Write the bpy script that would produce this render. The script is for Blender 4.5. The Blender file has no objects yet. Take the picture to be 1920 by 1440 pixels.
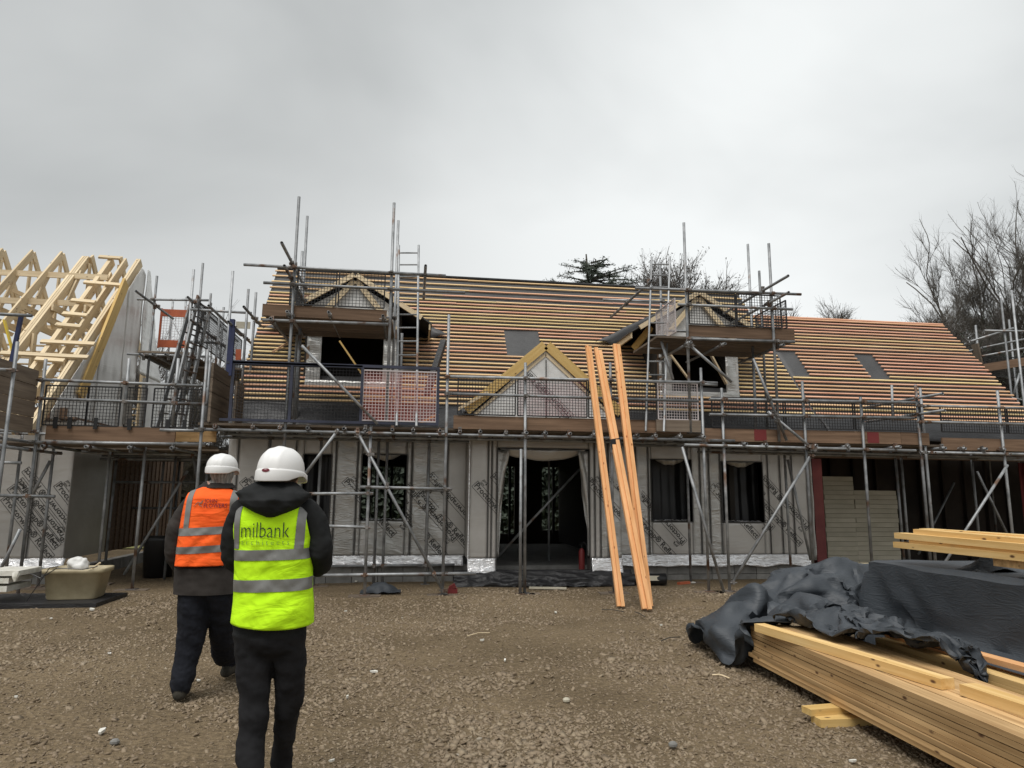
import bpy, bmesh, math, random
import numpy as np
from mathutils import Vector, Matrix, noise as mn, Quaternion
from mathutils.bvhtree import BVHTree
random.seed(7); rng=np.random.default_rng(7)
SC=bpy.context.scene; COL=SC.collection
R=math.radians
# ------------------------------------------------------------------ camera, sky, sun, exposure
F=1300.; PITCH=R(9.2); YAW=R(8); ROLL=R(.5); CH=1.5
cd=bpy.data.cameras.new('camera'); cam=bpy.data.objects.new('camera',cd); COL.objects.link(cam)
cd.sensor_width=36; cd.lens=F/1920*36; cd.clip_start=.1; cd.clip_end=600
cam.location=(0,0,CH)
cam.matrix_world=Matrix.Translation((0,0,CH))@Matrix.Rotation(-YAW,4,'Z')@Matrix.Rotation(R(90)+PITCH,4,'X')@Matrix.Rotation(ROLL,4,'Z')
SC.camera=cam
W=bpy.data.worlds.new('World'); SC.world=W; W.use_nodes=True
def ray(px,py):
    u=(px-960)/F; v=(720-py)/F; c,s=math.cos(ROLL),math.sin(ROLL); u,v=u*c-v*s,u*s+v*c
    fw=math.cos(PITCH)-v*math.sin(PITCH); up=math.sin(PITCH)+v*math.cos(PITCH)
    return Vector((u*math.cos(YAW)+fw*math.sin(YAW),-u*math.sin(YAW)+fw*math.cos(YAW),up))
def _w():
    nt=W.node_tree; n=nt.nodes; l=nt.links; n.clear()
    out=n.new('ShaderNodeOutputWorld'); bg=n.new('ShaderNodeBackground'); bg.inputs[1].default_value=.061
    sky=n.new('ShaderNodeTexSky'); sky.sky_type='NISHITA'; sky.sun_disc=False; sky.sun_elevation=R(63); sky.sun_rotation=R(215); sky.dust_density=6
    hsv=n.new('ShaderNodeHueSaturation'); hsv.inputs['Saturation'].default_value=.12
    tc=n.new('ShaderNodeTexCoord'); mp=n.new('ShaderNodeMapping'); mp.inputs['Scale'].default_value=(1,1,1.9)
    nz=n.new('ShaderNodeTexNoise'); nz.inputs['Scale'].default_value=1.25; nz.inputs['Detail'].default_value=5; nz.inputs['Roughness'].default_value=.47; nz.inputs['Distortion'].default_value=.25
    rp=n.new('ShaderNodeValToRGB'); e=rp.color_ramp.elements
    e[0].position=.34; e[0].color=(.44,.46,.465,1); e[1].position=.64; e[1].color=(.68,.70,.70,1)
    # brighter break in the overcast, low on the right
    d=ray(1500,330).normalized(); dot=n.new('ShaderNodeVectorMath'); dot.operation='DOT_PRODUCT'; dot.inputs[1].default_value=d
    nrm=n.new('ShaderNodeVectorMath'); nrm.operation='NORMALIZE'
    mr=n.new('ShaderNodeMapRange'); mr.interpolation_type='SMOOTHSTEP'; mr.inputs[1].default_value=.80; mr.inputs[2].default_value=1.0; mr.inputs[3].default_value=.92; mr.inputs[4].default_value=1.28
    sp=n.new('ShaderNodeSeparateXYZ'); hz=n.new('ShaderNodeMapRange'); hz.interpolation_type='SMOOTHSTEP'; hz.inputs[1].default_value=.02; hz.inputs[2].default_value=.5; hz.inputs[3].default_value=1.08; hz.inputs[4].default_value=1.0
    m1=n.new('ShaderNodeMath'); m1.operation='MULTIPLY'
    sc=n.new('ShaderNodeVectorMath'); sc.operation='SCALE'; sc2=n.new('ShaderNodeVectorMath'); sc2.operation='SCALE'; sc2.inputs['Scale'].default_value=11.2
    mix=n.new('ShaderNodeMix'); mix.data_type='RGBA'; mix.inputs[0].default_value=.88
    l.new(sky.outputs[0],hsv.inputs['Color']); l.new(tc.outputs['Generated'],nrm.inputs[0]); l.new(nrm.outputs[0],mp.inputs[0]); l.new(mp.outputs[0],nz.inputs[0]); l.new(nz.outputs[0],rp.inputs[0])
    l.new(nrm.outputs[0],dot.inputs[0]); l.new(dot.outputs['Value'],mr.inputs[0]); l.new(nrm.outputs[0],sp.inputs[0]); l.new(sp.outputs[2],hz.inputs[0])
    l.new(mr.outputs[0],m1.inputs[0]); l.new(hz.outputs[0],m1.inputs[1]); l.new(rp.outputs[0],sc.inputs[0]); l.new(m1.outputs[0],sc.inputs['Scale'])
    l.new(sc.outputs[0],sc2.inputs[0]); l.new(hsv.outputs[0],mix.inputs[6]); l.new(sc2.outputs[0],mix.inputs[7])
    l.new(mix.outputs[2],bg.inputs[0]); l.new(bg.outputs[0],out.inputs[0])
_w()
sl=bpy.data.lights.new('sun','SUN'); sl.energy=1.5; sl.angle=R(40); sl.color=(1,.97,.93)
sun=bpy.data.objects.new('sun',sl); COL.objects.link(sun)
sun.rotation_euler=(R(27),0,R(-35))
SC.view_settings.view_transform='Standard'; SC.view_settings.look='None'; SC.view_settings.gamma=1; SC.view_settings.exposure=0.75
SC.view_settings.use_curve_mapping=False
# ------------------------------------------------------------------ pixel of the photograph -> point on a real plane
def _v(r,t): return Vector((r.x*t,r.y*t,r.z*t+CH))
def aY(px,py,Y): r=ray(px,py); return _v(r,Y/r.y)
def aZ(px,py,Z=0.): r=ray(px,py); return _v(r,(Z-CH)/r.z)
def aX(px,py,X): r=ray(px,py); return _v(r,X/r.x)
YE,ZE,TP=12.45,2.77,math.tan(R(48.5))
def aR(px,py): r=ray(px,py); return _v(r,(ZE-CH-TP*YE)/(r.z-TP*r.y))
# ------------------------------------------------------------------ object helpers
WM={}
def tag(o,label=None,cat=None,group=None,kind=None):
    if label:o['label']=label
    if cat:o['category']=cat
    if group:o['group']=group
    if kind:o['kind']=kind
    return o
def thing(name,label,cat,loc=(0,0,0),group=None):
    o=bpy.data.objects.new(name,None); COL.objects.link(o); o.location=loc; o.empty_display_size=.2
    WM[o.name]=Matrix.Translation(loc); return tag(o,label,cat,group)
def place(o,parent=None,mat=Matrix()):
    COL.objects.link(o); WM[o.name]=mat.copy()
    if parent is not None:
        o.parent=parent; o.matrix_local=WM[parent.name].inverted()@mat
    else: o.matrix_world=mat
    return o
def mesh(name,v,f,mats,smooth=False,mi=None):
    me=bpy.data.meshes.new(name); me.from_pydata([tuple(p) for p in v],[],f)
    for m in (mats if isinstance(mats,(list,tuple)) else [mats]): me.materials.append(m)
    if mi is not None: me.polygons.foreach_set('material_index',mi)
    if smooth: me.polygons.foreach_set('use_smooth',[True]*len(me.polygons))
    me.update(); return me
def obj(name,me,parent=None,mat=Matrix(),**k):
    o=bpy.data.objects.new(name,me); place(o,parent,mat); return tag(o,**k) if k else o
class MB:
    def __init__(s): s.v=[];s.f=[];s.mi=[];s.cm=0
    def add(s,v,f,m=None):
        n=len(s.v); s.v+= [Vector(p) for p in v]; s.f+=[tuple(i+n for i in q) for q in f]; s.mi+=[s.cm if m is None else m]*len(f); return s
    def box(s,x0,x1,y0,y1,z0,z1,M=None):
        v=[Vector(p) for p in [(x0,y0,z0),(x1,y0,z0),(x1,y1,z0),(x0,y1,z0),(x0,y0,z1),(x1,y0,z1),(x1,y1,z1),(x0,y1,z1)]]
        if M: v=[M@p for p in v]
        return s.add(v,[(0,3,2,1),(4,5,6,7),(0,1,5,4),(1,2,6,5),(2,3,7,6),(3,0,4,7)])
    def beam(s,a,b,w,h,up=(0,0,1)):
        M,L=frame(a,b,up); return s.box(0,L,-w/2,w/2,-h/2,h/2,M)
    def tube(s,pts,r,n=8,cap=True):
        pts=[Vector(p) for p in pts]; rs=r if isinstance(r,(list,tuple)) else [r]*len(pts)
        rings=[];x=None
        for i,p in enumerate(pts):
            t=(pts[min(i+1,len(pts)-1)]-pts[max(i-1,0)]).normalized()
            if x is None: x=t.orthogonal().normalized()
            x=(x-t*x.dot(t)).normalized(); y=t.cross(x)
            rr=rs[i]; rx,ry=rr if isinstance(rr,tuple) else (rr,rr)
            rings.append([p+x*math.cos(2*math.pi*k/n)*rx+y*math.sin(2*math.pi*k/n)*ry for k in range(n)])
        v=[q for g in rings for q in g]; f=[]
        for i in range(len(pts)-1):
            for k in range(n): f.append((i*n+k,i*n+(k+1)%n,(i+1)*n+(k+1)%n,(i+1)*n+k))
        if cap: f.append(tuple(range(n))[::-1]); f.append(tuple((len(pts)-1)*n+k for k in range(n)))
        return s.add(v,f)
    def grid(s,fn,nu,nv,close=False):
        v=[fn(i/nu,j/nv) for j in range(nv+1) for i in range(nu+1)]
        return s.add(v,[(j*(nu+1)+i,j*(nu+1)+i+1,(j+1)*(nu+1)+i+1,(j+1)*(nu+1)+i) for j in range(nv) for i in range(nu)])
    def ell(s,c,r,M=None,nu=14,nv=9):
        def fn(u,v):
            a=u*2*math.pi;b=(v-.5)*math.pi; p=Vector((r[0]*math.cos(a)*math.cos(b),r[1]*math.sin(a)*math.cos(b),r[2]*math.sin(b)))
            return (M@p if M else p)+Vector(c)
        return s.grid(fn,nu,nv)
    def me(s,name,mats,smooth=False): return mesh(name,s.v,s.f,mats,smooth,s.mi)
    def o(s,name,mats,parent=None,smooth=False,mat=Matrix(),**k):
        return obj(name,s.me(name,mats,smooth),parent,mat,**k)
def frame(a,b,up=(0,0,1)):
    a,b=Vector(a),Vector(b); d=b-a; L=d.length; x=d/L; u=Vector(up)
    if abs(x.dot(u.normalized()))>.98: u=Vector((0,1,0)) if abs(x.y)<.9 else Vector((1,0,0))
    y=u.cross(x).normalized(); z=x.cross(y)
    M=Matrix((x,y,z)).transposed().to_4x4(); M.translation=a; return M,L
_plank={}
def plank(name,a,b,w,h,mat,parent=None,up=(0,0,1),**k):
    """board from a to b, own local frame with x along the grain"""
    M,L=frame(a,b,up); key=(round(L,2),round(w,3),round(h,3),mat.name)
    if key not in _plank: _plank[key]=MB().box(0,L,-w/2,w/2,-h/2,h/2).me(name,mat)
    return obj(name,_plank[key],parent,M,**k)
def solidify(v,f,nrm,t):
    n=len(v); nv=list(v)+[Vector(p)-nrm*t for p in v]; ff=list(f)+[tuple(i+n for i in q[::-1]) for q in f]
    ed={}
    for q in f:
        for i in range(len(q)): e=(q[i],q[(i+1)%len(q)]); ed[e]=1
    for (a,b) in list(ed):
        if (b,a) not in ed: ff.append((b,a,a+n,b+n))
    return nv,ff
def poly(mb,pts,nrm,t):
    v,f=solidify([Vector(p) for p in pts],[tuple(range(len(pts)))],Vector(nrm),t); mb.add(v,f)
# ------------------------------------------------------------------ materials
def mat(name,base,rough=.7,metal=0.,spec=.5,**k):
    m=bpy.data.materials.new(name); m.use_nodes=True; b=m.node_tree.nodes['Principled BSDF']
    b.inputs['Base Color'].default_value=(*base,1); b.inputs['Roughness'].default_value=rough; b.inputs['Metallic'].default_value=metal
    b.inputs['Specular IOR Level'].default_value=spec
    for kk,v in k.items(): b.inputs[kk].default_value=v
    return m
def nodes(m): nt=m.node_tree; return nt.nodes,nt.links,nt.nodes['Principled BSDF']
def vary(m,c1,c2,scale=(3,3,3),nscale=1.,detail=5,pos=(.3,.7),bump=0.,bdist=.01,rnd=.0,coord='Object',rough=None,dist=0.,extra=None,huernd=0.):
    """two-colour noise grain with per-object offset and value change, optional bump"""
    n,l,b=nodes(m)
    tc=n.new('ShaderNodeTexCoord'); mp=n.new('ShaderNodeMapping'); mp.inputs['Scale'].default_value=scale
    oi=n.new('ShaderNodeObjectInfo'); cb=n.new('ShaderNodeCombineXYZ'); ml=n.new('ShaderNodeMath'); ml.operation='MULTIPLY'; ml.inputs[1].default_value=37.
    l.new(oi.outputs['Random'],ml.inputs[0]); l.new(ml.outputs[0],cb.inputs[0]); l.new(ml.outputs[0],cb.inputs[1]); l.new(cb.outputs[0],mp.inputs['Location'])
    nz=n.new('ShaderNodeTexNoise'); nz.inputs['Scale'].default_value=nscale; nz.inputs['Detail'].default_value=detail; nz.inputs['Roughness'].default_value=.6; nz.inputs['Distortion'].default_value=dist
    rp=n.new('ShaderNodeValToRGB'); e=rp.color_ramp.elements; e[0].position=pos[0]; e[1].position=pos[1]; e[0].color=(*c1,1); e[1].color=(*c2,1)
    l.new(tc.outputs[coord],mp.inputs[0]); l.new(mp.outputs[0],nz.inputs[0]); l.new(nz.outputs[0],rp.inputs[0])
    col=rp.outputs[0]
    if extra: col=extra(n,l,mp,col)
    if rnd or huernd:
        hs=n.new('ShaderNodeHueSaturation'); mr=n.new('ShaderNodeMapRange'); mr.inputs[3].default_value=1-rnd; mr.inputs[4].default_value=1+rnd
        l.new(oi.outputs['Random'],mr.inputs[0]); l.new(mr.outputs[0],hs.inputs['Value']); l.new(col,hs.inputs['Color']); col=hs.outputs[0]
        if huernd:
            wn=n.new('ShaderNodeTexWhiteNoise'); wn.noise_dimensions='1D'; l.new(ml.outputs[0],wn.inputs['W'])
            m2=n.new('ShaderNodeMapRange'); m2.inputs[3].default_value=.5-huernd; m2.inputs[4].default_value=.5+huernd; l.new(wn.outputs['Value'],m2.inputs[0]); l.new(m2.outputs[0],hs.inputs['Hue'])
    l.new(col,b.inputs['Base Color'])
    if rough:
        m3=n.new('ShaderNodeMapRange'); m3.inputs[3].default_value=rough[0]; m3.inputs[4].default_value=rough[1]; l.new(nz.outputs[0],m3.inputs[0]); l.new(m3.outputs[0],b.inputs['Roughness'])
    if bump:
        bp=n.new('ShaderNodeBump'); bp.inputs['Strength'].default_value=bump; bp.inputs['Distance'].default_value=bdist; l.new(nz.outputs[0],bp.inputs['Height']); l.new(bp.outputs[0],b.inputs['Normal'])
    return m
def knots(dark):
    """sparse small dark knots, a few centimetres long"""
    def ex(n,l,mp,col):
        tc=n.new('ShaderNodeTexCoord'); m2=n.new('ShaderNodeMapping'); m2.inputs['Scale'].default_value=(7,15,15); l.new(tc.outputs['Object'],m2.inputs[0]); l.new(mp.inputs['Location'].links[0].from_socket,m2.inputs['Location'])
        vo=n.new('ShaderNodeTexVoronoi'); vo.inputs['Scale'].default_value=1.; l.new(m2.outputs[0],vo.inputs['Vector'])
        rp=n.new('ShaderNodeValToRGB'); rp.color_ramp.elements[0].position=.09; rp.color_ramp.elements[1].position=.2; rp.color_ramp.elements[0].color=(1,1,1,1); rp.color_ramp.elements[1].color=(0,0,0,1)
        sp=n.new('ShaderNodeSeparateColor'); gt=n.new('ShaderNodeMath'); gt.operation='GREATER_THAN'; gt.inputs[1].default_value=.62; mu=n.new('ShaderNodeMath'); mu.operation='MULTIPLY'
        l.new(vo.outputs['Color'],sp.inputs[0]); l.new(sp.outputs[0],gt.inputs[0]); l.new(vo.outputs['Distance'],rp.inputs[0]); l.new(rp.outputs[0],mu.inputs[0]); l.new(gt.outputs[0],mu.inputs[1])
        mx=n.new('ShaderNodeMix'); mx.data_type='RGBA'; mx.inputs[7].default_value=(*dark,1); l.new(mu.outputs[0],mx.inputs[0]); l.new(col,mx.inputs[6]); return mx.outputs[2]
    return ex
def wood(name,c1,c2,rnd=.12,kn=(.12,.06,.03),rough=.75,hue=.0,gr=(1.2,22,22)):
    return vary(mat(name,c1,rough,spec=.25),c1,c2,gr,1.,6,(.3,.72),.25,.004,rnd,extra=knots(kn) if kn else None,huernd=hue)
M={}
M['timber']=wood('pale sawn softwood',(.60,.47,.30),(.80,.67,.46))
M['timber_yellow']=wood('treated yellow softwood',(.56,.36,.12),(.74,.53,.22))
M['timber_orange']=wood('wet orange redwood',(.68,.33,.13),(.86,.50,.25),.06,(.25,.07,.02),gr=(2.6,20,20))
M['timber_stack']=wood('wet stacked redwood',(.34,.20,.085),(.68,.46,.23),.26)
M['timber_top']=wood('yellow spruce',(.62,.38,.13),(.84,.60,.28),.08)
M['timber_old']=wood('weathered boards',(.12,.075,.048),(.24,.155,.10),.2,None)
M['deck']=wood('scaffold boards',(.12,.092,.07),(.23,.185,.14),.25,None)
M['batten']=wood('roofing batten',(.62,.42,.20),(.85,.63,.36),.1,None,.8,.013,(1.5,30,30))
M['batten_red']=wood('red treated batten',(.58,.31,.18),(.82,.51,.34),.1,None,.8,.013,(1.5,30,30))
def steel(name,c1,c2,rust=.0):
    m=mat(name,c1,.5,.45)
    def ex(n,l,mp,col):
        nz=n.new('ShaderNodeTexNoise'); nz.inputs['Scale'].default_value=.55; nz.inputs['Detail'].default_value=3; l.new(mp.outputs[0],nz.inputs[0])
        rp=n.new('ShaderNodeValToRGB'); rp.color_ramp.elements[0].position=.60-rust; rp.color_ramp.elements[1].position=.70-rust; l.new(nz.outputs[0],rp.inputs[0])
        mx=n.new('ShaderNodeMix'); mx.data_type='RGBA'; mx.inputs[7].default_value=(.16,.10,.07,1); l.new(rp.outputs[0],mx.inputs[0]); l.new(col,mx.inputs[6]); return mx.outputs[2]
    return vary(m,c1,c2,(6,6,6),1.,4,(.3,.7),.15,.002,.3,extra=ex,rough=(.35,.7))
M['tube']=steel('galvanised tube',(.17,.18,.185),(.38,.39,.40))
M['coupler']=steel('rusty fitting',(.10,.09,.08),(.25,.24,.23),.12)
M['blue']=vary(mat('blue paint',(.03,.05,.25),.5),(.008,.013,.05),(.02,.03,.10),(4,4,4),bump=.1)
M['darkblue']=vary(mat('dark gate paint',(.02,.022,.05),.5),(.015,.018,.03),(.04,.045,.08),(4,4,4))
M['blackmesh']=mat('black guard mesh',(.018,.018,.02),.55)
M['whitemesh']=mat('pale guard mesh',(.55,.5,.5),.6)
M['orangepaint']=vary(mat('orange guard',(.45,.09,.03),.6),(.36,.08,.035),(.52,.13,.05),(5,5,5),bump=.1)
def netm(name,c,a):
    m=mat(name,c,.8); n,l,b=nodes(m); b.inputs['Alpha'].default_value=a; return m
M['rednet']=netm('red debris net',(.75,.10,.04),.27); M['pinknet']=netm('pink debris net',(.75,.35,.4),.33)
def sheetmat(name,c1,c2,metal,rough,sc,bump,bd,wave=0):
    m=mat(name,c1,rough,metal); vary(m,c1,c2,(1.3,1.3,1.3),1.2,4,(.3,.7))
    n,l,b=nodes(m); tc=n.new('ShaderNodeTexCoord')
    nz=n.new('ShaderNodeTexNoise'); nz.inputs['Scale'].default_value=sc; nz.inputs['Detail'].default_value=3; nz.inputs['Distortion'].default_value=1.2; l.new(tc.outputs['Object'],nz.inputs[0])
    mp=n.new('ShaderNodeMapping'); mp.inputs['Rotation'].default_value=(0,R(35),0); mp.inputs['Scale'].default_value=(.7,.7,3.2); l.new(tc.outputs['Object'],mp.inputs[0])
    v=n.new('ShaderNodeTexNoise'); v.inputs['Scale'].default_value=sc*.8; v.inputs['Detail'].default_value=2; v.inputs['Distortion'].default_value=2.2; l.new(mp.outputs[0],v.inputs[0])
    ab=n.new('ShaderNodeMath'); ab.operation='SUBTRACT'; ab.inputs[1].default_value=.5; l.new(v.outputs[0],ab.inputs[0]); a2=n.new('ShaderNodeMath'); a2.operation='ABSOLUTE'; l.new(ab.outputs[0],a2.inputs[0])
    ad=n.new('ShaderNodeMath'); ad.operation='MULTIPLY_ADD'; ad.inputs[1].default_value=.35; l.new(nz.outputs[0],ad.inputs[0]); l.new(a2.outputs[0],ad.inputs[2])
    bp=n.new('ShaderNodeBump'); bp.inputs['Strength'].default_value=bump; bp.inputs['Distance'].default_value=bd; l.new(ad.outputs[0],bp.inputs['Height']); l.new(bp.outputs[0],b.inputs['Normal'])
    return m
M['wrap']=sheetmat('silver breather membrane',(.46,.445,.42),(.57,.555,.53),.42,.40,1.1,.15,.05)
M['wrapcrumple']=sheetmat('crumpled membrane',(.42,.42,.40),(.57,.56,.54),.6,.34,3.6,.38,.05)
M['foil']=sheetmat('aluminium foil flashing',(.80,.80,.81),(.9,.9,.91),.6,.25,6,.6,.04)
M['roofwrap']=sheetmat('grey roofing underlay',(.040,.040,.041),(.068,.068,.069),0,.55,3,.3,.03)
M['blackwrap']=sheetmat('black damp proof sheet',(.008,.008,.009),(.02,.02,.022),0,.5,5,.6,.03)
M['tarp']=sheetmat('charcoal tarpaulin',(.026,.032,.039),(.05,.058,.068),0,.58,6,.45,.02)
M['ink']=mat('black ink',(.06,.058,.055),.5)
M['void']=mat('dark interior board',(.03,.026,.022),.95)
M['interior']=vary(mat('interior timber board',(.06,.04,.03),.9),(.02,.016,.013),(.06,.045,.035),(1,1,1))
M['concrete']=vary(mat('concrete block',(.2,.2,.19),.95),(.16,.155,.145),(.27,.265,.25),(6,6,6),1,8,bump=.5,bdist=.006,rnd=.12)
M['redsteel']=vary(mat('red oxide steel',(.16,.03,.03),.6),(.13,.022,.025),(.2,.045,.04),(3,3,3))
M['insul']=vary(mat('cream insulation board',(.50,.46,.36),.8),(.42,.39,.30),(.55,.51,.41),(2,2,2),rnd=.06)
M['tub']=vary(mat('cream plastic tub',(.42,.36,.22),.5),(.30,.25,.15),(.50,.43,.28),(3,3,3),1,6,bump=.15)
M['white']=vary(mat('white plastic',(.75,.75,.73),.5),(.6,.6,.58),(.8,.8,.78),(6,6,6))
M['polystyrene']=vary(mat('white polystyrene',(.75,.74,.68),.9),(.55,.53,.45),(.8,.79,.74),(9,9,9),1,8,bump=.6)
M['blackplastic']=mat('black plastic',(.012,.012,.013),.4)
M['red']=mat('red enamel',(.17,.018,.018),.55)
M['bark']=vary(mat('bark',(.06,.05,.04),.95),(.035,.03,.025),(.085,.075,.06),(3,3,3))
M['twig']=vary(mat('bare twig',(.075,.062,.055),.95),(.07,.062,.055),(.14,.125,.11),(.5,.5,.5))
M['leaf']=vary(mat('dark evergreen leaf',(.035,.05,.03),.8),(.02,.03,.02),(.05,.065,.045),(2,2,2))
# ------------------------------------------------------------------ ground
def groundmat():
    m=mat('brown gravelly earth',(.2,.15,.1),.95,spec=.25); n,l,b=nodes(m)
    tc=n.new('ShaderNodeTexCoord')
    n1=n.new('ShaderNodeTexNoise'); n1.inputs['Scale'].default_value=.55; n1.inputs['Detail'].default_value=6
    n2=n.new('ShaderNodeTexNoise'); n2.inputs['Scale'].default_value=28; n2.inputs['Detail'].default_value=7; n2.inputs['Roughness'].default_value=.7
    vo=n.new('ShaderNodeTexVoronoi'); vo.inputs['Scale'].default_value=24
    for x in (n1,n2): l.new(tc.outputs['Object'],x.inputs[0])
    l.new(tc.outputs['Object'],vo.inputs['Vector'])
    r1=n.new('ShaderNodeValToRGB'); e=r1.color_ramp.elements; e[0].position=.35;e[0].color=(.15,.112,.066,1);e[1].position=.65;e[1].color=(.24,.182,.112,1)
    r2=n.new('ShaderNodeValToRGB'); e=r2.color_ramp.elements; e[0].position=.3;e[0].color=(.45,.43,.4,1);e[1].position=.7;e[1].color=(1.25,1.25,1.25,1)
    mx=n.new('ShaderNodeMix'); mx.data_type='RGBA'; mx.blend_type='MULTIPLY'; mx.inputs[0].default_value=1
    l.new(n1.outputs[0],r1.inputs[0]); l.new(n2.outputs[0],r2.inputs[0]); l.new(r1.outputs[0],mx.inputs[6]); l.new(r2.outputs[0],mx.inputs[7]); l.new(mx.outputs[2],b.inputs['Base Color'])
    ad=n.new('ShaderNodeMath'); ad.operation='ADD'; l.new(n2.outputs[0],ad.inputs[0]); l.new(vo.outputs['Distance'],ad.inputs[1])
    bp=n.new('ShaderNodeBump'); bp.inputs['Strength'].default_value=.9; bp.inputs['Distance'].default_value=.025; l.new(ad.outputs[0],bp.inputs['Height']); l.new(bp.outputs[0],b.inputs['Normal'])
    return m
M['ground']=groundmat()
def gz(x,y): return .035*mn.noise(Vector((x*.45,y*.45,0)))+.014*mn.noise(Vector((x*2.2,y*2.2,3)))-.01
def ground():
    xs=sorted(set([-300,-120,-50,-25]+[round(-15+.2*i,3) for i in range(151)]+[25,50,120,300])); ys=sorted(set([-60,-20,-6]+[round(-2+.2*i,3) for i in range(81)]+[17,20,30,60,150,400]))
    v=[(x,y,gz(x,y) if -15<=x<=15 and -2<=y<=14 else -.01) for y in ys for x in xs]; nx=len(xs)
    f=[(j*nx+i,j*nx+i+1,(j+1)*nx+i+1,(j+1)*nx+i) for j in range(len(ys)-1) for i in range(nx-1)]
    obj('ground',mesh('ground',v,f,M['ground'],True),kind='structure')
    g=vary(mat('rough grass',(.1,.12,.04),.95),(.10,.11,.035),(.24,.22,.08),(.7,.7,.7),1,6)
    MB().grid(lambda u,w:Vector((-60+120*u,20.5+60*w,.02)),2,2).o('lawn',g,kind='structure')
ground()
def stones():
    iv=np.array([(x,y,z) for z in(-1,1) for y in(-1,1) for x in(-1,1)])*.62
    fa=np.array([(0,2,3),(0,3,1),(4,5,7),(4,7,6),(0,1,5),(0,5,4),(2,6,7),(2,7,3),(0,4,6),(0,6,2),(1,3,7),(1,7,5)])
    N=150000; u=rng.random(N); Y=2.4*(11.6/2.4)**(u**.8); X=(rng.random(N)*2-1)*(Y*.95+1.2)+Y*.14
    s=np.clip(rng.lognormal(math.log(.0072),.45,N),.0035,.018)*(1+.05*Y)
    cl=np.array([mn.noise(Vector((x*.7,y*.7,9))) for x,y in zip(X,Y)]); s*=1+.6*np.clip(cl,-.6,.9)
    pt=np.array([mn.noise(Vector((x*.33,y*.5,21)))+.4*mn.noise(Vector((x*1.3,y*1.6,4))) for x,y in zip(X,Y)]); s=np.where((pt>.16)&(rng.random(N)<.75),s*.35,s)  # compacted patches carry only grit
    V=iv[None]*(.6+.8*rng.random((N,8,1)))+rng.normal(0,.14,(N,8,3))
    V=V*s[:,None,None]*np.stack([.8+.6*rng.random(N),.8+.6*rng.random(N),.35+.35*rng.random(N)],1)[:,None,:]
    a=rng.random(N)*6.283; c,sn=np.cos(a),np.sin(a); x=V[:,:,0]*c[:,None]-V[:,:,1]*sn[:,None]; y=V[:,:,0]*sn[:,None]+V[:,:,1]*c[:,None]
    z=V[:,:,2]+ (rng.random(N)*1.1-.55)[:,None]*x+(rng.random(N)*1.1-.55)[:,None]*y
    Z=np.array([gz(p,q) for p,q in zip(X,Y)])
    P=np.stack([x+X[:,None],y+Y[:,None],z+(Z+s*.05)[:,None]],2).reshape(-1,3)
    Fc=(fa[None]+8*np.arange(N)[:,None,None]).reshape(-1,3)
    me=bpy.data.meshes.new('gravel'); me.vertices.add(len(P)); me.vertices.foreach_set('co',P.astype(np.float32).ravel())
    me.loops.add(Fc.size); me.loops.foreach_set('vertex_index',Fc.astype(np.int32).ravel())
    me.polygons.add(len(Fc)); me.polygons.foreach_set('loop_start',np.arange(0,Fc.size,3,dtype=np.int32)); me.update(calc_edges=True)
    at=me.attributes.new('tone','FLOAT','FACE'); at.data.foreach_set('value',np.repeat(np.clip(rng.random(N)*.85+.07-.22*pt,0,1)**1.0,12).astype(np.float32))
    m=mat('gravel stone',(.2,.15,.1),.9,spec=.3); n,l,b=nodes(m); a=n.new('ShaderNodeAttribute'); a.attribute_name='tone'
    rp=n.new('ShaderNodeValToRGB'); e=rp.color_ramp.elements; e[0].color=(.195,.148,.098,1); e[1].color=(.335,.275,.20,1); e.new(.55).color=(.262,.203,.14,1); e.new(.99).color=(.30,.24,.165,1); e.new(.996).color=(.36,.32,.26,1)
    l.new(a.outputs['Fac'],rp.inputs[0]); l.new(rp.outputs[0],b.inputs['Base Color'])
    me.materials.append(m); obj('gravel',me,kind='stuff',label='loose brown gravel and clods covering the site yard',cat='gravel')
stones()
# ------------------------------------------------------------------ lettering
_txt={}
def text2d(s,size,align='LEFT',off=0.):
    k=(s,size,align,off)
    if k not in _txt:
        c=bpy.data.curves.new('t','FONT'); c.body=s; c.size=size; c.align_x=align; c.resolution_u=2; c.offset=off
        o=bpy.data.objects.new('t',c); COL.objects.link(o); dg=bpy.context.evaluated_depsgraph_get(); me=o.evaluated_get(dg).to_mesh()
        _txt[k]=([(p.co.x,p.co.y) for p in me.vertices],[tuple(p.vertices) for p in me.polygons])
        o.evaluated_get(dg).to_mesh_clear(); bpy.data.objects.remove(o); bpy.data.curves.remove(c)
    return _txt[k]
def print_unit():
    """boxed word mark of the wall wrap, start at 0,0 running along +x"""
    v,f=[],[]
    def add(vv,ff,dx=0,dy=0):
        n=len(v); v.extend((a+dx,b+dy) for a,b in vv); f.extend(tuple(i+n for i in q) for q in ff)
    def ln(x0,y0,x1,y1): add([(x0,y0),(x1,y0),(x1,y1),(x0,y1)],[(0,1,2,3)])
    tv,tf=text2d('Proctorwrap® Reflect',.142,off=.003); Lw=max(a for a,b in tv)+.03
    add(tv,tf,.02,.036)
    for y in (0,.14): ln(0,y,Lw,y+.009)
    for x in (0,Lw-.009): ln(x,.009,x+.009,.14)
    # emblem: stylised spread bird over a tiny caption
    for k in range(4):
        a=.05+.022*k; add([(a,.195+.008*k),(a+.012,.195+.008*k),(a+.024,.245),(a+.012,.245)],[(0,1,2,3)])
    add([(.14,.19),(.165,.20),(.15,.25),(.138,.22)],[(0,1,2,3)])
    tv,tf=text2d('NEW',.04,off=.001); add(tv,tf,.05,.155)
    return v,f,Lw
PU=print_unit()
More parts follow.
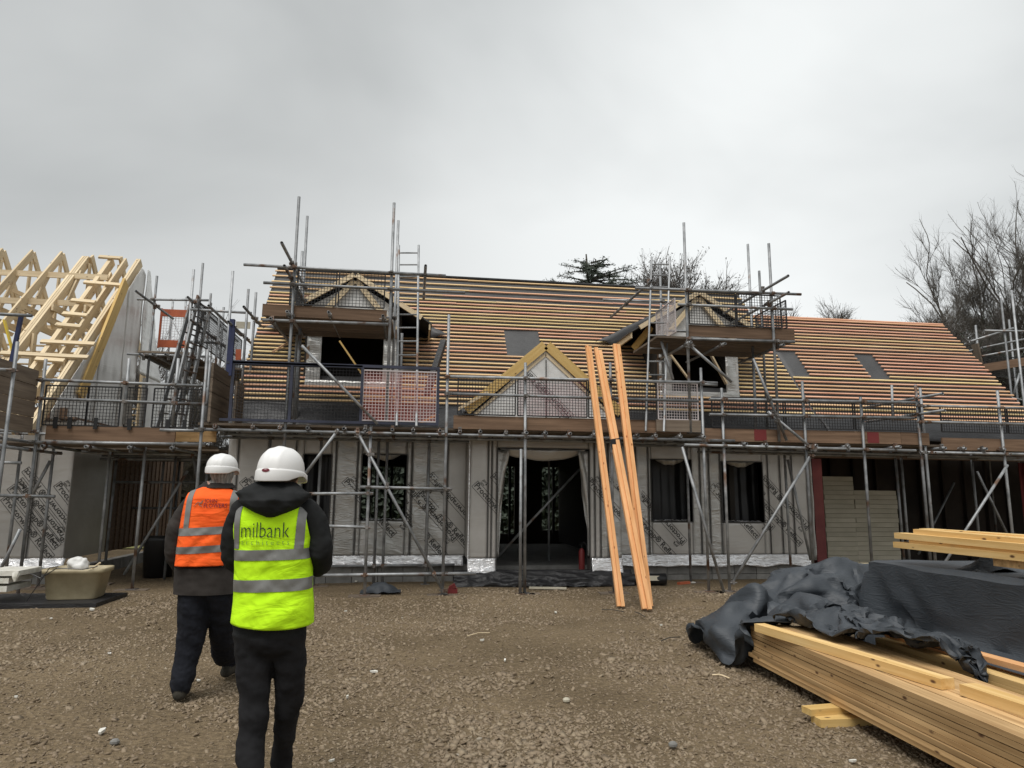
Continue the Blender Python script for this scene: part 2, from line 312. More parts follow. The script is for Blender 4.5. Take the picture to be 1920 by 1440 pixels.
def prints(parent,px,py,Y,ang,inv,rects,which=2):
    """two parallel marks clipped to the wall rectangles (x0,x1,z0,z1)"""
    o=aY(px,py,Y); a=R(ang)
    for k in range(which):
        for (x0,x1,z0,z1) in rects:
            bm=bmesh.new(); vs=[]
            for (u,w) in PU[0]:
                if (inv+k)%2: u,w=PU[2]-u,.149-w
                w+=k*.34*(1 if not inv else -1); u+=k*.10
                vs.append(bm.verts.new((o.x+u*math.cos(a)-w*math.sin(a),Y-.006,o.z+u*math.sin(a)+w*math.cos(a))))
            for q in PU[1]:
                try: bm.faces.new([vs[i] for i in q])
                except Exception: pass
            for co,no in (((x0,0,0),(-1,0,0)),((x1,0,0),(1,0,0)),((0,0,z0),(0,0,-1)),((0,0,z1),(0,0,1))):
                bmesh.ops.bisect_plane(bm,geom=bm.verts[:]+bm.edges[:]+bm.faces[:],plane_co=co,plane_no=no,clear_outer=True)
            if len(bm.faces)>3:
                me=bpy.data.meshes.new('printed_lettering'); bm.to_mesh(me); me.materials.append(M['ink']); obj('printed_lettering',me,parent)
            bm.free()
# ------------------------------------------------------------------ wall sheets
def sheet(mb,x0,x1,z0,z1,Y,amp=.0,sc=3.,res=.05,seed=0,th=.012):
    nu=max(1,int((x1-x0)/res)); nv=max(1,int((z1-z0)/res))
    def fn(u,w):
        x=x0+(x1-x0)*u; z=z0+(z1-z0)*w; e=min(1,min(u,1-u,w,1-w)*8)
        d=amp*e*(mn.noise(Vector((x*sc+.6*z*sc,z*sc*.8,seed)))+.6*abs(mn.noise(Vector((x*sc*2.3-z*sc,z*sc*2,seed+5)))))
        return Vector((x,Y-d,z))
    b=MB(); b.grid(fn,nu,nv); v,f=solidify(b.v,b.f,Vector((0,-1,0)),th); return mb.add(v,f)
YW,YP=12.7,12.1
def X_(px,Y): return aY(px,950,Y).x
ZT=2.72; ZB=.44
house=thing('timber_frame_house','long half built house wrapped in silver membrane with open battened roof and two dormers','house',(3,YW,0))
wins=[(-1.914,-1.442,.75,2.2),(-.9,-.117,1.065,2.22),(4.451,5.247,1.06,2.21),(5.853,6.685,1.05,2.19)]
door=(1.458,3.097,.22,2.33)
PX0,PX1=.978,3.679; XL,XR=-3.2,7.62
laps=[XL,-3.03,-2.52,-2.05,-1.36,-.98,-.02,.28,.62,PX0]
def wall_run(laps,Y,z0,z1,openings,crump,parent):
    cuts=sorted(set(laps)|{c for o in openings for c in o[:2]})
    for i in range(len(cuts)-1):
        a,b=cuts[i],cuts[i+1]; mid=(a+b)/2; segs=[(z0,z1)]
        for (x0,x1,w0,w1) in openings:
            if x0-.001<=mid<=x1+.001: segs=[s for s in ((z0,w0),(w1,z1)) if s[1]-s[0]>.02]
        for s in segs:
            m=MB(); cr=any(abs(mid-c)<.35 for c in crump)
            sheet(m,a+.003,b-.003,s[0],s[1],Y,.02 if cr else .006,3.5 if cr else 1.2,.05,i)
            m.o('wall_panel',M['wrapcrumple'] if cr else M['wrap'],parent,True)
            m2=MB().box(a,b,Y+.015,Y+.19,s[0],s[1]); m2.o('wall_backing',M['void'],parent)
    for x in laps[1:-1]:
        for o_ in openings:
            if o_[0]<x<o_[1]: break
        else: MB().box(x-.005,x+.005,Y-.012,Y-.002,z0,z1).o('lap_line',M['ink'],parent)
wall_run(laps,YW,ZB,ZT,wins[:2],(-1.2,-.6,.12),house)
laps2=[PX1+.005,4.15,4.4,5.42,5.6,5.83,6.8,7.05,7.3,XR]
wall_run(laps2,YW,ZB,ZT,wins[2:],(4.2,5.75,5.3),house)
wall_run([PX0,1.3,1.36,3.2,3.3,3.45,PX1],YP,ZB,ZT-.02,[door],(3.6,),house)
for x in (PX0,PX1): MB().box(x-.012,x,YP+.01,YW-.005,ZB,ZT-.02).o('porch_side_wall',M['wrap'],house)
MB().box(PX0-.02,PX0-.002,YP-.016,YP+.03,ZB,ZT-.1).o('corner_tape',M['foil'],house)
# end gables and back of the house
YR,ZR=15.8,ZE+TP*(15.8-YE)
def gable(x,y1,zr,xo=.0):
    m=MB(); yb=2*y1-YE; poly(m,[(x,YW+.2,0),(x,yb-.2,0),(x,yb-.2,ZE-.05),(x,y1,zr-.12),(x,YW+.2,ZE-.0)],(1,0,0),.1); m.o('gable_wall',M['wrap'],house)
gable(XL+.12,YR,ZR); gable(7.9,YR,ZR); 
YBK=2*YR-YE-.15
bw=MB()
ops=[(-1.75,.0,.75,2.25),(1.9,2.75,.5,2.3),(3.5,4.5,.6,2.3)]
xs=sorted({XL+.12,7.9}|{c for o in ops for c in o[:2]})
for a,b in zip(xs,xs[1:]):
    seg=[(0,2.8)]
    for o in ops:
        if o[0]<=(a+b)/2<=o[1]: seg=[(0,o[2]),(o[3],2.8)]
    for s in seg: bw.box(a,b,YBK-.15,YBK,*s)
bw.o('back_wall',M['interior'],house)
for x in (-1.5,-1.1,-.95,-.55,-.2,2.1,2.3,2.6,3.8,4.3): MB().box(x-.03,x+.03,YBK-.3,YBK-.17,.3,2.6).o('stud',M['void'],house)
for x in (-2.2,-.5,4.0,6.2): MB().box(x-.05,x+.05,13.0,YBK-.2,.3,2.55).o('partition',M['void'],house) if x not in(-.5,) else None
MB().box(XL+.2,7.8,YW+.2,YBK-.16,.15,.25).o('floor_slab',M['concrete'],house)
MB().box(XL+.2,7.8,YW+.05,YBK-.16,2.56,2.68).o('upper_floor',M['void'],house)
MB().box(PX0+.05,PX1-.05,YP+.03,YW+.02,.12,.2).o('porch_slab',M['concrete'],house)
# hanging dark sheets behind the openings
for (x0,x1,z0,z1) in (wins[0],wins[2],wins[3]):
    m=MB(); sheet(m,x0-.25,x1+.25,z0-.3,z1+.3,YW+.5,.05,1.,.06,3); 
    m.v=[Vector((p.x,p.y+.03*math.sin(p.x*34+math.sin(p.x*9)),p.z)) for p in m.v]; m.o('hanging_sheet',M['blackplastic'],house,True)
# reveal linings, sagging flaps over each opening
for i,(x0,x1,z0,z1) in enumerate(wins+[door]):
    Y=YP if i==4 else YW
    m=MB(); m.box(x0-.012,x0,Y-.014,Y+.2,z0,z1); m.box(x1,x1+.012,Y-.014,Y+.2,z0,z1); m.box(x0-.012,x1+.012,Y-.014,Y+.2,z1,z1+.012)
    if i<4: m.box(x0-.012,x1+.012,Y-.014,Y+.2,z0-.012,z0)
    m.o('opening_reveal',M['ink'],house)
    if i==0: continue
    w=x1-x0; dep=.10 if i<4 else .2; sg=(.15,.85) if i<4 else (.03,.97)
    def fn(u,v):
        t=sg[0]+(sg[1]-sg[0])*u; s=math.sin(math.pi*u)**(.5 if i==4 else .9)*(dep+.03*mn.noise(Vector((u*5,i,0))))
        return Vector((x0+w*t,Y+.03+.05*v+.02*math.sin(u*17),z1-.002-s*v))
    b=MB(); b.grid(fn,18,4); v,f=solidify(b.v,b.f,Vector((0,-1,0)),.004); MB().add(v,f).o('membrane_flap',M['wrapcrumple'],house,True)
    if i<4:
        def fn(u,v): return Vector((x0+.05+(w-.1)*u,Y+.02+.12*v,z0+.01+.045*abs(mn.noise(Vector((u*7,v*3,i*3.)))) ))
        b=MB(); b.grid(fn,18,4); v,f=solidify(b.v,b.f,Vector((0,0,1)),.004); MB().add(v,f).o('sill_foil',M['foil'],house,True)
# door side curtains of membrane
for sx,xx in ((1,door[0]),(-1,door[1])):
    def fn(u,v):
        z=door[3]-.02-(door[3]-.5)*v; wd=(.17*(1-v)**1.5+.035+.02*mn.noise(Vector((v*6,sx,0))))
        return Vector((xx+sx*u*wd,YP+.02+.06*math.sin(u*5+v*7)*u,z))
    b=MB(); b.grid(fn,6,26); v,f=solidify(b.v,b.f,Vector((0,-1,0)),.004); MB().add(v,f).o('membrane_curtain',M['wrapcrumple'],house,True)
# foil strips, plinth blocks
def foil(x0,x1,Y,z0,z1,seed):
    def fn(u,v):
        x=x0+(x1-x0)*u; z=z1-(z1-z0)*v+(.035*mn.noise(Vector((x*2.2,seed,v)))*v)
        return Vector((x,Y-.012-.06*v**1.5-.035*v*mn.noise(Vector((x*5,v*3,seed)))-.02*abs(mn.noise(Vector((x*11,v*5,seed)))),z))
    b=MB(); b.grid(fn,int((x1-x0)/.03),8); v,f=solidify(b.v,b.f,Vector((0,-1,0)),.004); MB().add(v,f).o('foil_strip',M['foil'],house,True)
foil(XL,PX0-.05,YW,.27,.455,1); foil(PX1,XR,YW,.25,.455,2); foil(PX0-.02,door[0]-.02,YP,.14,.45,3); foil(door[1]+.03,PX1,YP,.16,.45,4)
x=XL
while x<XR-.05:
    x2=min(x+.44,XR)
    if not (PX0-.1<x<PX1-.2):
        for k,(za,zb) in enumerate(((-.12,.095),(.105,.29))): MB().box(x+.005,x2-.005,YW+.01+random.uniform(0,.006),YW+.19,za,zb).o('plinth_block',M['concrete'],house)
    x=x2+.0
# crumpled black sheet along the porch foot
def fn(u,v):
    x=.72+3.1*u; n_=mn.noise(Vector((x*4,v*4,1)))+.6*abs(mn.noise(Vector((x*9,v*7,2))))
    return Vector((x,YP-.02-.22*v-.07*n_*(v+.2),.26*(1-v)**.8+.035*n_*v+.0))
b=MB(); b.grid(fn,110,16); v,f=solidify(b.v,b.f,Vector((0,-.5,1)),.005); MB().add(v,f).o('damp_proof_sheet',M['blackwrap'],house,True)
# lettering
full=[(XL,PX0,ZB,ZT)]
def holes(x0,x1,ops):
    cs=sorted({x0,x1}|{c for o in ops for c in o[:2] if x0<c<x1}); out=[]
    for a,b in zip(cs,cs[1:]):
        o=[o for o in ops if o[0]-.01<=(a+b)/2<=o[1]+.01]
        if o: out+=[(a,b,ZB,o[0][2]-.02),(a,b,o[0][3]+.02,ZT)]
        else: out.append((a+.003,b-.003,ZB,ZT))
    return out
HL=holes(XL,PX0-.02,wins[:2]); HR=holes(PX1+.02,XR,wins[2:]); HP=holes(PX0+.02,PX1-.02,[door])
for a in ((448,905,0),(640,905,0),(757,915,1),(800,895,1)): prints(house,a[0],a[1],YW,-47,a[2],HL)
for a in ((884,912,0),(1098,905,0)): prints(house,a[0],a[1],YP,-47,a[2],HP)
for a in ((1190,925,1),(1328,916,0),(1425,900,1)): prints(house,a[0],a[1],YW,-47,a[2],HR)
# ------------------------------------------------------------------ roof
UP=Vector((0,math.cos(R(48.5)),math.sin(R(48.5)))); NR=Vector((0,-math.sin(R(48.5)),math.cos(R(48.5))))
def rp(x,s,h=0.): return Vector((x,YE,ZE))+UP*s+NR*h
S1=(YR-YE)/math.cos(R(48.5)); XJ=7.9; XV=12.88; ZR2=5.76; S2=(ZR2-ZE)/math.sin(R(48.5)); YR2=YE+S2*math.cos(R(48.5))
def wavy(x,s,k): return .018*mn.noise(Vector((x*.5,s*2,k)))
DA,DB=-1.2,5.65; DW=1.47; DRZ=5.66; DP=.615; DCK=.84
def dorm_z(dx): return DRZ-DP*abs(dx)
def blocked(s,xa,xb):
    """pieces of [xa,xb] on the slope at distance s not under a dormer, roof window or the porch roof"""
    z=ZE+math.sin(R(48.5))*s; cut=[]
    for xc in (DA,DB):
        if 3.56<z<4.76: cut.append((xc-DCK,xc+DCK))
        if z>=3.45 and z<=3.56: cut.append((xc-DCK,xc+DCK))
        if 4.76<=z<DRZ-.02: h=(DRZ-z)/DP+.05; cut.append((xc-h,xc+h))
    if 2.7<z<4.28: h=(4.28-z)*1.03+.02; cut.append((2.29-h,2.29+h))
    t=(z-4.30)/.7
    if 4.30<z<5.02: cut.append((1.84,2.58))
    if 4.07<z<4.71: cut.append((XJ-.02,8.36)); cut.append((9.79,10.245))
    segs=[(xa,xb)]
    for c in cut:
        ns=[]
        for a,b in segs:
            if c[1]<=a or c[0]>=b: ns.append((a,b)); continue
            if c[0]-a>.06: ns.append((a,c[0]))
            if b-c[1]>.06: ns.append((c[1],b))
        segs=ns
    return segs
def roofs():
    for (xa,xb,S,nm) in ((XL,XJ-.01,S1,'a'),(XJ+.01,XV,S2,'b')):
        m=MB()
        def fn(u,w): x=xa+(xb-xa)*u; s=S*w; return rp(x,s,.012*mn.noise(Vector((x*1.3,s*1.5,7))))
        # leave the dormer and window mouths open
        nu=int((xb-xa)/.14); nv=int(S/.14); b=MB(); b.grid(fn,nu,nv)
        ff=[]
        for q in b.f:
            c=sum((b.v[i] for i in q),Vector())/4
            inside=any(abs(c.x-xc)<DCK-.16 and 3.7<c.z<5.1 for xc in (DA,DB))
            if not inside: ff.append(q)
        v,f=solidify(b.v,ff,NR,.02); m.add(v,f); m.o('roof_membrane',M['roofwrap'],house,True)
        yr=YE+S*math.cos(R(48.5)); zr=ZE+S*math.sin(R(48.5)); yb=2*yr-YE
        m=MB(); poly(m,[(xa,yr,zr-.03),(xb,yr,zr-.03),(xb,yb,ZE-.03),(xa,yb,ZE-.03)],(0,.7,.7),.05); m.o('rear_roof',M['roofwrap'],house)
        MB().tube([rp(xa,S,.03)+Vector((0,0,wavy(xa,0,1))),rp((xa*2+xb)/3,S,.035),rp((xa+xb*2)/3,S,.03),rp(xb,S,.035)],.035,6).o('ridge_roll',M['blackwrap'] if nm=='a' else M['batten_red'],house)
    rows=[(S1-.1)]+[S1-.32,S1-.56,S1-.80]; s=S1-1.0
    while s>.50: rows.append(s); s-=.126
    rows2=[]; s=S2-.05
    while s>.2: rows2.append(s); s-=.126
    for k,(rw,xa,xb) in enumerate(((rows,XL,XJ-.02),(rows2,XJ+.03,XV))):
        for s in rw:
            for a,b in blocked(s,xa,xb):
                x0=a-(.02+.05*random.random() if a==xa and k==0 else 0)
                if a==xa and k==0: x0+= .07*math.sin((s/S1)*math.pi)   # verge not quite straight
                x1=b+(.05*random.random() if b==xb and k==1 else 0)
                js=[x0]
                while x1-js[-1]>6.2: js.append(js[-1]+random.uniform(3.2,5.2))
                js.append(x1)
                for p,q in zip(js,js[1:]):
                    A=rp(p,s+random.uniform(-.008,.008),.032); B=rp(q-.003,s+random.uniform(-.008,.008),.032)
                    zz=A.z; red=(k==1 and random.random()<.8) or (zz<3.5 and random.random()<.55) or random.random()<.25
                    plank('batten',A,B,.035,.026,M['batten_red'] if red else M['batten'],house,up=NR)
roofs()
# eave: dark rolled membrane and fascia
for (xa,xb) in ((XL,.85),(3.7,XJ),(XJ+.02,XV+.2)):
    def fn(u,w):
        x=xa+(xb-xa)*u; s=.42-.62*w; n_=mn.noise(Vector((x*2,w*4,4)))
        return rp(x,s,.03+.05*math.sin(w*math.pi)+.03*n_)
    b=MB(); b.grid(fn,int((xb-xa)/.08),8); v,f=solidify(b.v,b.f,NR,.006); MB().add(v,f).o('eave_membrane',M['blackwrap'],house,True)
plank('soffit_beam',(XL,12.5,2.66),(XR,12.5,2.66),.22,.12,M['timber_old'],house)
# ------------------------------------------------------------------ dormers
def dormer(xc,flip):
    Yf=13.1
    top=dorm_z(0); rt=MB()
    d=MB()
    for sg in (-1,1):
        ze=dorm_z(DW); yv=YE+(ze-ZE)/TP; yr=YE+(top-ZE)/TP
        poly(d,[(xc,Yf-.12,top),(xc+sg*DW,Yf-.12,ze),(xc+sg*DW,yv,ze),(xc,yr,top)][::sg],(0,0,1),.03)
    dm=d.o('dormer',M['roofwrap'],house)
    # cheeks: silver-clad vertical walls following the main roof
    for sg in (-1,1):
        x=xc+sg*DCK; zt=dorm_z(DCK)-.1; zb=3.5; m=MB()
        poly(m,[(x,Yf,zb),(x,YE+(zt-ZE)/TP,zt),(x,Yf,zt)],(sg,0,0),.05); m.o('cheek',M['timber_old'] if sg<0 else M['wrap'],dm)
        m=MB(); sheet(m,min(x,x-sg*.27),max(x,x-sg*.27),3.52,zt-.05,Yf-.0,.03,5,.04,sg+int(xc*3)); m.o('jamb_membrane',M['wrapcrumple'],dm,True)
    # front gable sheet above the opening, sill sheet below
    m=MB(); zo=4.62; poly(m,[(xc-DCK,Yf+.01,zo),(xc+DCK,Yf+.01,zo),(xc+DCK,Yf+.01,dorm_z(DCK)-.14),(xc,Yf+.01,top-.14),(xc-DCK,Yf+.01,dorm_z(DCK)-.14)],(0,-1,0),.05); m.o('gable_membrane',M['white'],dm)
    m=MB(); sheet(m,xc-DCK,xc+DCK,3.44,3.60,Yf-.02,.02,5,.04,3); m.o('sill_membrane',M['wrapcrumple'],dm,True)
    plank('head_beam',(xc-DCK,Yf-.02,4.53),(xc+DCK,Yf-.02,4.53),.08,.18,M['timber_old'],dm)
    for sg in (-1,1):   # barge rafters with paler inner pair
        plank('rafter',(xc+sg*.02,Yf-.14,top-.04),(xc+sg*(DW-.2),Yf-.14,dorm_z(DW-.2)-.04),.045,.09,M['timber'],dm,up=(0,0,1))
        plank('rafter',(xc+sg*.02,Yf-.07,top-.13),(xc+sg*(DCK-.05),Yf-.07,4.60),.045,.10,M['timber'],dm)
        ze=dorm_z(DW); yv=YE+(ze-ZE)/TP
        plank('eave_board',(xc+sg*(DW-.04),Yf-.1,ze-.07),(xc+sg*(DW-.04),yv,ze-.07),.03,.12,M['timber'],dm)
        # loose valley membrane turned up on the main slope
        def fn(u,w):
            s0=(ze-ZE)/math.sin(R(48.5)); s1=(top-ZE)/math.sin(R(48.5)); s=s0-.1+(s1-s0+.05)*u
            z=ZE+s*math.sin(R(48.5)); h=(DRZ-z)/DP; x=xc+sg*(h-.06+.34*w*(1-.5*u))
            return rp(x,s+.05*w,.05+.10*math.sin(w*2.6)+.03*mn.noise(Vector((u*5,w*3,xc))))
        b=MB(); b.grid(fn,16,6); v,f=solidify(b.v,b.f,NR,.008); MB().add(v,f).o('valley_membrane',M['roofwrap'],dm,True)
    # inside: dark back panel and a leaning prop seen through the mouth
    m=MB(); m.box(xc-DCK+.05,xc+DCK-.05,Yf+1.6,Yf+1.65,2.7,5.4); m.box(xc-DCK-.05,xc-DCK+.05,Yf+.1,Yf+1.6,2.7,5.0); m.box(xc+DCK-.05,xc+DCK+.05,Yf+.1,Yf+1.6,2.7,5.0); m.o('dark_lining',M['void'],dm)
    return dm
d1=dormer(DA,0); d2=dormer(DB,1)
plank('prop',aY(637,640,13.05),aY(681,705,13.05),.03,.11,M['timber_yellow'],d1,up=(0,-1,0))
plank('prop',aY(1257,665,13.05),aY(1292,712,13.05),.03,.06,M['timber'],d2,up=(0,-1,0))
plank('prop',aY(1330,660,13.05),aY(1362,720,13.05),.03,.09,M['timber'],d2,up=(0,-1,0))
plank('valley_rafter',aY(1222,613,13.3),aY(1188,654,13.6),.05,.14,M['timber_yellow'],d2)
# ------------------------------------------------------------------ porch gable
def porch():
    Y=12.0; pk=aY(1023,640,Y); L=aY(868,770,Y); Rr=aY(1168,775,Y)
    m=MB(); yr=YE+(pk.z-.1-ZE)/TP
    for e,sg in ((L,-1),(Rr,1)):
        yv=YE+max(0,(e.z-ZE))/TP
        poly(m,[(pk.x,Y+.03,pk.z-.03),(e.x,Y+.03,e.z-.03),(e.x,yv+.3,e.z-.03),(pk.x,yr,pk.z-.03)][::sg],(0,0,1),.03)
    p=m.o('porch_roof',M['roofwrap'],house)
    m=MB(); i=.10; poly(m,[(L.x+.10,Y+.0,2.78),(Rr.x-.10,Y+.0,2.78),(pk.x,Y+.0,pk.z-.10)],(0,-1,0),.04); m.o('gable_membrane',M['white'],p)
    MB().box(pk.x-.01,pk.x+.01,Y-.054,Y-.044,2.8,pk.z-.35).o('lap_line',M['ink'],p)
    plank('rafter',(pk.x-.02,Y-.03,pk.z-.08),(L.x+.05,Y-.03,L.z-.0),.05,.17,M['timber_yellow'],p)
    plank('rafter',(pk.x+.02,Y-.03,pk.z-.08),(Rr.x-.05,Y-.03,Rr.z),.05,.17,M['timber_yellow'],p)
    plank('soffit_batten',(pk.x,Y+.0,pk.z-.24),(L.x+.2,Y+.0,L.z-.06),.04,.05,M['timber'],p); plank('soffit_batten',(pk.x,Y+.0,pk.z-.24),(Rr.x-.2,Y+.0,Rr.z-.06),.04,.05,M['timber'],p)
    rects=[(L.x,Rr.x,2.8,4.2)]
    def tri(s):  # clip lettering roughly inside the gable
        return s
    for (px,py,inv) in ((968,690,1),(1030,668,1)):
        o=aY(px,py,Y); a=R(-45); bm=bmesh.new(); vs=[]
        for (u,w) in PU[0]:
            if inv: u,w=PU[2]-u,.149-w
            vs.append(bm.verts.new((o.x+u*math.cos(a)-w*math.sin(a),Y+.012,o.z+u*math.sin(a)+w*math.cos(a))))
        for q_ in vs: q_.co.y=Y-.052
        for q in PU[1]:
            try:bm.faces.new([vs[i] for i in q])
            except Exception:pass
        for sg in(-1,1):
            e=(L,Rr)[(sg+1)//2]; dx=abs(e.x-pk.x); dz=pk.z-e.z; nn=Vector((sg*dz,0,dx)).normalized()
            bmesh.ops.bisect_plane(bm,geom=bm.verts[:]+bm.edges[:]+bm.faces[:],plane_co=(pk.x,0,pk.z-.3),plane_no=nn,clear_outer=True)
        bmesh.ops.bisect_plane(bm,geom=bm.verts[:]+bm.edges[:]+bm.faces[:],plane_co=(0,0,2.76),plane_no=(0,0,-1),clear_outer=True)
        me=bpy.data.meshes.new('printed_lettering'); bm.to_mesh(me); bm.free(); me.materials.append(M['ink']); obj('printed_lettering',me,p)
    plank('loose_batten',aY(858,768,11.9),aY(915,735,11.9),.03,.05,M['timber'],p)
porch()
# loose bits lying on the battens
plank('loose_batten',aR(512,667)+NR*.09,aR(552,642)+NR*.09,.04,.03,M['batten_red'],house)
# ------------------------------------------------------------------ open bay on the right
def bay():
    b=thing('open_garage_bay','dark open undercroft on the right with red oxide steel columns under the battened roof','garage',(10,13,0))
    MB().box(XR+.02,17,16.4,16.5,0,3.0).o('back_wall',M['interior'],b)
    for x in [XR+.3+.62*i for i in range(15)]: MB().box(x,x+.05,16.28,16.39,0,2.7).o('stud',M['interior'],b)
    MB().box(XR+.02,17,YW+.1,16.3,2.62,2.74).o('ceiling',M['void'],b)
    MB().box(XR+.02,17,YW,YW+.09,2.3,2.5).o('lintel_beam',M['timber_old'],b)
    MB().box(16.9,17,YW,16.3,0,2.6).o('end_wall',M['interior'],b)
    for x in (7.72,12.45):
        m=MB(); m.box(x,x+.2,YW-.02,YW+.0,0,2.28); m.box(x,x+.2,YW+.16,YW+.18,0,2.28); m.box(x+.09,x+.11,YW+.001,YW+.159,0,2.28); m.o('steel_column',M['redsteel'],b)
    def fn(u,w): return Vector((XR-.02+.09*u+.02*mn.noise(Vector((w*5,u,0))),YW-.03+.05*math.sin(u*6),.35+2.2*w))
    g=MB(); g.grid(fn,5,20); v,f=solidify(g.v,g.f,Vector((0,-1,0)),.004); MB().add(v,f).o('hanging_membrane',M['wrapcrumple'],b,True)
bay()
def insul(label,x0,x1,z0,z1,n,Y):
    t=thing('insulation_stack',label,'insulation boards',((x0+x1)/2,Y,z0),'insulation boards stacked in the open bay'); h=(z1-z0)/n
    for i in range(n):
        j=random.uniform(-.012,.012); MB().box(x0+j,x1+j,Y,Y+1.1,z0+i*h+.003,z0+(i+1)*h-.003).o('board',M['insul'],t)
a=aY(1543,893,14.0); c=aY(1603,930,14.0); d=aY(1683,920,14.0)
insul('taller stack of cream insulation boards next to the red column',a.x,c.x-.02,.02,a.z,20,14.0)
insul('shorter wider stack of cream insulation boards deeper in the bay',c.x+.02,d.x,.02,d.z,17,14.05)
# ------------------------------------------------------------------ scaffolding
CPL=MB()
CPL.tube([(0,0,-.027),(0,0,.027)],.036,8); CPL.box(.02,.075,-.02,.02,-.025,.025); CPL.tube([(.05,-.055,0),(.05,.055,0)],.011,6); CPL.tube([(-.045,-.03,0),(-.045,.05,0)],.011,6)
CPLM=CPL.me('coupler',M['coupler'])
_tm={}
def tubemesh(L):
    k=round(L,1)
    if k not in _tm:
        m=MB(); n=10; ro,ri=.0242,.0195; rings=[(ri,.12),(ri,0),(ro,0),(ro,k),(ri,k),(ri,k-.12)]
        v=[(z,r*math.cos(2*math.pi*i/n),r*math.sin(2*math.pi*i/n)) for r,z in rings for i in range(n)]
        f=[(j*n+i,j*n+(i+1)%n,(j+1)*n+(i+1)%n,(j+1)*n+i) for j in range(5) for i in range(n)]+[tuple(range(n)),tuple(50+i for i in range(n))[::-1]]
        m.add(v,f); me=m.me('standard',M['tube']); 
        for p,q in enumerate(me.polygons): q.use_smooth=p<50
        _tm[k]=me
    return _tm[k],k
def guardmesh(w,h,mt,cell=.048,wire=.0075,frame_=.02,name='mesh_guard'):
    m=MB(); nx=max(1,round(w/cell)); nz=max(1,round(h/cell))
    for i in range(1,nx): m.box(w*i/nx-wire/2,w*i/nx+wire/2,-.003,.003,0,h)
    for j in range(1,nz): m.box(0,w,-.0062,-.0034,h*j/nz-wire/2,h*j/nz+wire/2)
    for a in ((-frame_/2,frame_/2,-.01,.01,0,h),(w-frame_/2,w+frame_/2,-.01,.01,0,h),(0,w,-.011,.011,-frame_/2,frame_/2),(0,w,-.011,.011,h-frame_/2,h+frame_/2)): m.box(*a)
    return m.me(name,mt)
class Scaf:
    def __init__(s,name,label,loc,group=None,cat='scaffold'):
        s.r=thing(name,label,cat,loc,group); s.T=[]
    def t(s,name,a,b):
        a,b=Vector(a),Vector(b); Fm,L=frame(a,b); me,k=tubemesh(L)
        o=obj(name,me,s.r,Fm@Matrix.Diagonal((L/k,1,1,1))); s.T.append((a,b)); return o
    def std(s,px,py,Y,top=None,z0=.0,z1=None,plate=True,name='standard'):
        p=aY(px,py,Y); zt=z1 if z1 is not None else aY(px,top,Y).z
        j=random.uniform(-.012,.012); s.t(name,(p.x,Y,z0+.012),(p.x+j,Y,zt))
        if plate and z0<.2:
            MB().box(p.x-.075,p.x+.075,Y-.075,Y+.075,z0-.0,z0+.011).o('base_plate',M['coupler'],s.r); MB().box(p.x-.24,p.x+.24,Y-.11,Y+.11,z0-.035,z0-.001).o('sole_board',M['deck'],s.r)
        return p.x
    def h(s,x0,y0,x1,y1,Y,name='ledger',Y1=None): return s.t(name,aY(x0,y0,Y),aY(x1,y1,Y if Y1 is None else Y1))
    def y(s,px,py,Y0,Y1,name='transom'):
        p=aY(px,py,Y0); return s.t(name,p,(p.x,Y1,p.z))
    def guard(s,x0,x1,y0,z0,h,mt,w=None,net=None,**k):
        me=guardmesh(x1-x0,h,mt,**k); o=obj('mesh_guard',me,s.r,Matrix.Translation((x0,y0,z0)))
        if net: MB().grid(lambda u,v:Vector((x0+(x1-x0)*u,y0+.02+.01*math.sin(u*9),z0+h*v)),8,2).o('debris_net',net,s.r)
        return o
    def sideguard(s,X,Y0,Y1,z0,h,mt):
        return obj('mesh_guard',guardmesh(Y1-Y0,h,mt),s.r,Matrix.Translation((X,Y0,z0))@Matrix.Rotation(R(90),4,'Z'))
    def deck(s,x0,x1,Y0,Y1,z,n=5,L=3.9):
        w=(Y1-Y0)/n
        for i in range(n):
            x=x0; first=random.uniform(.5,1)*L
            while x<x1-.1:
                x2=min(x1,x+first); first=L
                if x1-x2<.5: x2=x1
                plank('scaffold_board',(x,Y0+w*(i+.5),z+random.uniform(0,.01)),(x2-.01,Y0+w*(i+.5),z+random.uniform(0,.01)),w-.012,.036,M['deck'],s.r); x=x2
    def toe(s,x0,x1,Y,z,mt=None,h=.215,L=3.9):
        x=x0
        while x<x1-.05:
            x2=min(x1,x+L*random.uniform(.6,1)); 
            if x1-x2<.5:x2=x1
            plank('toe_board',(x,Y,z+h/2+random.uniform(-.01,.01)),(x2-.004,Y,z+h/2+random.uniform(-.01,.01)),.036,h,mt or M['timber_old'],s.r); x=x2
    def done(s,lim=150):
        c=0
        for i in range(len(s.T)):
            for j in range(i):
                a,b=s.T[i];p,q=s.T[j]; d1=b-a;d2=q-p; n=d1.cross(d2)
                if n.length<1e-3*d1.length*d2.length: continue
                w=p-a; t=w.cross(d2).dot(n)/n.length_squared; u=w.cross(d1).dot(n)/n.length_squared
                if -.01<=t<=1.01 and -.01<=u<=1.01:
                    A=a+d1*t;B=p+d2*u
                    if (A-B).length<.14 and c<lim:
                        c+=1; x=d1.normalized(); z=d2.normalized(); Fm,_=frame(A,A+z); 
                        obj('coupler',CPLM,s.r,Fm@Matrix.Rotation(R(90),4,'Y')@Matrix.Rotation(random.choice((0,1.57,3.14))+random.uniform(-.2,.2),4,'Z'))
YO=11.1; YF=YO-.055; YI=12.3; ZD=2.545
S=Scaf('front_scaffold','long tube scaffold with boarded lift across the front of the silver wrapped house',(1,YO,0))
for px,py,top in ((379,800,655),(690,960,797),(836,850,590),(985,900,680),(1148,900,680),(1320,850,690)): S.std(px,py,YO,top)
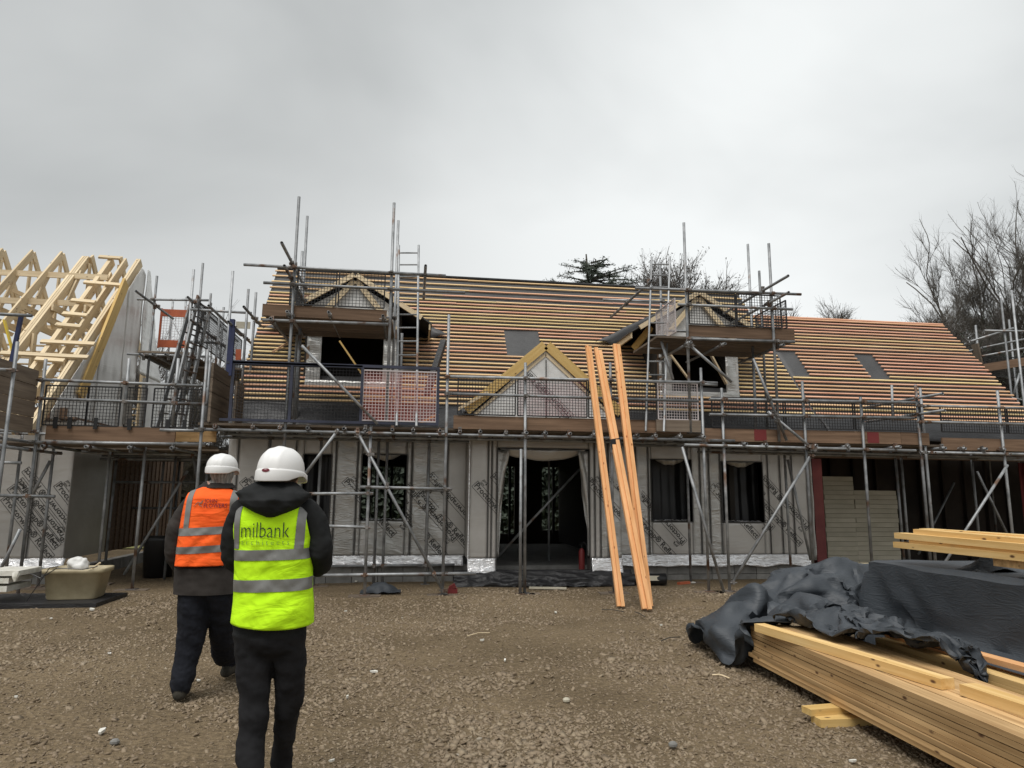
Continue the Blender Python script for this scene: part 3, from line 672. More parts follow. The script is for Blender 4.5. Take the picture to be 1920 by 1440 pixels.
S.std(976,980,YO-.06,842)
for px,py in ((598,900),(801,950),(1292,983),(1477,960),(722,950),(706,950),(500,940)): S.std(px,py,YI,z1=2.6)
zl=2.46
S.t('ledger',(-3.3,YF,zl),(5.35,YF,zl-.005)); S.t('ledger',(-3.2,YI-.05,zl-.02),(7.5,YI-.05,zl-.02)); S.t('ledger',(-3.1,YI-.6,zl-.01),(5.2,YI-.6,zl-.01))
x=-3.0
while x<5.0: S.t('transom',(x,YO-random.uniform(.1,.2),2.508),(x+random.uniform(-.03,.03),YI+.1,2.50)); x+=random.choice((.32,.4,.55,.42))
S.deck(-3.3,5.1,YO+.1,YI-.05,2.56)
S.h(844,706,1345,718,YF,'guard_rail'); S.h(838,738,1310,752,YF,'guard_rail')
S.toe(.62,4.55,YO+.05,2.575); plank('toe_board',(4.0,YO+.005,2.69),(4.78,YO+.005,2.69),.036,.2,M['deck'],S.r)
for a,b,z0,z1,mt,net,cl in ((.68,1.62,2.80,3.42,M['blackmesh'],None,.048),(1.66,2.82,2.80,3.40,M['blackmesh'],M['pinknet'],.048),(2.85,4.02,2.80,3.42,M['blackmesh'],None,.048),(4.05,4.75,2.80,3.42,M['whitemesh'],None,.048)):
    S.guard(a,b,YO+.02,z0,z1-z0,mt,net=net,cell=cl)
# lower ledgers and braces
for a in ((675,913,848,917,YF),(540,926,700,925,YF),(606,986,694,989,YF),(585,1079,892,1075,YF),(596,1062,852,1059,YI-.05),(800,919,842,920,YI)): S.h(*a)
S.h(671,812,833,1112,YF-.06,'brace'); S.h(635,805,560,905,YF-.06,'brace'); S.h(1279,838,1357,1110,YF-.1,'brace')
S.h(932,1045,1098,868,12.9,'brace'); 
S.std(1029,1000,13.6,z0=.25,z1=2.5,plate=False)
# loading bay gate of dark steel with mesh, red net on its right half
gx0,gx1=aY(438,700,YO).x,aY(822,700,YO).x; gm=aY(680,700,YO).x
fr=MB()
for x in (gx0,aY(548,700,YO).x,gm,gx1): fr.box(x-.022,x+.022,YO-.05,YO-.01,2.62,3.52)
fr.box(gx0-.02,gx1+.02,YO-.052,YO-.008,3.50,3.545); fr.box(gx0-.15,gx1+.02,YO-.052,YO-.008,2.60,2.64); fr.box(gx0-.1,gm,YO-.052,YO-.008,3.49,3.53)
g=fr.o('loading_gate',M['darkblue'],S.r)
obj('gate_mesh',guardmesh(gm-gx0,.86,M['blackmesh'],.05,.0045),g,Matrix.Translation((gx0,YO-.03,2.63)))
obj('gate_mesh',guardmesh(gx1-gm-.04,.80,M['whitemesh'],.05,.008),g,Matrix.Translation((gm+.02,YO-.03,2.66)))
MB().grid(lambda u,v:Vector((gm+.03+(gx1-gm-.06)*u,YO-.012+.01*math.sin(u*8),2.66+.8*v)),8,2).o('debris_net',M['rednet'],g)
xb=aY(432,700,YO-.05).x; MB().box(xb-.02,xb+.02,YO-.07,YO-.03,3.3,4.05).o('gate_post',M['blue'],S.r)
# boards stacked on edge at the left return
for k in range(4):
    plank('stop_board',(-3.13,YO+.03,2.70+.232*k),(-3.13,12.2,2.70+.232*k),.036,.222,M['deck'],S.r); 
    if k<3: plank('stop_board',(-2.83,YO+.3,2.70+.232*k),(-2.83,11.9,2.70+.232*k),.036,.222,M['deck'],S.r)
S.done(200)
S=Scaf('garage_scaffold','tube scaffold with red marked toe boards in front of the dark open bay',(8,YO,0))
for px,py,top in ((1361,930,728),(1512,850,715),(1622,880,745),(1730,880,722),(1886,880,733)): S.std(px,py,YO,top)
S.std(1739,880,YO+.08,728)
for px,py in ((1688,960),(1831,960),(1700,985)): S.std(px,py,YI,z1=2.4)
S.t('standard',aY(1672,722,YI),aY(1674,790,YI))
S.h(1283,834,1717,845,YF); S.h(1726,848,1990,853,YF); S.t('ledger',(5.2,YI-.05,2.34),(12,YI-.05,2.3)); S.t('ledger',(5.2,YI-.6,2.35),(12,YI-.6,2.3))
x=5.5
while x<11.8: S.t('transom',(x,YO-random.uniform(.1,.2),2.40),(x,YI+.1,2.40)); x+=random.choice((.4,.6,.9))
S.deck(5.15,12.2,YO+.1,YI-.05,2.45)
S.h(1312,720,1345,722,YF,'guard_rail'); S.h(1330,748,1716,755,YF,'guard_rail'); S.h(1722,761,1990,767,YF,'guard_rail'); S.h(1330,777,1714,784,YF,'guard_rail'); S.h(1724,791,1990,797,YF,'guard_rail')
for a in ((1690,756,1768,738),(1700,783,1772,769)): S.t('transom',aY(a[2],a[3],10.5),(aY(a[2],a[3],10.5)+Vector((-.1,1.9,0))))
S.toe(4.85,9.05,YO+.05,2.46); S.toe(9.3,12.2,YO+.05,2.38)
for X in (5.75,7.85): plank('red_mark',(X,YO+.028,2.57),(X+.22,YO+.028,2.57),.003,.19,M['red'],S.r)
for a,b in ((5.0,6.3),(6.34,7.6),(7.64,8.9),(9.3,10.6),(10.64,12.0)): S.guard(a,b,YO+.02,2.70,.50 if a<9 else .46,M['blackmesh'],cell=.05)
S.h(1519,856,1375,1090,YF-.07,'brace'); S.h(1889,872,1762,1070,YF-.07,'brace'); S.h(1477,862,1520,1050,YI-.1,'brace'); S.h(1832,884,1890,1005,YI+.3,'brace'); S.h(1789,905,1722,1040,14.,'brace')
S.h(1440,772,1527,844,YF-.06,'brace'); S.h(1412,672,1475,826,YO-.14,'brace')
S.done(140)
def ladder(label,px0,px1,py0,py1,Y0,Y1,z0,mt,n,group=None):
    a0=aY(px0[0],py1,Y0);b0=aY(px1[0],py1,Y0);a1=aY(px0[1],py0,Y1);b1=aY(px1[1],py0,Y1)
    t=thing('ladder',label,'ladder',((a0.x+b0.x)/2,Y0,z0),group)
    for p,q in ((a0,a1),(b0,b1)):
        d=(p-q).normalized(); p=p+d*((p.z-z0)/-d.z) if d.z<0 else p
        MB().tube([p,q],.02,8).o('stile',M['tube'],t)
    L=(a1-a0).length; k=int((a1.z-a0.z)/.27)
    for i in range(k+1):
        s=(i+.35)/(k+1); MB().tube([a0.lerp(a1,s),b0.lerp(b1,s)],.014,6).o('rung',M['tube'],t)
    return t
# tower at the left dormer
S=Scaf('dormer_scaffold','scaffold platform with wooden toe board and black mesh in front of the left dormer',(-1.3,YO,ZD),'scaffold platforms at the dormers')
S.std(545,640,YO,368); S.std(734,540,YO,380,z0=2.6)
S.std(573,480,YI+.1,405,z0=2.6); S.std(742,540,YI+.1,413,z0=2.6); S.std(563,520,YI+.1,471,z0=2.6); S.std(556,720,YO+.4,z0=2.6,z1=4.2); S.std(752,680,YI-.3,z0=2.6,z1=4.3)
S.h(457,496,836,517,YF,'guard_rail'); S.h(494,530,872,549,YF,'guard_rail'); S.h(492,600,728,608,YF); S.h(500,586,740,596,YI+.05)
for a in ((528,455,10.15,12.6),(533,498,10.5,12.6),(538,584,10.85,12.6),(616,585,10.85,12.6),(718,592,10.85,12.6),(507,597,10.9,12.6),(798,498,10.6,12.5)): S.y(*a)
zp=aY(600,588,YO).z-.07; S.deck(-2.42,-.4,YO+.12,YI+.25,zp+.03,6); S.toe(-2.45,-.5,YO+.05,4.29,M['timber_old'],.19,2.5)
S.guard(-1.93,-1.32,YO+.02,4.50,.56,M['blackmesh']); S.guard(-1.28,-.55,YO+.02,4.50,.60,M['blackmesh'],cell=.055); S.sideguard(-.46,YO+.1,YI,4.5,.5,M['blackmesh']); S.sideguard(-2.05,YO+.1,YI,4.5,.5,M['blackmesh'])
S.h(566,648,708,795,YO-.12,'brace'); S.h(560,690,556,540,YI,'brace')
S.done(60)
ladder('thin steel ladder rising beside the left dormer platform to above the ridge',(745,748),(782,785),460,702,11.35,12.35,2.58,M['tube'],9,'steel ladders by the dormers')
S=Scaf('dormer_scaffold','scaffold platform with wooden toe board and black mesh in front of the right dormer',(5.5,YO,ZD),'scaffold platforms at the dormers')
S.std(1288,600,YO,418,z0=2.56); S.std(1449,600,YO,457,z0=2.45); S.std(1405,520,YI+.1,458,z0=2.6); S.std(1426,540,YI+.1,508,z0=2.6); S.std(1240,560,YI+.1,492,z0=2.6); S.std(1412,690,YO+.5,z0=2.5,z1=4.25)
S.h(1191,540,1502,552,YF,'guard_rail'); S.h(1271,571,1486,580,YF,'guard_rail'); S.h(1130,562,1252,566,YI,'guard_rail'); S.h(1288,635,1490,641,YF); S.h(1250,620,1420,626,YI+.05)
for a in ((1478,517,10.2,12.6),(1479,548,10.4,12.6),(1222,526,10.9,13.4),(1296,641,10.9,12.6),(1360,644,10.9,12.6),(1470,646,10.9,12.6)): S.y(*a)
S.deck(4.1,6.6,YO+.12,YI+.25,4.24,6); S.toe(4.6,6.6,YO+.05,4.25,M['timber_old'],.20,3)
S.guard(4.65,5.5,YO+.02,4.47,.58,M['blackmesh']); S.guard(5.53,6.35,YO+.02,4.47,.58,M['blackmesh']); S.sideguard(6.5,YO+.1,YI,4.5,.5,M['blackmesh']); S.sideguard(4.45,YO+.15,YI-.1,4.35,.6,M['whitemesh'])
S.h(1287,642,1372,716,YO-.12,'brace'); S.h(1240,640,1262,712,YO+.3,'brace')
S.done(60)
ladder('thin steel ladder rising left of the right dormer past the ridge line',(1214,1222),(1248,1256),482,712,11.35,12.35,2.58,M['tube'],9,'steel ladders by the dormers')
# ------------------------------------------------------------------ left building
def left_building():
    XG=-5.82
    b=thing('roof_truss_house','unfinished left house with open yellow timber roof trusses and silver wrapped walls','house',(-9,13,0))
    YL=13.0
    for i,(x0,x1,cr) in enumerate(((-12,-8.3,0),(-8.3,-7.35,0),(-7.35,-6.98,0),(-6.98,-6.4,0),(-6.4,XG,0))):
        zs=[(.38,2.75)]
        if i==1: zs=[(.38,1.05),(2.15,2.75)]
        for k,(z0,z1) in enumerate(zs):
            m=MB(); sheet(m,x0+.003,x1-.003,z0,z1,YL,.008,1.3,.06,i); m.o('wall_panel',M['wrap'],b,True); MB().box(x0,min(x1,XG-.12),YL+.015,YL+.19,z0,z1).o('wall_backing',M['void'],b)
        if i: MB().box(x0-.006,x0+.006,YL-.012,YL-.002,.38,2.75).o('lap_line',M['ink'],b)
    MB().box(-8.36,-8.3,YL-.02,YL+.2,1.0,2.2).o('window_frame',M['timber'],b); MB().box(-7.40,-7.35,YL-.02,YL+.2,1.0,2.2).o('window_frame',M['timber'],b); MB().box(-8.3,-7.4,YL-.02,YL+.2,1.02,1.08).o('window_frame',M['timber'],b)
    # return wall along the passage: membrane then ribbed brown lining
    MB().box(XG-.1,XG,YL+.014,14.6,.38,2.75).o('side_wall',M['wrap'],b)
    m=MB(); 
    for k in range(36): m.box(XG-.1,XG-.005-.02*(k%2),14.6+.12*k,14.72+.12*k,.38,2.75)
    m.o('ribbed_side_wall',M['timber_old'],b)
    for x in np.arange(-12,XG-.1,.44): MB().box(x+.005,x+.435,YL+.02,YL+.2,-.1,.2).o('plinth_block',M['concrete'],b)
    for y in np.arange(13.3,18.8,.44): MB().box(XG-.2,XG-.02,y+.005,y+.435,-.1,.2).o('plinth_block',M['concrete'],b)
    def fn(u,v):
        x=-12+(12+XG+.05)*u; return Vector((x,YL-.015-.08*v-.02*mn.noise(Vector((x*6,v*3,2))),.40-.16*v+.03*mn.noise(Vector((x*3,v,1)))))
    g=MB(); g.grid(fn,140,6); v,f=solidify(g.v,g.f,Vector((0,-1,0)),.004); MB().add(v,f).o('foil_strip',M['foil'],b,True)
    rects=[(-6.98+.01,-6.4-.01,.4,2.7),(-6.4+.01,XG-.01,.4,2.7),(-7.3,-6.99,.4,2.7)]
    for a in ((100,912,0),(40,885,1),(28,905,1)): prints(b,a[0],a[1],YL,-50,a[2],rects)
    # gable sheet
    yr=15.9; zr=ZE+TP*(yr-YE)-.25; XS=-6.12
    def zroof(y): return ZE+TP*(y-YE)
    MB().box(XS-.02,XG,12.9,19,2.752,2.79).o('wall_head',M['timber_old'],b)
    for (y0,y1) in ((12.6,14.15),(14.17,15.2),(15.22,16.0)):
        def fn(u,v):
            y=y0+(y1-y0)*u; zt=min(zroof(y)-.1,zr) if y<yr else zr-.8*(y-yr); zb=2.72; z=zb+(zt-zb)*v
            return Vector((XS+.03+.03*abs(mn.noise(Vector((y*3,z*.9,5))))+.012*mn.noise(Vector((y*9,z*2,5))),y,z))
        g=MB(); g.grid(fn,16,30); v,f=solidify(g.v,g.f,Vector((1,0,0)),.01); MB().add(v,f).o('gable_membrane',M['wrap'],b,True)
    def fn(u,v):
        z=4.1+(zr+.05-4.1)*v; y=16.0+(1.25*(1-v)+.15)*u
        return Vector((XS+.07+.04*mn.noise(Vector((y*4,z*1.2,1))),y,z))
    g=MB(); g.grid(fn,14,30); v,f=solidify(g.v,g.f,Vector((1,0,0)),.01); MB().add(v,f).o('gable_membrane',M['wrapcrumple'],b,True)
    MB().box(XG-.12,XG+.0,16.0,19,2.72,4.0).o('gable_wall',M['wrap'],b)
    # barge board and gable ladder
    def on(x,s,h=.0): return Vector((x,YE,ZE))+UP*s+NR*h
    SL=(yr-YE)/math.cos(R(48.5))
    pk=lambda n,a,c,w,h,mt,up=(0,0,1): plank(n,a,c,w,h,mt,b,up=up)
    p0=aX(150,745,XS+.05); p1=aX(236,530,XS+.05)
    pk('barge_board',p0,p1,.05,.26,M['timber_yellow'])
    for x in (-6.2,-6.25,-6.5,-6.78,-6.82,-7.28,-7.33,-7.38): pk('rafter',on(x,-.3,-.09),on(x,SL,-.09),.042,.19,M['timber'] if x>-7 else M['timber'],NR)
    for (x0,y0,x1,y1) in ((157,535,233,541),(133,569,178,573),(117,594,164,598),(104,615,152,619),(76,647,177,652),(0,669,165,677),(66,680,120,684),(185,487,226,490)):
        a=aR(x0,y0);c=aR(x1,y1); a.z+=.07;c.z+=.07; pk('noggin',a,c,.09,.045,M['timber'],NR)
    # attic trusses, each a set of timbers
    k=0
    for x in (-6.62,-7.22,-7.82,-8.42,-9.02,-9.62,-10.22,-10.82,-11.42):
        yb=2*yr-YE; apex=Vector((x,yr+.03,ZE+TP*(yr-YE)+.02)); mt=M['timber']
        if x<-7.5: pk('rafter',(x,YE-.2,ZE-.22),apex,.04,.17,mt)
        pk('rafter',(x,yb+.2,ZE-.22),apex,.04,.15,mt)
        for y in (14.05,yb-1.6):
            zt=ZE+TP*(min(y,2*yr-y)-YE)-.1; pk('post',(x,y,2.7),(x,y,zt),.04,.12,mt,(0,1,0))
        for z,h in ((5.15,.14),(2.72,.15)):
            dy=(z-ZE)/TP; pk('tie_beam',(x,YE+max(dy,0),z),(x,yb-max(dy,0),z),.04,h,mt)
        pk('web',(x,yr-.9,5.2),(x,yr-.35,6.2),.035,.09,mt); pk('web',(x,yr+.9,5.2),(x,yr+.35,6.2),.035,.09,mt); pk('web',(x,yr,5.2),(x,yr,6.5),.035,.09,mt,(0,1,0))
    for z,y in ((6.05,yr-.52),(5.3,yr-1.1),(5.28,yr+1.2),(3.9,17.3)): pk('binder',(-12,y,z),(-6.6,y,z),.04,.12,M['timber'])
    pk('brace',(-9.6,yr-.2,6.2),(-7.0,yr+1.2,5.1),.03,.09,M['timber']); pk('brace',(-11.6,yr+.3,6.1),(-9.3,yr+1.3,5.1),.03,.09,M['timber'])
    z=3.0
    while z<5.0:
        pk('sheathing_board',(-12,17.75,z),(-7.45+random.uniform(-.05,.05),17.75,z),.02,.145,M['timber_orange'] if random.random()<.0 else M['timber'],(0,1,0)); z+=.152
    z=2.95
    while z<3.6:
        pk('sheathing_board',(-7.4,18.2,z),(-6.2,18.2,z),.02,.145,M['timber'],(0,1,0)); z+=.152
    pk('ledger_timber',(-12,12.95,2.85),(-6.0,12.95,2.85),.09,.2,M['timber_old'])
left_building()
S=Scaf('left_scaffold','tube scaffold with stacked brown boards and black mesh guards round the left truss house',(-7,11.6,0))
YA=11.6; YAf=YA-.055
S.std(53,950,YA,672); S.std(236,750,YA,672,z0=2.55); S.std(328,740,YA,672,z0=2.55); S.std(88,950,12.45,z1=2.5); S.std(12,800,10.35,640)
S.std(262,950,12.04,z1=2.5); S.std(196,950,12.9,z1=2.5)
S.std(26,950,12.5,z1=2.5)
S.h(76,712,388,724,YAf,'guard_rail'); S.h(70,747,388,758,YAf,'guard_rail'); S.h(62,829,386,833,YAf); S.h(300,806,382,808,YA-.15); S.t('ledger',(-12,12.4,2.45),(-3.4,12.4,2.45)); S.t('ledger',(-12,YA-.05,2.42),(-5.7,YA-.05,2.42))
xr=aY(70,712,YA).x; zr_=aY(70,712,YA).z
S.t('guard_rail',(xr,10.0,zr_),(xr,YA+.15,zr_)); S.t('guard_rail',(xr,10.1,aY(68,829,YA).z),(xr,YA+.1,aY(68,829,YA).z)); S.t('guard_rail',(xr,10.1,aY(68,829,YA).z-.12),(xr,12.6,aY(68,829,YA).z-.12))
S.h(-40,587,60,592,10.9,'guard_rail'); S.h(-60,690,24,694,10.3,'guard_rail'); S.h(-40,866,40,868,YA,); S.h(0,929,103,931,YAf); S.h(94,864,54,940,12.3,'brace'); S.h(38,992,-2,1075,YAf,'brace')
for k in range(4): plank('stop_board',(xr+.02,10.35,aY(68,812,YA).z+.11+.245*k),(xr+.02,11.55,aY(68,812,YA).z+.11+.245*k),.036,.235,M['deck'],S.r)
zt=aY(150,826,YA).z; S.toe(-5.65,-3.75,YA+.04,zt,M['timber_old'],.235,1.9); S.toe(-3.95,-3.2,YA+.3,zt+.04,M['timber_stack'],.2,1.)
S.deck(-12,-3.3,YA+.1,12.45,zt-.04,4); S.deck(-5.75,-3.3,12.5,17.0,zt-.06,18,2.3)
x=-11.8
while x<-3.4: S.t('transom',(x,YA-.15,zt-.1),(x,12.7,zt-.1)); x+=.62
for y in (13,13.8,14.6,15.4): S.t('ledger',(-5.7,y,zt-.12),(-3.3,y,zt-.12))
for X,Y in ((-5.5,13.9),(-4.9,14.6),(-4.3,13.4),(-3.7,14.2),(-4.6,15.8),(-3.6,12.9),(-5.2,16.5),(-4.0,16.5)): S.t('standard',(X,Y,0),(X+.02,Y,zt-.08))
S.t('brace',(-4.9,13.2,.1),(-4.0,13.2,1.9)); S.t('brace',(-3.4,13.0,.2),(-3.9,13.0,2.3)); S.t('ledger',(-5.6,14.2,1.7),(-3.4,14.2,1.72)); S.t('ledger',(-5.6,15.2,1.2),(-3.3,15.2,1.2)); S.t('ledger',(-5.6,13.5,2.1),(-3.3,13.5,2.12))
for x0,x1 in ((86,166),(167,228),(238,276),(290,384)): 
    a=aY(x0,718,YA).x;c=aY(x1,718,YA).x; S.guard(a,c,YA+.03,zt+.235,.62,M['blackmesh'],cell=.05)
    for xx in ((a*2+c)/3,(a+c*2)/3)[:1 if x1-x0<70 else 2]: MB().box(xx-.03,xx+.03,YA-.01,YA+.0,zt+.18,zt+.36).o('guard_clip',M['blackplastic'],S.r)
xb=aY(30,640,11.0).x; MB().beam((xb-.04,11.0,aY(24,690,11.).z-.1),(xb+.03,11.0,aY(36,590,11.).z),.05,.05).o('gate_post',M['blue'],S.r)
MB().beam(aY(8,600,12.),aY(24,660,12.),.02,.07,(0,-1,0)).o('yellow_strap',mat('yellow plastic',(.7,.5,.03),.5),S.r)
S.done(120)
S=Scaf('gap_scaffold','tangle of tall scaffold tubes with orange mesh guard in the gap between the two houses',(-4.5,14.5,0))
for px,py,Y,top in ((284,620,14.,517),(356,600,13.2,505),(372,600,14.,493),(429,620,12.3,508),(390,620,15,550),(417,620,15,576),(463,600,13,542),(476,600,13.3,548),(318,640,16.5,565),(346,600,16.5,557),(408,640,14.3,592),(397,640,13.1,None),(328,750,13.4,None),(345,750,14.2,None),(420,760,12.4,None)):
    S.std(px,py,Y,top,z0=2.5,z1=None if top else 3.9,plate=False)
S.h(257,561,391,563,14.-.05,'guard_rail'); S.h(357,580,472,587,13.15,'guard_rail'); S.h(350,640,408,643,14.3,'guard_rail')
for a in ((255,546,13.,15),(391,573,12.,14.2),(457,575,12.2,13.6),(428,603,12.0,14)): S.y(*a)
a=aY(352,557,12.9); S.t('guard_rail',a,(a.x,16.6,a.z)); a=aY(358,600,12.9); S.t('guard_rail',a,(a.x,16.6,a.z)); S.sideguard(a.x+.05,13.1,16.4,a.z-.35,.75,M['blackmesh'])
zp=aY(300,660,14).z
S.deck(aY(262,660,14).x,aY(352,660,14).x+.1,13.9,16.6,zp-.03,12,3); S.t('ledger',(aY(243,657,14).x,13.9,zp-.08),(aY(350,660,14).x+.4,13.9,zp-.08)); S.deck(-4.5,-3.2,13.6,15.6,zp-.35,8,2)
for k in range(4): S.y(262+24*k,664,13.7,16.6)
oa=aY(297,652,16.3); ob=aY(346,652,16.3); zo=aY(297,578,16.3).z
plank('orange_board',(oa.x,16.3,zo-.1),(ob.x,16.3,zo-.1),.03,.17,M['orangepaint'],S.r); plank('orange_board',(oa.x,16.3,oa.z+.1),(ob.x,16.3,oa.z+.1),.03,.17,M['orangepaint'],S.r)
MB().box(oa.x-.02,oa.x+.02,16.28,16.32,oa.z,zo).o('orange_post',M['orangepaint'],S.r); S.guard(oa.x,ob.x,16.33,oa.z+.15,zo-oa.z-.3,M['whitemesh'],cell=.06,wire=.006)
plank('orange_board',aY(442,665,14.4),aY(452,665,14.4),.03,.22,M['orangepaint'],S.r)
MB().box(aY(435,600,12.2).x-.04,aY(435,600,12.2).x+.04,12.2,12.28,3.2,aY(435,598,12.2).z).o('gate_post',M['blue'],S.r)
for k in range(5): plank('green_panel',(aY(443,600,15).x,15,aY(443,604,15).z-.03*k),(aY(470,600,15).x,15,aY(443,604,15).z-.03*k),.02,.028,M['insul'],S.r)
S.done(100)
# leaning aluminium ladders in the gap, seen nearly edge on
for lb,(a0,a1,dx) in (('grey aluminium ladder leaning steeply in the gap by the orange guard',((322,700),(360,562),.05)),('second grey ladder beam crossing just right of the first in the gap',((338,702),(372,555),.06))):
    p=aY(*a0,12.9); q=aY(*a1,13.3); t=thing('ladder',lb,'ladder',(p.x,12.9,2.5),'aluminium ladders in the gap'); d=(q-p).normalized(); p=p-d*(p.z-2.5)/d.z
    for yy in (0,.42): MB().beam(p+Vector((yy*.25,yy,0)),q+Vector((yy*.25,yy,0)),.03,.09).o('stile',M['tube'],t)
    n=10
    for i in range(n):
        c=p.lerp(q,(i+.5)/n); MB().tube([c-Vector((.03,.03,0)),c+Vector((.12,.45,0))],.016,6).o('rung',M['coupler'],t)
S=Scaf('rear_scaffold','distant scaffold with tall tubes behind the right end of the battened roof',(14.5,14,0))
for px,py,Y,top in ((1892,700,14.5,560),(1914,700,14.,545),(1832,640,15.5,610),(1905,720,15.5,600)): S.std(px,py,Y,top,plate=False)
S.h(1820,640,1900,615,14.5,'guard_rail'); S.h(1845,620,1990,622,14.3,'guard_rail'); S.h(1842,652,1960,628,15.,'guard_rail'); S.h(1840,668,1990,640,15.,'guard_rail'); S.h(1810,660,1850,650,15.5); S.h(1900,740,1912,700,14.3,'brace'); S.h(1890,745,1990,765,14.2)
plank('toe_board',aY(1828,645,15.4),aY(1838,690,15.4),.04,.2,M['deck'],S.r,up=(0,-1,0)); plank('toe_board',aY(1845,690,15.),aY(1960,672,15.),.04,.2,M['timber_old'],S.r)
a=aY(1845,668,15.1); S.guard(a.x,a.x+1.6,15.1,a.z-.5,.5,M['blackmesh'])
S.done(30)
# ------------------------------------------------------------------ people
def chain(mb,pts,n=16):
    """pts: (x,y,z,rx,ry) with ellipse axes along world X / Y for torsos, round otherwise"""
    P=[Vector(p[:3]) for p in pts]
    # round the ends
    rs=[(p[3],p[4]) for p in pts]
    d0=(P[0]-P[1]).normalized(); d1=(P[-1]-P[-2]).normalized()
    P2=[P[0]+d0*min(rs[0])*.75,P[0]+d0*min(rs[0])*.45]+P+[P[-1]+d1*min(rs[-1])*.45,P[-1]+d1*min(rs[-1])*.75]
    r2=[(rs[0][0]*.45,rs[0][1]*.45),(rs[0][0]*.85,rs[0][1]*.85)]+rs+[(rs[-1][0]*.85,rs[-1][1]*.85),(rs[-1][0]*.45,rs[-1][1]*.45)]
    rings=[]
    for i,p in enumerate(P2):
        t=(P2[min(i+1,len(P2)-1)]-P2[max(i-1,0)]).normalized(); x=Vector((1,0,0))
        if abs(t.x)>.9: x=Vector((0,1,0))
        x=(x-t*x.dot(t)).normalized(); y=t.cross(x)
        rings.append([p+x*math.cos(2*math.pi*k/n)*r2[i][0]+y*math.sin(2*math.pi*k/n)*r2[i][1] for k in range(n)])
    v=[q for g in rings for q in g]; f=[(i*n+k,i*n+(k+1)%n,(i+1)*n+(k+1)%n,(i+1)*n+k) for i in range(len(rings)-1) for k in range(n)]
    f+=[tuple(range(n))[::-1],tuple((len(rings)-1)*n+k for k in range(n))]; mb.add(v,f)
def smoothpts(pts,k=3):
    out=[]
    for i in range(len(pts)-1):
        p0=pts[max(i-1,0)];p1=pts[i];p2=pts[i+1];p3=pts[min(i+2,len(pts)-1)]
        for j in range(k):
            t=j/k; out.append(tuple(.5*((2*b)+(-a+c)*t+(2*a-5*b+4*c-d)*t*t+(-a+3*b-3*c+d)*t**3) for a,b,c,d in zip(p0,p1,p2,p3)))
    return out+[tuple(pts[-1])]
def hand(mb,w,d,side,palm=Vector((0,0,-1)),tagi=None):
    """w wrist point, d direction of the fingers, side +1/-1 thumb side vector along s"""
    d=Vector(d).normalized(); pn=Vector(palm).normalized(); pn=(pn-d*pn.dot(d)).normalized(); s=d.cross(pn)*side
    for k in range(2): chain(mb,[(*(w+s*(k-.5)*.03-d*.01),.020,.016),(*(w+d*.05+s*(k-.5)*.036),.021,.014),(*(w+d*.085+s*(k-.5)*.04),.019,.013)],10)
    for i,L in enumerate((.066,.076,.070,.055)):
        o=s*(.031-.0205*i); b0=w+d*.08+o; b1=b0+d*L*.45+pn*.006; b2=b1+d*L*.28+pn*.018; b3=b2+d*L*.12+pn*.022
        chain(mb,[(*b0,.0095,.0095),(*b1,.0088,.0088),(*b2,.008,.008),(*b3,.007,.007)],8)
    t0=w+s*.028+d*.015; t1=t0+s*.03+d*.03+pn*.008; t2=t1+s*.008+d*.03+pn*.012
    chain(mb,[(*t0,.013,.012),(*t1,.0105,.0105),(*t2,.009,.009)],8)
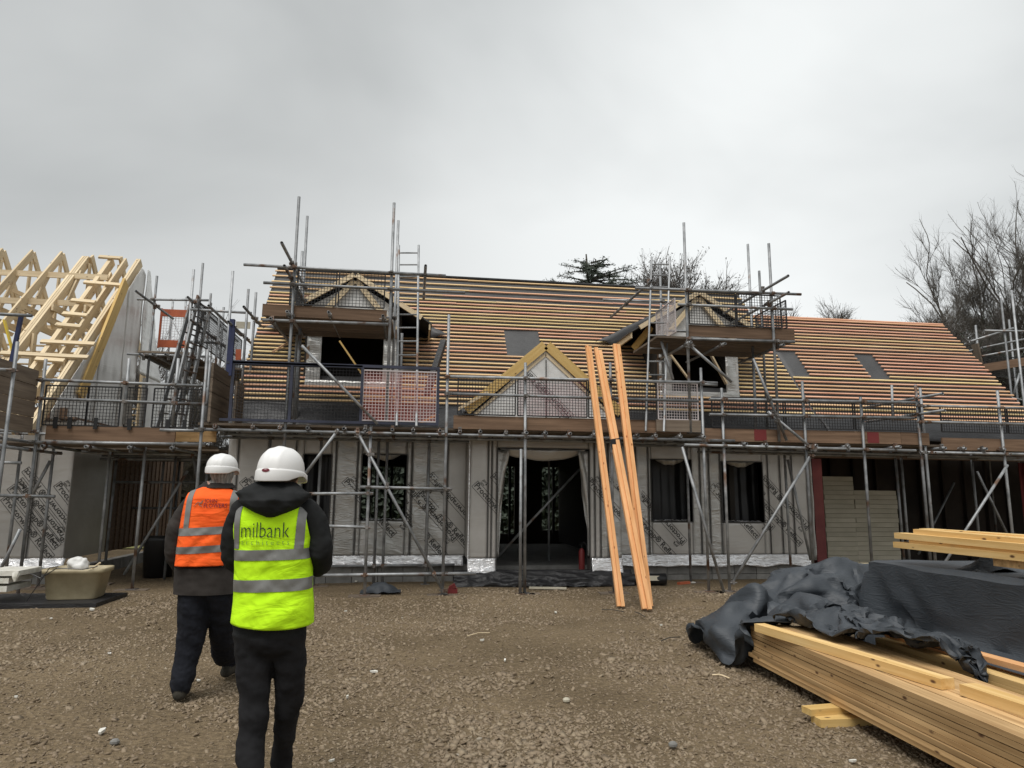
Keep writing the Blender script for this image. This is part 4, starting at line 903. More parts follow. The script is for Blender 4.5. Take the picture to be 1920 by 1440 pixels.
def body(name_parent,chains,hands,mats,head,hem=-1.):
    mb=MB(); segs=[]
    for mi,pts in chains:
        sp=smoothpts(pts); chain(mb,sp); segs+=[(mi,Vector(a[:3]),Vector(b[:3]),(a[3]+a[4]+b[3]+b[4])/4) for a,b in zip(sp,sp[1:])]
    for w,d,side,pn in hands:
        hand(mb,Vector(w),d,side,pn); segs.append((2,Vector(w),Vector(w)+Vector(d).normalized()*.17,.035))
    hc,hr=head['c'],head['r']; f=head['f']; sd=Vector((f.y,-f.x,0)); Mx=Matrix((sd,f,Vector((0,0,1)))).transposed()
    mb.ell(hc,hr,Mx,20,14); mb.ell(hc+f*hr[1]*.35+Vector((0,0,-hr[2]*.55)),(hr[0]*.68,hr[1]*.6,hr[2]*.5),Mx,16,10)
    mb.ell(hc+f*hr[1]*1.0+Vector((0,0,-.02)),(.014,.022,.026),Mx,10,8)          # nose
    for q in (-1,1):
        mb.ell(hc+sd*q*hr[0]*.98+Vector((0,0,-.012)),(.012,.022,.034),Mx,10,8)   # ears
        mb.ell(hc+sd*q*.03+f*hr[1]*.9+Vector((0,0,.008)),(.013,.01,.009),Mx,8,6)
    mb.ell(hc+f*hr[1]*.9+Vector((0,0,-.06)),(.026,.012,.008),Mx,10,6)
    me0=mb.me('body',mats[0]); o=bpy.data.objects.new('body',me0); COL.objects.link(o)
    rm=o.modifiers.new('r','REMESH'); rm.mode='VOXEL'; rm.voxel_size=.0085; rm.use_smooth_shade=True
    sm=o.modifiers.new('s','SMOOTH'); sm.iterations=4; sm.factor=.5
    dg=bpy.context.evaluated_depsgraph_get(); me=bpy.data.meshes.new_from_object(o.evaluated_get(dg)); bpy.data.objects.remove(o)
    me.materials.clear(); [me.materials.append(m) for m in mats]
    # cloth folds on the clothed surface, materials by the nearest limb
    nv=len(me.vertices); co=np.empty(nv*3,np.float32); me.vertices.foreach_get('co',co); co=co.reshape(-1,3)
    best=np.full(nv,1e9); bi=np.zeros(nv,int)
    for mi,a,b,r in segs:
        a_=np.array(a);d=np.array(b-a); t=np.clip(((co-a_)@d)/max(1e-9,d@d),0,1); dist=np.linalg.norm(co-(a_+t[:,None]*d),axis=1)/r
        k=dist<best; best[k]=dist[k]; bi[k]=mi
    hd=np.linalg.norm((co-np.array(hc))/np.array([hr[0],hr[1],hr[2]]),axis=1); k=(hd<1.35)&(co[:,2]>hc.z-hr[2]*1.05); bi[k]=2
    back=(co-np.array(hc))@np.array(f); kk=k&(back<hr[1]*.15)&(hd<1.22); bi[kk]=3
    tr=(bi==0)|(bi==1); bi[tr&(co[:,2]>hem)]=0; bi[tr&(co[:,2]<=hem)]=1; bi[bi==5]=0
    nor=np.empty(nv*3,np.float32); me.vertices.foreach_get('normal',nor); nor=nor.reshape(-1,3)
    cloth=(bi==0)|(bi==1)
    disp=np.array([ (.011*mn.noise(Vector((p[0]*9,p[1]*9,p[2]*(14 if m==1 else 11)+4*p[0])))+.007*abs(mn.noise(Vector((p[0]*22+p[2]*9,p[1]*20,p[2]*26))))) if c else 0 for p,c,m in zip(co,cloth,bi)])
    co=co+nor*disp[:,None]; me.vertices.foreach_set('co',co.astype(np.float32).ravel())
    mi=np.array([bi[p.vertices[0]] for p in me.polygons],np.int32); me.polygons.foreach_set('material_index',mi); me.polygons.foreach_set('use_smooth',[True]*len(me.polygons)); me.update()
    return obj('body',me,name_parent)
M['skin']=mat('skin',(.52,.30,.22),.55)
M['hair_grey']=vary(mat('grey hair',(.25,.23,.2),.8),(.12,.11,.10),(.38,.36,.33),(60,60,6),1,3,bump=.8,bdist=.01)
M['hair_dark']=vary(mat('brown hair',(.06,.035,.02),.7),(.03,.018,.01),(.10,.06,.035),(60,60,6),1,3,bump=.8,bdist=.01)
def cloth(n,c1,c2,r=.9): return vary(mat(n,c1,r,spec=.2),c1,c2,(7,7,7),1,6,(.3,.7),.25,.006)
M['jacket_brown']=cloth('dark brown jacket',(.028,.024,.022),(.05,.044,.04)); M['trouser_navy']=cloth('black navy trousers',(.008,.009,.013),(.018,.020,.027)); M['jacket_black']=cloth('black coat',(.010,.011,.011),(.024,.025,.026)); M['jeans_black']=cloth('black trousers',(.009,.009,.010),(.021,.021,.023))
M['boot']=cloth('muddy boot',(.03,.028,.022),(.075,.068,.055)); M['lime']=cloth('fluorescent lime',(.52,.92,.012),(.60,1.0,.02),.8); M['orange']=cloth('fluorescent orange',(.95,.115,.018),(1.0,.15,.025),.8)
for k_ in ('lime','orange'):
    n,l,b=nodes(M[k_]); tc=n.new('ShaderNodeTexCoord'); mp=n.new('ShaderNodeMapping'); mp.inputs['Rotation'].default_value=(0,R(-38),0); mp.inputs['Scale'].default_value=(3,3,8)
    nz=n.new('ShaderNodeTexNoise'); nz.inputs['Scale'].default_value=1.6; nz.inputs['Detail'].default_value=3; nz.inputs['Distortion'].default_value=1.4; bp=n.new('ShaderNodeBump'); bp.inputs['Strength'].default_value=.42; bp.inputs['Distance'].default_value=.03
    l.new(tc.outputs['Object'],mp.inputs[0]); l.new(mp.outputs[0],nz.inputs[0]); l.new(nz.outputs[0],bp.inputs['Height']); l.new(bp.outputs[0],b.inputs['Normal'])
M['band']=vary(mat('grey reflective tape',(.2,.2,.19),.45,.2),(.17,.172,.165),(.24,.24,.23),(5,5,5),rnd=0); M['helmet']=mat('white helmet shell',(.80,.80,.79),.42,spec=.5)
def person(label,parts): return thing('person',label,'person',parts)
def interp(tab,z):
    tab=sorted(tab)
    if z<=tab[0][0]: return tab[0][1:]
    for a,b in zip(tab,tab[1:]):
        if z<=b[0]:
            t=(z-a[0])/(b[0]-a[0]); t=t*t*(3-2*t)*.35+t*.65; return tuple(x+(y-x)*t for x,y in zip(a[1:],b[1:]))
    return tab[-1][1:]
class Vest:
    """back and front panels of a waistcoat as one parametric surface over the torso"""
    def __init__(s,Y,tab,ztop,zarm,neck,mt,seed):
        s.Y=Y;s.tab=tab;s.ztop=ztop;s.zarm=zarm;s.neck=neck;s.mt=mt;s.seed=seed
    def top(s,x):  # shoulder line, dipping at the neck on the back and falling to the arm
        cx,Wd,D,y=interp(s.tab,s.ztop); a=abs((x-cx)/Wd)
        return s.ztop-.055*max(0,a-.35)-.02*a*a
    def pt(s,u,w,side,off=0.):
        """u -1..1 across, w world height, side -1 back, +1 front"""
        cx,Wd,D,y=interp(s.tab,w); z=w
        lim=1.
        if z>s.zarm: t=min(1,(z-s.zarm)/(s.ztop-s.zarm)); lim=1-.17*math.sin(min(1,t*1.25)*math.pi/2)+.03*t
        q=u*lim; x=cx+Wd*q; dep=D*(1-min(1,abs(q))**2.6)**(1/2.6)
        if lim<1: dep=D*(1-(abs(q))**2.6)**(1/2.6)
        zt=s.top(x); zc=zt-.10
        if z>zc: dep*=math.sqrt(max(.03,1-((z-zc)/(zt-zc+.001))**2))*.85+.15
        n=.008*mn.noise(Vector((x*7+z*9,z*6-x*6,s.seed+side)))+.006*mn.noise(Vector((x*13-z*15,z*12,s.seed+3)))+.004*abs(mn.noise(Vector((x*26+z*20,z*15,s.seed+7))))
        n*=(1.5 if z<s.zarm else .55)
        return Vector((x,s.Y+y+side*(dep+n+off),z))
    def mesh(s,z0,parent):
        cx=interp(s.tab,s.zarm)[0]
        m=MB()
        for side in (-1,1):
            b=MB()
            def fn(u,v):
                uu=2*u-1; x=interp(s.tab,s.ztop)[0]+interp(s.tab,s.ztop)[1]*uu
                zt=s.top(x)
                if side==1 and abs(uu)<.3: zt-=.22*(1-abs(uu)/.3)
                z=z0(uu)+(zt-z0(uu))*v; return s.pt(uu,z,side)
            b.grid(fn,48,60); v,f=solidify(b.v,b.f if side>0 else b.f,Vector((0,side,0)),.004); m.add(v,f)
        return m.o('vest',s.mt,parent,True)
    def band(s,za,zb,parent,u0=-1,u1=1,sides=(-1,1)):
        m=MB()
        for side in sides:
            b=MB(); b.grid(lambda u,v:s.pt(u0+(u1-u0)*u,za(u0+(u1-u0)*u)+(zb(u0+(u1-u0)*u)-za(u0+(u1-u0)*u))*v,side,.004),44,5); m.add(b.v,b.f)
        return m.o('reflective_band',M['band'],parent,True)
    def strap(s,xa0,xa1,xb0,xb1,za,zb,parent):
        """vertical strip from height za (x range xa0..xa1) to zb"""
        b=MB()
        def fn(u,v):
            z=za+(zb-za)*v; x=(xa0+(xa1-xa0)*u)*(1-v)+(xb0+(xb1-xb0)*u)*v; z=min(z,s.top(x)-.004)
            cx,Wd,D,y=interp(s.tab,z); t=min(1,max(0,(z-s.zarm)/(s.ztop-s.zarm))); lim=1-.17*math.sin(min(1,t*1.25)*math.pi/2)+.03*t if z>s.zarm else 1
            return s.pt((x-cx)/Wd/lim,z,-1,.0045)
        b.grid(fn,6,30); return b.o('reflective_strap',M['band'],parent,True)
    def text(s,txt,x0,x1,z0,sy,parent,mt,size=.1,off=-.001,name='vest_lettering'):
        tv,tf=text2d(txt,size,'LEFT',off); mx=max(a for a,b in tv); mnx=min(a for a,b in tv); k=(x1-x0)/(mx-mnx)
        m=MB(); 
        def p(a,b):
            x=x0+(a-mnx)*k; z=z0+b*k*sy; cx,Wd,D,y=interp(s.tab,z); t=min(1,max(0,(z-s.zarm)/(s.ztop-s.zarm))); lim=1-.17*math.sin(min(1,t*1.25)*math.pi/2)+.03*t if z>s.zarm else 1
            return s.pt((x-cx)/Wd/lim,z,-1,.006)
        bm=bmesh.new(); vs=[bm.verts.new((a,b,0)) for a,b in tv]
        for q in tf:
            try: bm.faces.new([vs[i] for i in q])
            except Exception: pass
        st=.008/k
        for ax,lo,hi in ((0,mnx,mx),(1,min(b for a,b in tv),max(b for a,b in tv))):
            c=lo+st/(1 if ax==0 else sy)
            while c<hi: co=[0,0,0]; no=[0,0,0]; co[ax]=c; no[ax]=1; bmesh.ops.bisect_plane(bm,geom=bm.verts[:]+bm.edges[:]+bm.faces[:],plane_co=co,plane_no=no); c+=st/(1 if ax==0 else sy)
        for v in bm.verts: v.co=p(v.co.x,v.co.y)
        me=bpy.data.meshes.new(name); bm.to_mesh(me); bm.free(); me.materials.append(mt); return obj(name,me,parent)
def helmet(c,r,tilt,parent,yaw=0.,label=True):
    """safety helmet: ribbed shell, rim band and peak; c centre of the rim plane"""
    Mx=Matrix.Translation(c)@Matrix.Rotation(yaw,4,'Z')@Matrix.Rotation(tilt,4,'X'); rx,ry,rz=r; m=MB()
    def shell(u,v):
        a=u*2*math.pi; b=v*math.pi/2; k=1+.035*math.exp(-((math.cos(a)*math.cos(b))/.10)**2)*max(0,math.sin(b))**.5+.018*math.exp(-((abs(math.cos(a)*math.cos(b))-.36)/.06)**2)
        cb=math.cos(b)**.82; return Mx@Vector((rx*math.cos(a)*cb*k,ry*math.sin(a)*cb*k,rz*math.sin(b)**.92*k))
    m.grid(shell,64,24)
    def rim(u,v):
        a=u*2*math.pi; back=max(0,-math.sin(a)); front=max(0,math.sin(a)); dz=[.004,0,-.006,-.036-.018*back,-.040-.018*back,-.036][v_i(v)]; k=[1.0,1.035,1.045,1.06,1.045,.98][v_i(v)]
        if front>.2: k+= .28*((front-.2)/.8)**1.5*(1 if v_i(v)>=2 else .3)
        cut=.018*max(0,abs(math.cos(a))-.75)*4*(1 if v_i(v) in(3,4,5) else 0)
        return Mx@Vector((rx*math.cos(a)*k,ry*math.sin(a)*k,dz+cut))
    def v_i(v): return int(round(v*5))
    m.grid(rim,64,5); hm=m.o('helmet',M['helmet'],parent,True)
    return hm,Mx
# --- person in the lime vest
def lime():
    Y=3.5; P=lambda px,py,dy=0.: aY(px,py,Y+0)+Vector((0,dy,0))
    c=P(512,1100); t=thing('person','person in black coat and white helmet wearing the lime yellow safety vest, nearer walker','person',(c.x,Y,0)); u=.00268
    def q(px,py,rx,ry,dy=0.): v=P(px,py,dy); return (v.x,v.y,v.z,rx*u if rx>1 else rx,ry)
    def leg(px,py,r,dy,ry=None): v=P(px,py,dy); return (v.x,v.y,v.z,r,ry or r)
    ch=[(0,[q(509,1165,66,.115),q(511,1110,64,.11),q(512,1050,62,.10),q(513,985,66,.11),q(514,950,66,.085,-.005),q(516,925,38,.07,.01),q(521,905,.055,.06,.02)]),
        (5,[leg(573,958,.062,0),leg(592,985,.06,0),leg(601,1035,.057,.0),leg(590,1066,.05,.10),leg(568,1050,.042,.27)]),
        (5,[leg(456,960,.062,0),leg(441,985,.055,0),leg(434,1040,.05,.02),leg(444,1066,.048,.12),leg(468,1052,.042,.27)]),
        (1,[q(506,1160,58,.115),q(506,1195,60,.12,.0)]),
        (1,[leg(477,1185,.09,0,.105),leg(476,1250,.077,0,.09),leg(479,1330,.062,-.02,.07),leg(475,1400,.058,-.05,.066),(P(480,1440).x,Y-.08,.28,.05,.055),(P(480,1440).x,Y-.1,.12,.052,.055)]),
        (1,[leg(538,1185,.088,.02,.105),leg(541,1250,.072,.04,.09),leg(535,1330,.062,.08,.07),leg(522,1400,.05,.14,.06),(P(516,1440).x,Y+.18,.28,.045,.05),(P(514,1440).x,Y+.2,.12,.048,.05)])]
    for sx,dy in ((P(480,1440).x,-.1),(P(514,1440).x,.2)): ch.append((4,[(sx,Y+dy-.06,.045,.042,.04),(sx,Y+dy+.03,.05,.046,.045),(sx+.01,Y+dy+.12,.035,.045,.03),(sx+.015,Y+dy+.18,.03,.036,.022)]))
    w1=P(568,1050,.27);w2=P(468,1052,.27)
    body(t,ch,[(w1,(-.55,.6,.25),1,(0,-.2,-1)),(w2,(.55,.6,.25),-1,(0,-.2,-1))],[M['jacket_black'],M['jeans_black'],M['skin'],M['hair_dark'],M['boot']],dict(c=P(528,884,.02),r=(.076,.096,.115),f=Vector((.35,.937,0)).normalized()),P(385,1190).z)
    tab=[]
    for py,l,r,d in ((1172,431,592,.150),(1140,434,592,.145),(1103,437,590,.135),(1060,438,590,.13),(1027,439,588,.13),(985,434,592,.135),(955,437,592,.13),(935,440,590,.12)):
        a,b=P(l,py),P(r,py); tab.append((a.z,(a.x+b.x)/2,(b.x-a.x)/2*.955,d,0.))
    zt=P(515,930).z; V=Vest(Y,tab,zt,P(515,1015).z,0,M['lime'],2.)
    zh=P(510,1171).z; V.mesh(lambda s:zh+.016*s*s-.008*s,t)
    for a,b in ((1046,1027),(1103,1081)): za,zb=P(512,a).z,P(512,b).z; V.band(lambda s,z=za:z+.004*s,lambda s,z=zb:z+.004*s,t)
    z0,z1=P(500,1026).z,P(500,936).z
    V.strap(P(445,1026).x,P(457,1026).x,P(450,938).x,P(463,938).x,z0,z1,t); V.strap(P(559,1026).x,P(575,1026).x,P(568,938).x,P(582,938).x,z0,z1,t)
    ink=mat('dark green print',(.03,.05,.02),.6); V.text('milbank',P(463,1000).x,P(551,1000).x,P(500,1005).z,1.45,t,ink,off=-.0012); pale=mat('pale green print',(.22,.34,.05),.6)
    V.text('a r c h i t e c t s',P(463,1015).x,P(551,1015).x,P(500,1018).z,1.0,t,pale,off=-.001)
    # collapsed hood
    hb=[(903,36,.065,.0),(912,46,.085,-.02),(925,64,.11,-.045),(938,56,.125,-.065),(950,46,.11,-.075),(960,30,.085,-.085),(968,10,.05,-.10)]
    def fn(a,v):
        k=v*(len(hb)-1); i=min(int(k),len(hb)-2); f_=k-i; e=[x+(y-x)*f_ for x,y in zip(hb[i],hb[i+1])]; c_=P(517,e[0]); th=a*2*math.pi
        if e[0]>938: th=th
        p=Vector((c_.x+e[1]*u*math.cos(th),Y+.0+e[3]+e[2]*math.sin(th)*(1 if math.sin(th)<0 else .6),c_.z))
        n=.010*mn.noise(Vector((p.x*16,p.z*22,1)))+.007*abs(mn.noise(Vector((p.x*30+p.z*30,p.z*14,3))))
        return p+Vector((n*math.cos(th),n*1.6*math.sin(th),n*.5))
    b=MB(); b.grid(fn,60,36); b.o('hood',M['jacket_black'],t,True)
    hc=P(526,885,.01); hm,Mx=helmet(hc,(.105,.136,.120),R(-4),t,R(-14))
    # oval badge and rim
    b=MB(); 
    def fn(u_,v): 
        a=R(-104)+R(-8)*0+ (u_-.5)*.22; 
        return None
    bd=P(508,883); ov=MB(); n=20; x0=bd.x; z0=bd.z
    dg=[]; hme=hm.data; bv=BVHTree.FromPolygons([hm.matrix_world@v.co if 0 else v.co for v in hme.vertices],[tuple(p.vertices) for p in hme.polygons])
    inv=WM[hm.name].inverted()
    def proj(x,z):
        h=bv.ray_cast(inv@Vector((x,Y-1,z)),Vector((0,1,0))); y=h[0].y-.002 if h[0] is not None else Y-.13; return Vector((x,y,z))
    pts=[proj(x0,z0)]+[proj(x0+.019*math.cos(2*math.pi*k/n),z0+.009*math.sin(2*math.pi*k/n)) for k in range(n)]
    ov.add(pts,[(0,1+k,1+(k+1)%n) for k in range(n)]); ov.o('helmet_badge',mat('maroon badge',(.13,.01,.02),.4),t)
lime()
def orange():
    Y=5.75; P=lambda px,py,dy=0.: aY(px,py,Y)+Vector((0,dy,0)); u=.00442
    c=P(390,1050); t=thing('person','grey haired person in brown coat, white helmet and orange safety vest, farther walker','person',(c.x,Y,0))
    def q(px,py,rx,ry,dy=0.): v=P(px,py,dy); return (v.x,v.y,v.z,rx*u,ry)
    def leg(px,py,r,dy,ry=None): v=P(px,py,dy); return (v.x,v.y,v.z,r,ry or r)
    xl=P(345,1290).x; Yl=Y; Yr=6.35; xr=aY(427,1250,Yr).x
    ch=[(0,[q(389,1095,50,.15),q(390,1070,51,.15),q(395,1030,49,.14),q(400,985,50,.14),q(403,945,49,.12),q(406,925,36,.10,.01),q(413,907,20,.08,.01),q(414,900,16,.075,.01)]),
        (5,[leg(362,945,.075,0),leg(343,970,.075,0),leg(328,1010,.07,-.01),leg(326,1045,.06,.02),leg(338,1078,.052,.12)]),
        (5,[leg(447,945,.075,0),leg(462,970,.07,0),leg(470,1010,.065,0),leg(466,1050,.055,.1),leg(452,1068,.05,.2)]),
        (1,[leg(368,1105,.125,0,.14),leg(364,1150,.12,0,.13),leg(357,1200,.098,.0,.105),leg(350,1245,.085,-.03,.09),leg(346,1272,.082,-.06,.085),(xl,Yl-.07,.14,.075,.08),(xl,Yl-.07,.10,.07,.075)]),
        (1,[leg(410,1105,.115,0,.14),leg(412,1150,.105,.07,.12),(aY(417,1195,Y+.22).x,Y+.22,aY(417,1195,Y+.22).z,.095,.1),(aY(422,1228,Y+.42).x,Y+.42,aY(422,1228,Y+.42).z,.088,.09),(xr,Yr+.0,.22,.075,.075),(xr,Yr,.13,.07,.07)])]
    sk=MB()
    def fs(a,v):
        th=a*2*math.pi; c_=P(388,1062+49*v); k=1+.05*v+.02*math.sin(th*5+1)*v; return Vector((c_.x+.232*k*math.cos(th),Y+.165*k*math.sin(th)+.008*mn.noise(Vector((th*3,v*5,2))),c_.z))
    sk.grid(fs,60,14); sk.o('coat_skirt',M['jacket_brown'],t,True)
    for x_,y_,dx in ((xl,Yl-.05,-.03),(xr,Yr,.04)): ch.append((4,[(x_,y_-.06,.05,.046,.045),(x_+dx*.3,y_+.03,.055,.052,.05),(x_+dx,y_+.14,.04,.054,.036),(x_+dx*1.6,y_+.20,.035,.044,.028)]))
    body(t,ch,[(P(338,1078,.12),(.35,.5,-.6),1,(.8,.3,0)),(P(452,1068,.2),(-.5,.6,-.1),1,(0,0,-1))],[M['jacket_brown'],M['trouser_navy'],M['skin'],M['hair_grey'],M['boot']],dict(c=P(416,886,.01),r=(.083,.10,.12),f=Vector((.12,.99,0)).normalized()),P(385,1110).z)
    tab=[]
    for py,l,r,d in ((1058,331,441,.182),(1030,334,441,.178),(1000,338,445,.17),(965,343,452,.165),(935,346,461,.15),(918,350,460,.13)):
        a,b=P(l,py),P(r,py); tab.append((a.z,(a.x+b.x)/2,(b.x-a.x)/2,d,0.))
    V=Vest(Y,tab,P(405,911).z,P(400,985).z,0,M['orange'],11.); zh=P(390,1058).z; V.mesh(lambda s:zh+.004*s,t)
    for a,b in ((1001,987),(1034,1021)): za,zb=P(400,a).z,P(400,b).z; V.band(lambda s,z=za:z+.012*s,lambda s,z=zb:z+.012*s,t)
    z0,z1=P(400,990).z,P(400,918).z
    V.strap(P(354,990).x,P(365,990).x,P(361,920).x,P(373,920).x,z0,z1,t); V.strap(P(436,990).x,P(447,990).x,P(441,920).x,P(453,920).x,z0,z1,t)
    ink=mat('maroon print',(.25,.015,.02),.6); V.text('JOHN',P(394,942).x,P(417,942).x,P(400,942).z,1.15,t,ink,off=.001); V.text('FLOWERS',P(393,951).x,P(435,951).x,P(400,951).z,1.15,t,ink,off=.0012)
    # small line drawing of a hill beside the name
    m=MB(); pts=[(375,949),(383,941),(389,944),(392,938),(384,946),(391,949)]
    for a,b in zip(pts,pts[1:]):
        A,B=P(*a),P(*b); 
        def pr(p): cx,Wd,D,y=interp(tab,p.z); tt=min(1,max(0,(p.z-V.zarm)/(V.ztop-V.zarm))); lim=1-.17*math.sin(min(1,tt*1.25)*math.pi/2)+.03*tt; return V.pt((p.x-cx)/Wd/lim,p.z,-1,.008)
        m.tube([pr(A),pr(A.lerp(B,.5)),pr(B)],.0022,5)
    m.o('vest_emblem',mat('teal print',(.10,.16,.14),.6),t)
    # turned up collar
    def fn(a,v):
        th=a*2*math.pi; c_=P(413,915-9*v); r=.115-.03*v; return c_+Vector((r*1.05*math.cos(th),r*.9*math.sin(th)+.0,.008*mn.noise(Vector((th*2,v*3,0)))))
    b=MB(); b.grid(fn,36,8); b.o('collar',M['jacket_brown'],t,True)
    hm,_=helmet(P(416,877,.01),(.112,.142,.108),R(-3),t,R(-7))
orange()
# ------------------------------------------------------------------ leaning orange timbers, tied in bundles
def lean(label,pieces):
    a=pieces[0][0]; t=thing('timber_bundle',label,'timber',(a.x,a.y,0),'orange timbers leaning on the scaffold')
    for (p,q,w,h) in pieces: plank('timber',p,q,w,h,M['timber_orange'],t,up=(0,-1,.2))
    return t
def L2(px0,py0,px1,py1,Y=YO-.16): 
    return aZ(px0,py0,.01),aY(px1,py1,Y)
a,b=L2(1160,1137,1100,648); 
lean('left leaning pair of long orange timbers resting on the guard rail',[(a,b,.047,.055),(a+Vector((.049,-.03,0)),b+Vector((.045,-.02,-.03)),.047,.06)])
a,b=L2(1208,1142,1117,653)
t=lean('middle strapped bundle of orange timbers, crossing behind its right hand neighbour',[(a,b,.06,.06),(a+Vector((.06,-.045,0)),b+Vector((.056,-.04,-.05)),.056,.06)])
s_=a.lerp(b,.585)+Vector((.03,-.03,0)); MB().beam(s_-Vector((.08,.0,.012)),s_+Vector((.075,0,.012)),.16,.012,(0,-1,0)).o('strap',M['blackplastic'],t)
a,b=L2(1214,1138,1152,646)
lean('right leaning pair of orange timbers standing more upright than the others',[(a+Vector((0,.08,0)),b,.055,.06),(a+Vector((.058,.04,0)),b+Vector((.052,-.03,-.01)),.06,.06)])
# ------------------------------------------------------------------ timber stacks
def stack(label,x0,y0,x1,y1,wid,z0,rows,cols,h,w,mt,group=None,jit=.05,name='timber_stack'):
    t=thing(name,label,'timber stack',(x0,y0,z0),group); d=Vector((x1-x0,y1-y0,0)).normalized(); n=Vector((-d.y,d.x,0)); n=n if n.x>0 else -n; L=math.hypot(x1-x0,y1-y0)
    for r in range(rows):
        for c in range(cols):
            if 0<c<cols-1 and r<rows-1: continue
            o=Vector((x0,y0,0))+n*(w*(c+.5)+random.uniform(-.014,.010)); j=random.uniform(-jit,jit)
            plank('plank',o+d*j+Vector((0,0,z0+h*(r+.5)+random.uniform(-.003,.003))),o+d*(L+random.uniform(-jit,jit))+Vector((0,0,z0+h*(r+.5)+random.uniform(-.004,.004))),w-.006,h-.004,mt,t)
    # solid core hidden inside the stack
    if cols>2 and rows>1: m=MB(); a=Vector((x0,y0,z0+.01))+n*w*1.02+d*.08; b=a+d*(L-.16); m.beam(a+n*(w*(cols-2.04)/2)+Vector((0,0,(rows-1)*h/2)),b+n*(w*(cols-2.04)/2)+Vector((0,0,(rows-1)*h/2)),w*(cols-2.05),(rows-1)*h-.02); m.o('core_planks',mt,t)
    return t
stack('long low stack of wet reddish planks in the right foreground',2.98,6.0,2.82,1.6,.6,.10,9,5,.033,.125,M['timber_stack'])
zt=.10+9*.033
def single(name,label,a,b,w,h,mt,cat='timber',group=None,**k): 
    o=plank(name,a,b,w,h,mt,None,**k); tag(o,label,cat,group); return o
za=zt+.033
single('timber_beam','single pale beam lying on top along the front edge of the wet plank stack',aZ(1424,1176,za)+Vector((0,0,-.0)),aZ(1782,1284,za)+Vector((0,.02,0)),.098,.062,M['timber_top'])
single('timber_beam','short pale beam at the bottom right, end to end with the beam beside it',aZ(1815,1292,za),aZ(2010,1356,za)+Vector((0,-.2,0)),.11,.062,M['timber_top'])
a=aZ(1510,1334,.03); b=aZ(1640,1330,.03)
single('timber_offcut','upper short offcut poking from under the long plank stack',aZ(1512,1333,.075),aZ(1512,1333,.075)+Vector((.85,.10,0)),.10,.042,M['timber_yellow'],'offcut','offcuts under the plank stack')
single('timber_offcut','lower yellow offcut on the gravel, nearest the camera under the plank stack',aZ(1530,1352,.028),aZ(1530,1352,.028)+Vector((.85,.0,0)),.12,.05,M['timber_yellow'],'offcut','offcuts under the plank stack')
stack('second plank stack behind the tarpaulin fold, brighter wet timber',3.78,5.4,3.72,2.0,.6,.12,6,3,.045,.11,M['timber_top'])
z2=.12+6*.045
single('timber_beam','orange brown beam lying on top of the second stack against the tarpaulin',aZ(1668,1186,z2+.03),aZ(1980,1272,z2+.03),.10,.06,M['timber_orange'])
# upper timbers on the covered stack
t=thing('timber_stack','bundle of knotty yellow beams carried on blocks over the covered stack','timber stack',(4.35,5.0,1.1))
for (x0,y0,x1,y1,w,h,dx) in ((1726,998,1990,1022,.14,.055,.05),(1688,1004,1990,1032,.12,.05,-.02),(1716,1013,1990,1043,.12,.055,.0),(1686,1021,1990,1052,.12,.05,-.03),(1735,996,1990,1014,.12,.05,.18)):
    a=aX(x0,y0,4.35+dx);b=aX(x1,y1,4.35+dx); plank('beam',a,b,w,h,M['timber_top'],t)
t=thing('bearer_blocks','reddish sawn timber blocks holding up the yellow beams on the stack','timber block',(4.45,4.4,.93))
a=aX(1862,1052,4.30); MB().box(4.3,4.95,a.y-.32,a.y,1.02,1.12).o('block',M['timber_stack'],t); MB().box(4.32,4.95,a.y-.95,a.y-.34,1.02,1.12).o('block',M['timber_top'],t)
MB().box(4.4,4.98,a.y-.95,a.y-.25,.955,1.015).o('block',M['timber_top'],t)
# ------------------------------------------------------------------ tarpaulins
def sharp(me,ang):
    bm=bmesh.new(); bm.from_mesh(me)
    for e in bm.edges:
        if len(e.link_faces)==2 and e.calc_face_angle(0)>R(ang): e.smooth=False
    bm.to_mesh(me); bm.free()
def draped(name,label,nu,nv,data,mt,sink=0.,ysc=1.):
    """heavy sheet whose folds were worked out by letting a cloth settle; stored as steps of two millimetres"""
    q=np.array(data).reshape(nv+1,nu+1,3); q[:,0]=np.cumsum(q[:,0],0); q=np.cumsum(q,1); P=q.reshape(-1,3)/500.+np.array([0,0,-.1]); P[:,2]-=sink*np.maximum(0,P[:,2]-.46); P[:,1]=6.1-(6.1-P[:,1])*ysc if ysc!=1 else P[:,1]
    f=[(j*(nu+1)+i,j*(nu+1)+i+1,(j+1)*(nu+1)+i+1,(j+1)*(nu+1)+i) for j in range(nv) for i in range(nu)]
    me=mesh(name,P.tolist(),f,mt,True); o=obj(name,me); m=o.modifiers.new('thickness','SOLIDIFY'); m.thickness=.004; m.offset=0; sharp(me,52); return tag(o,label,'tarpaulin')
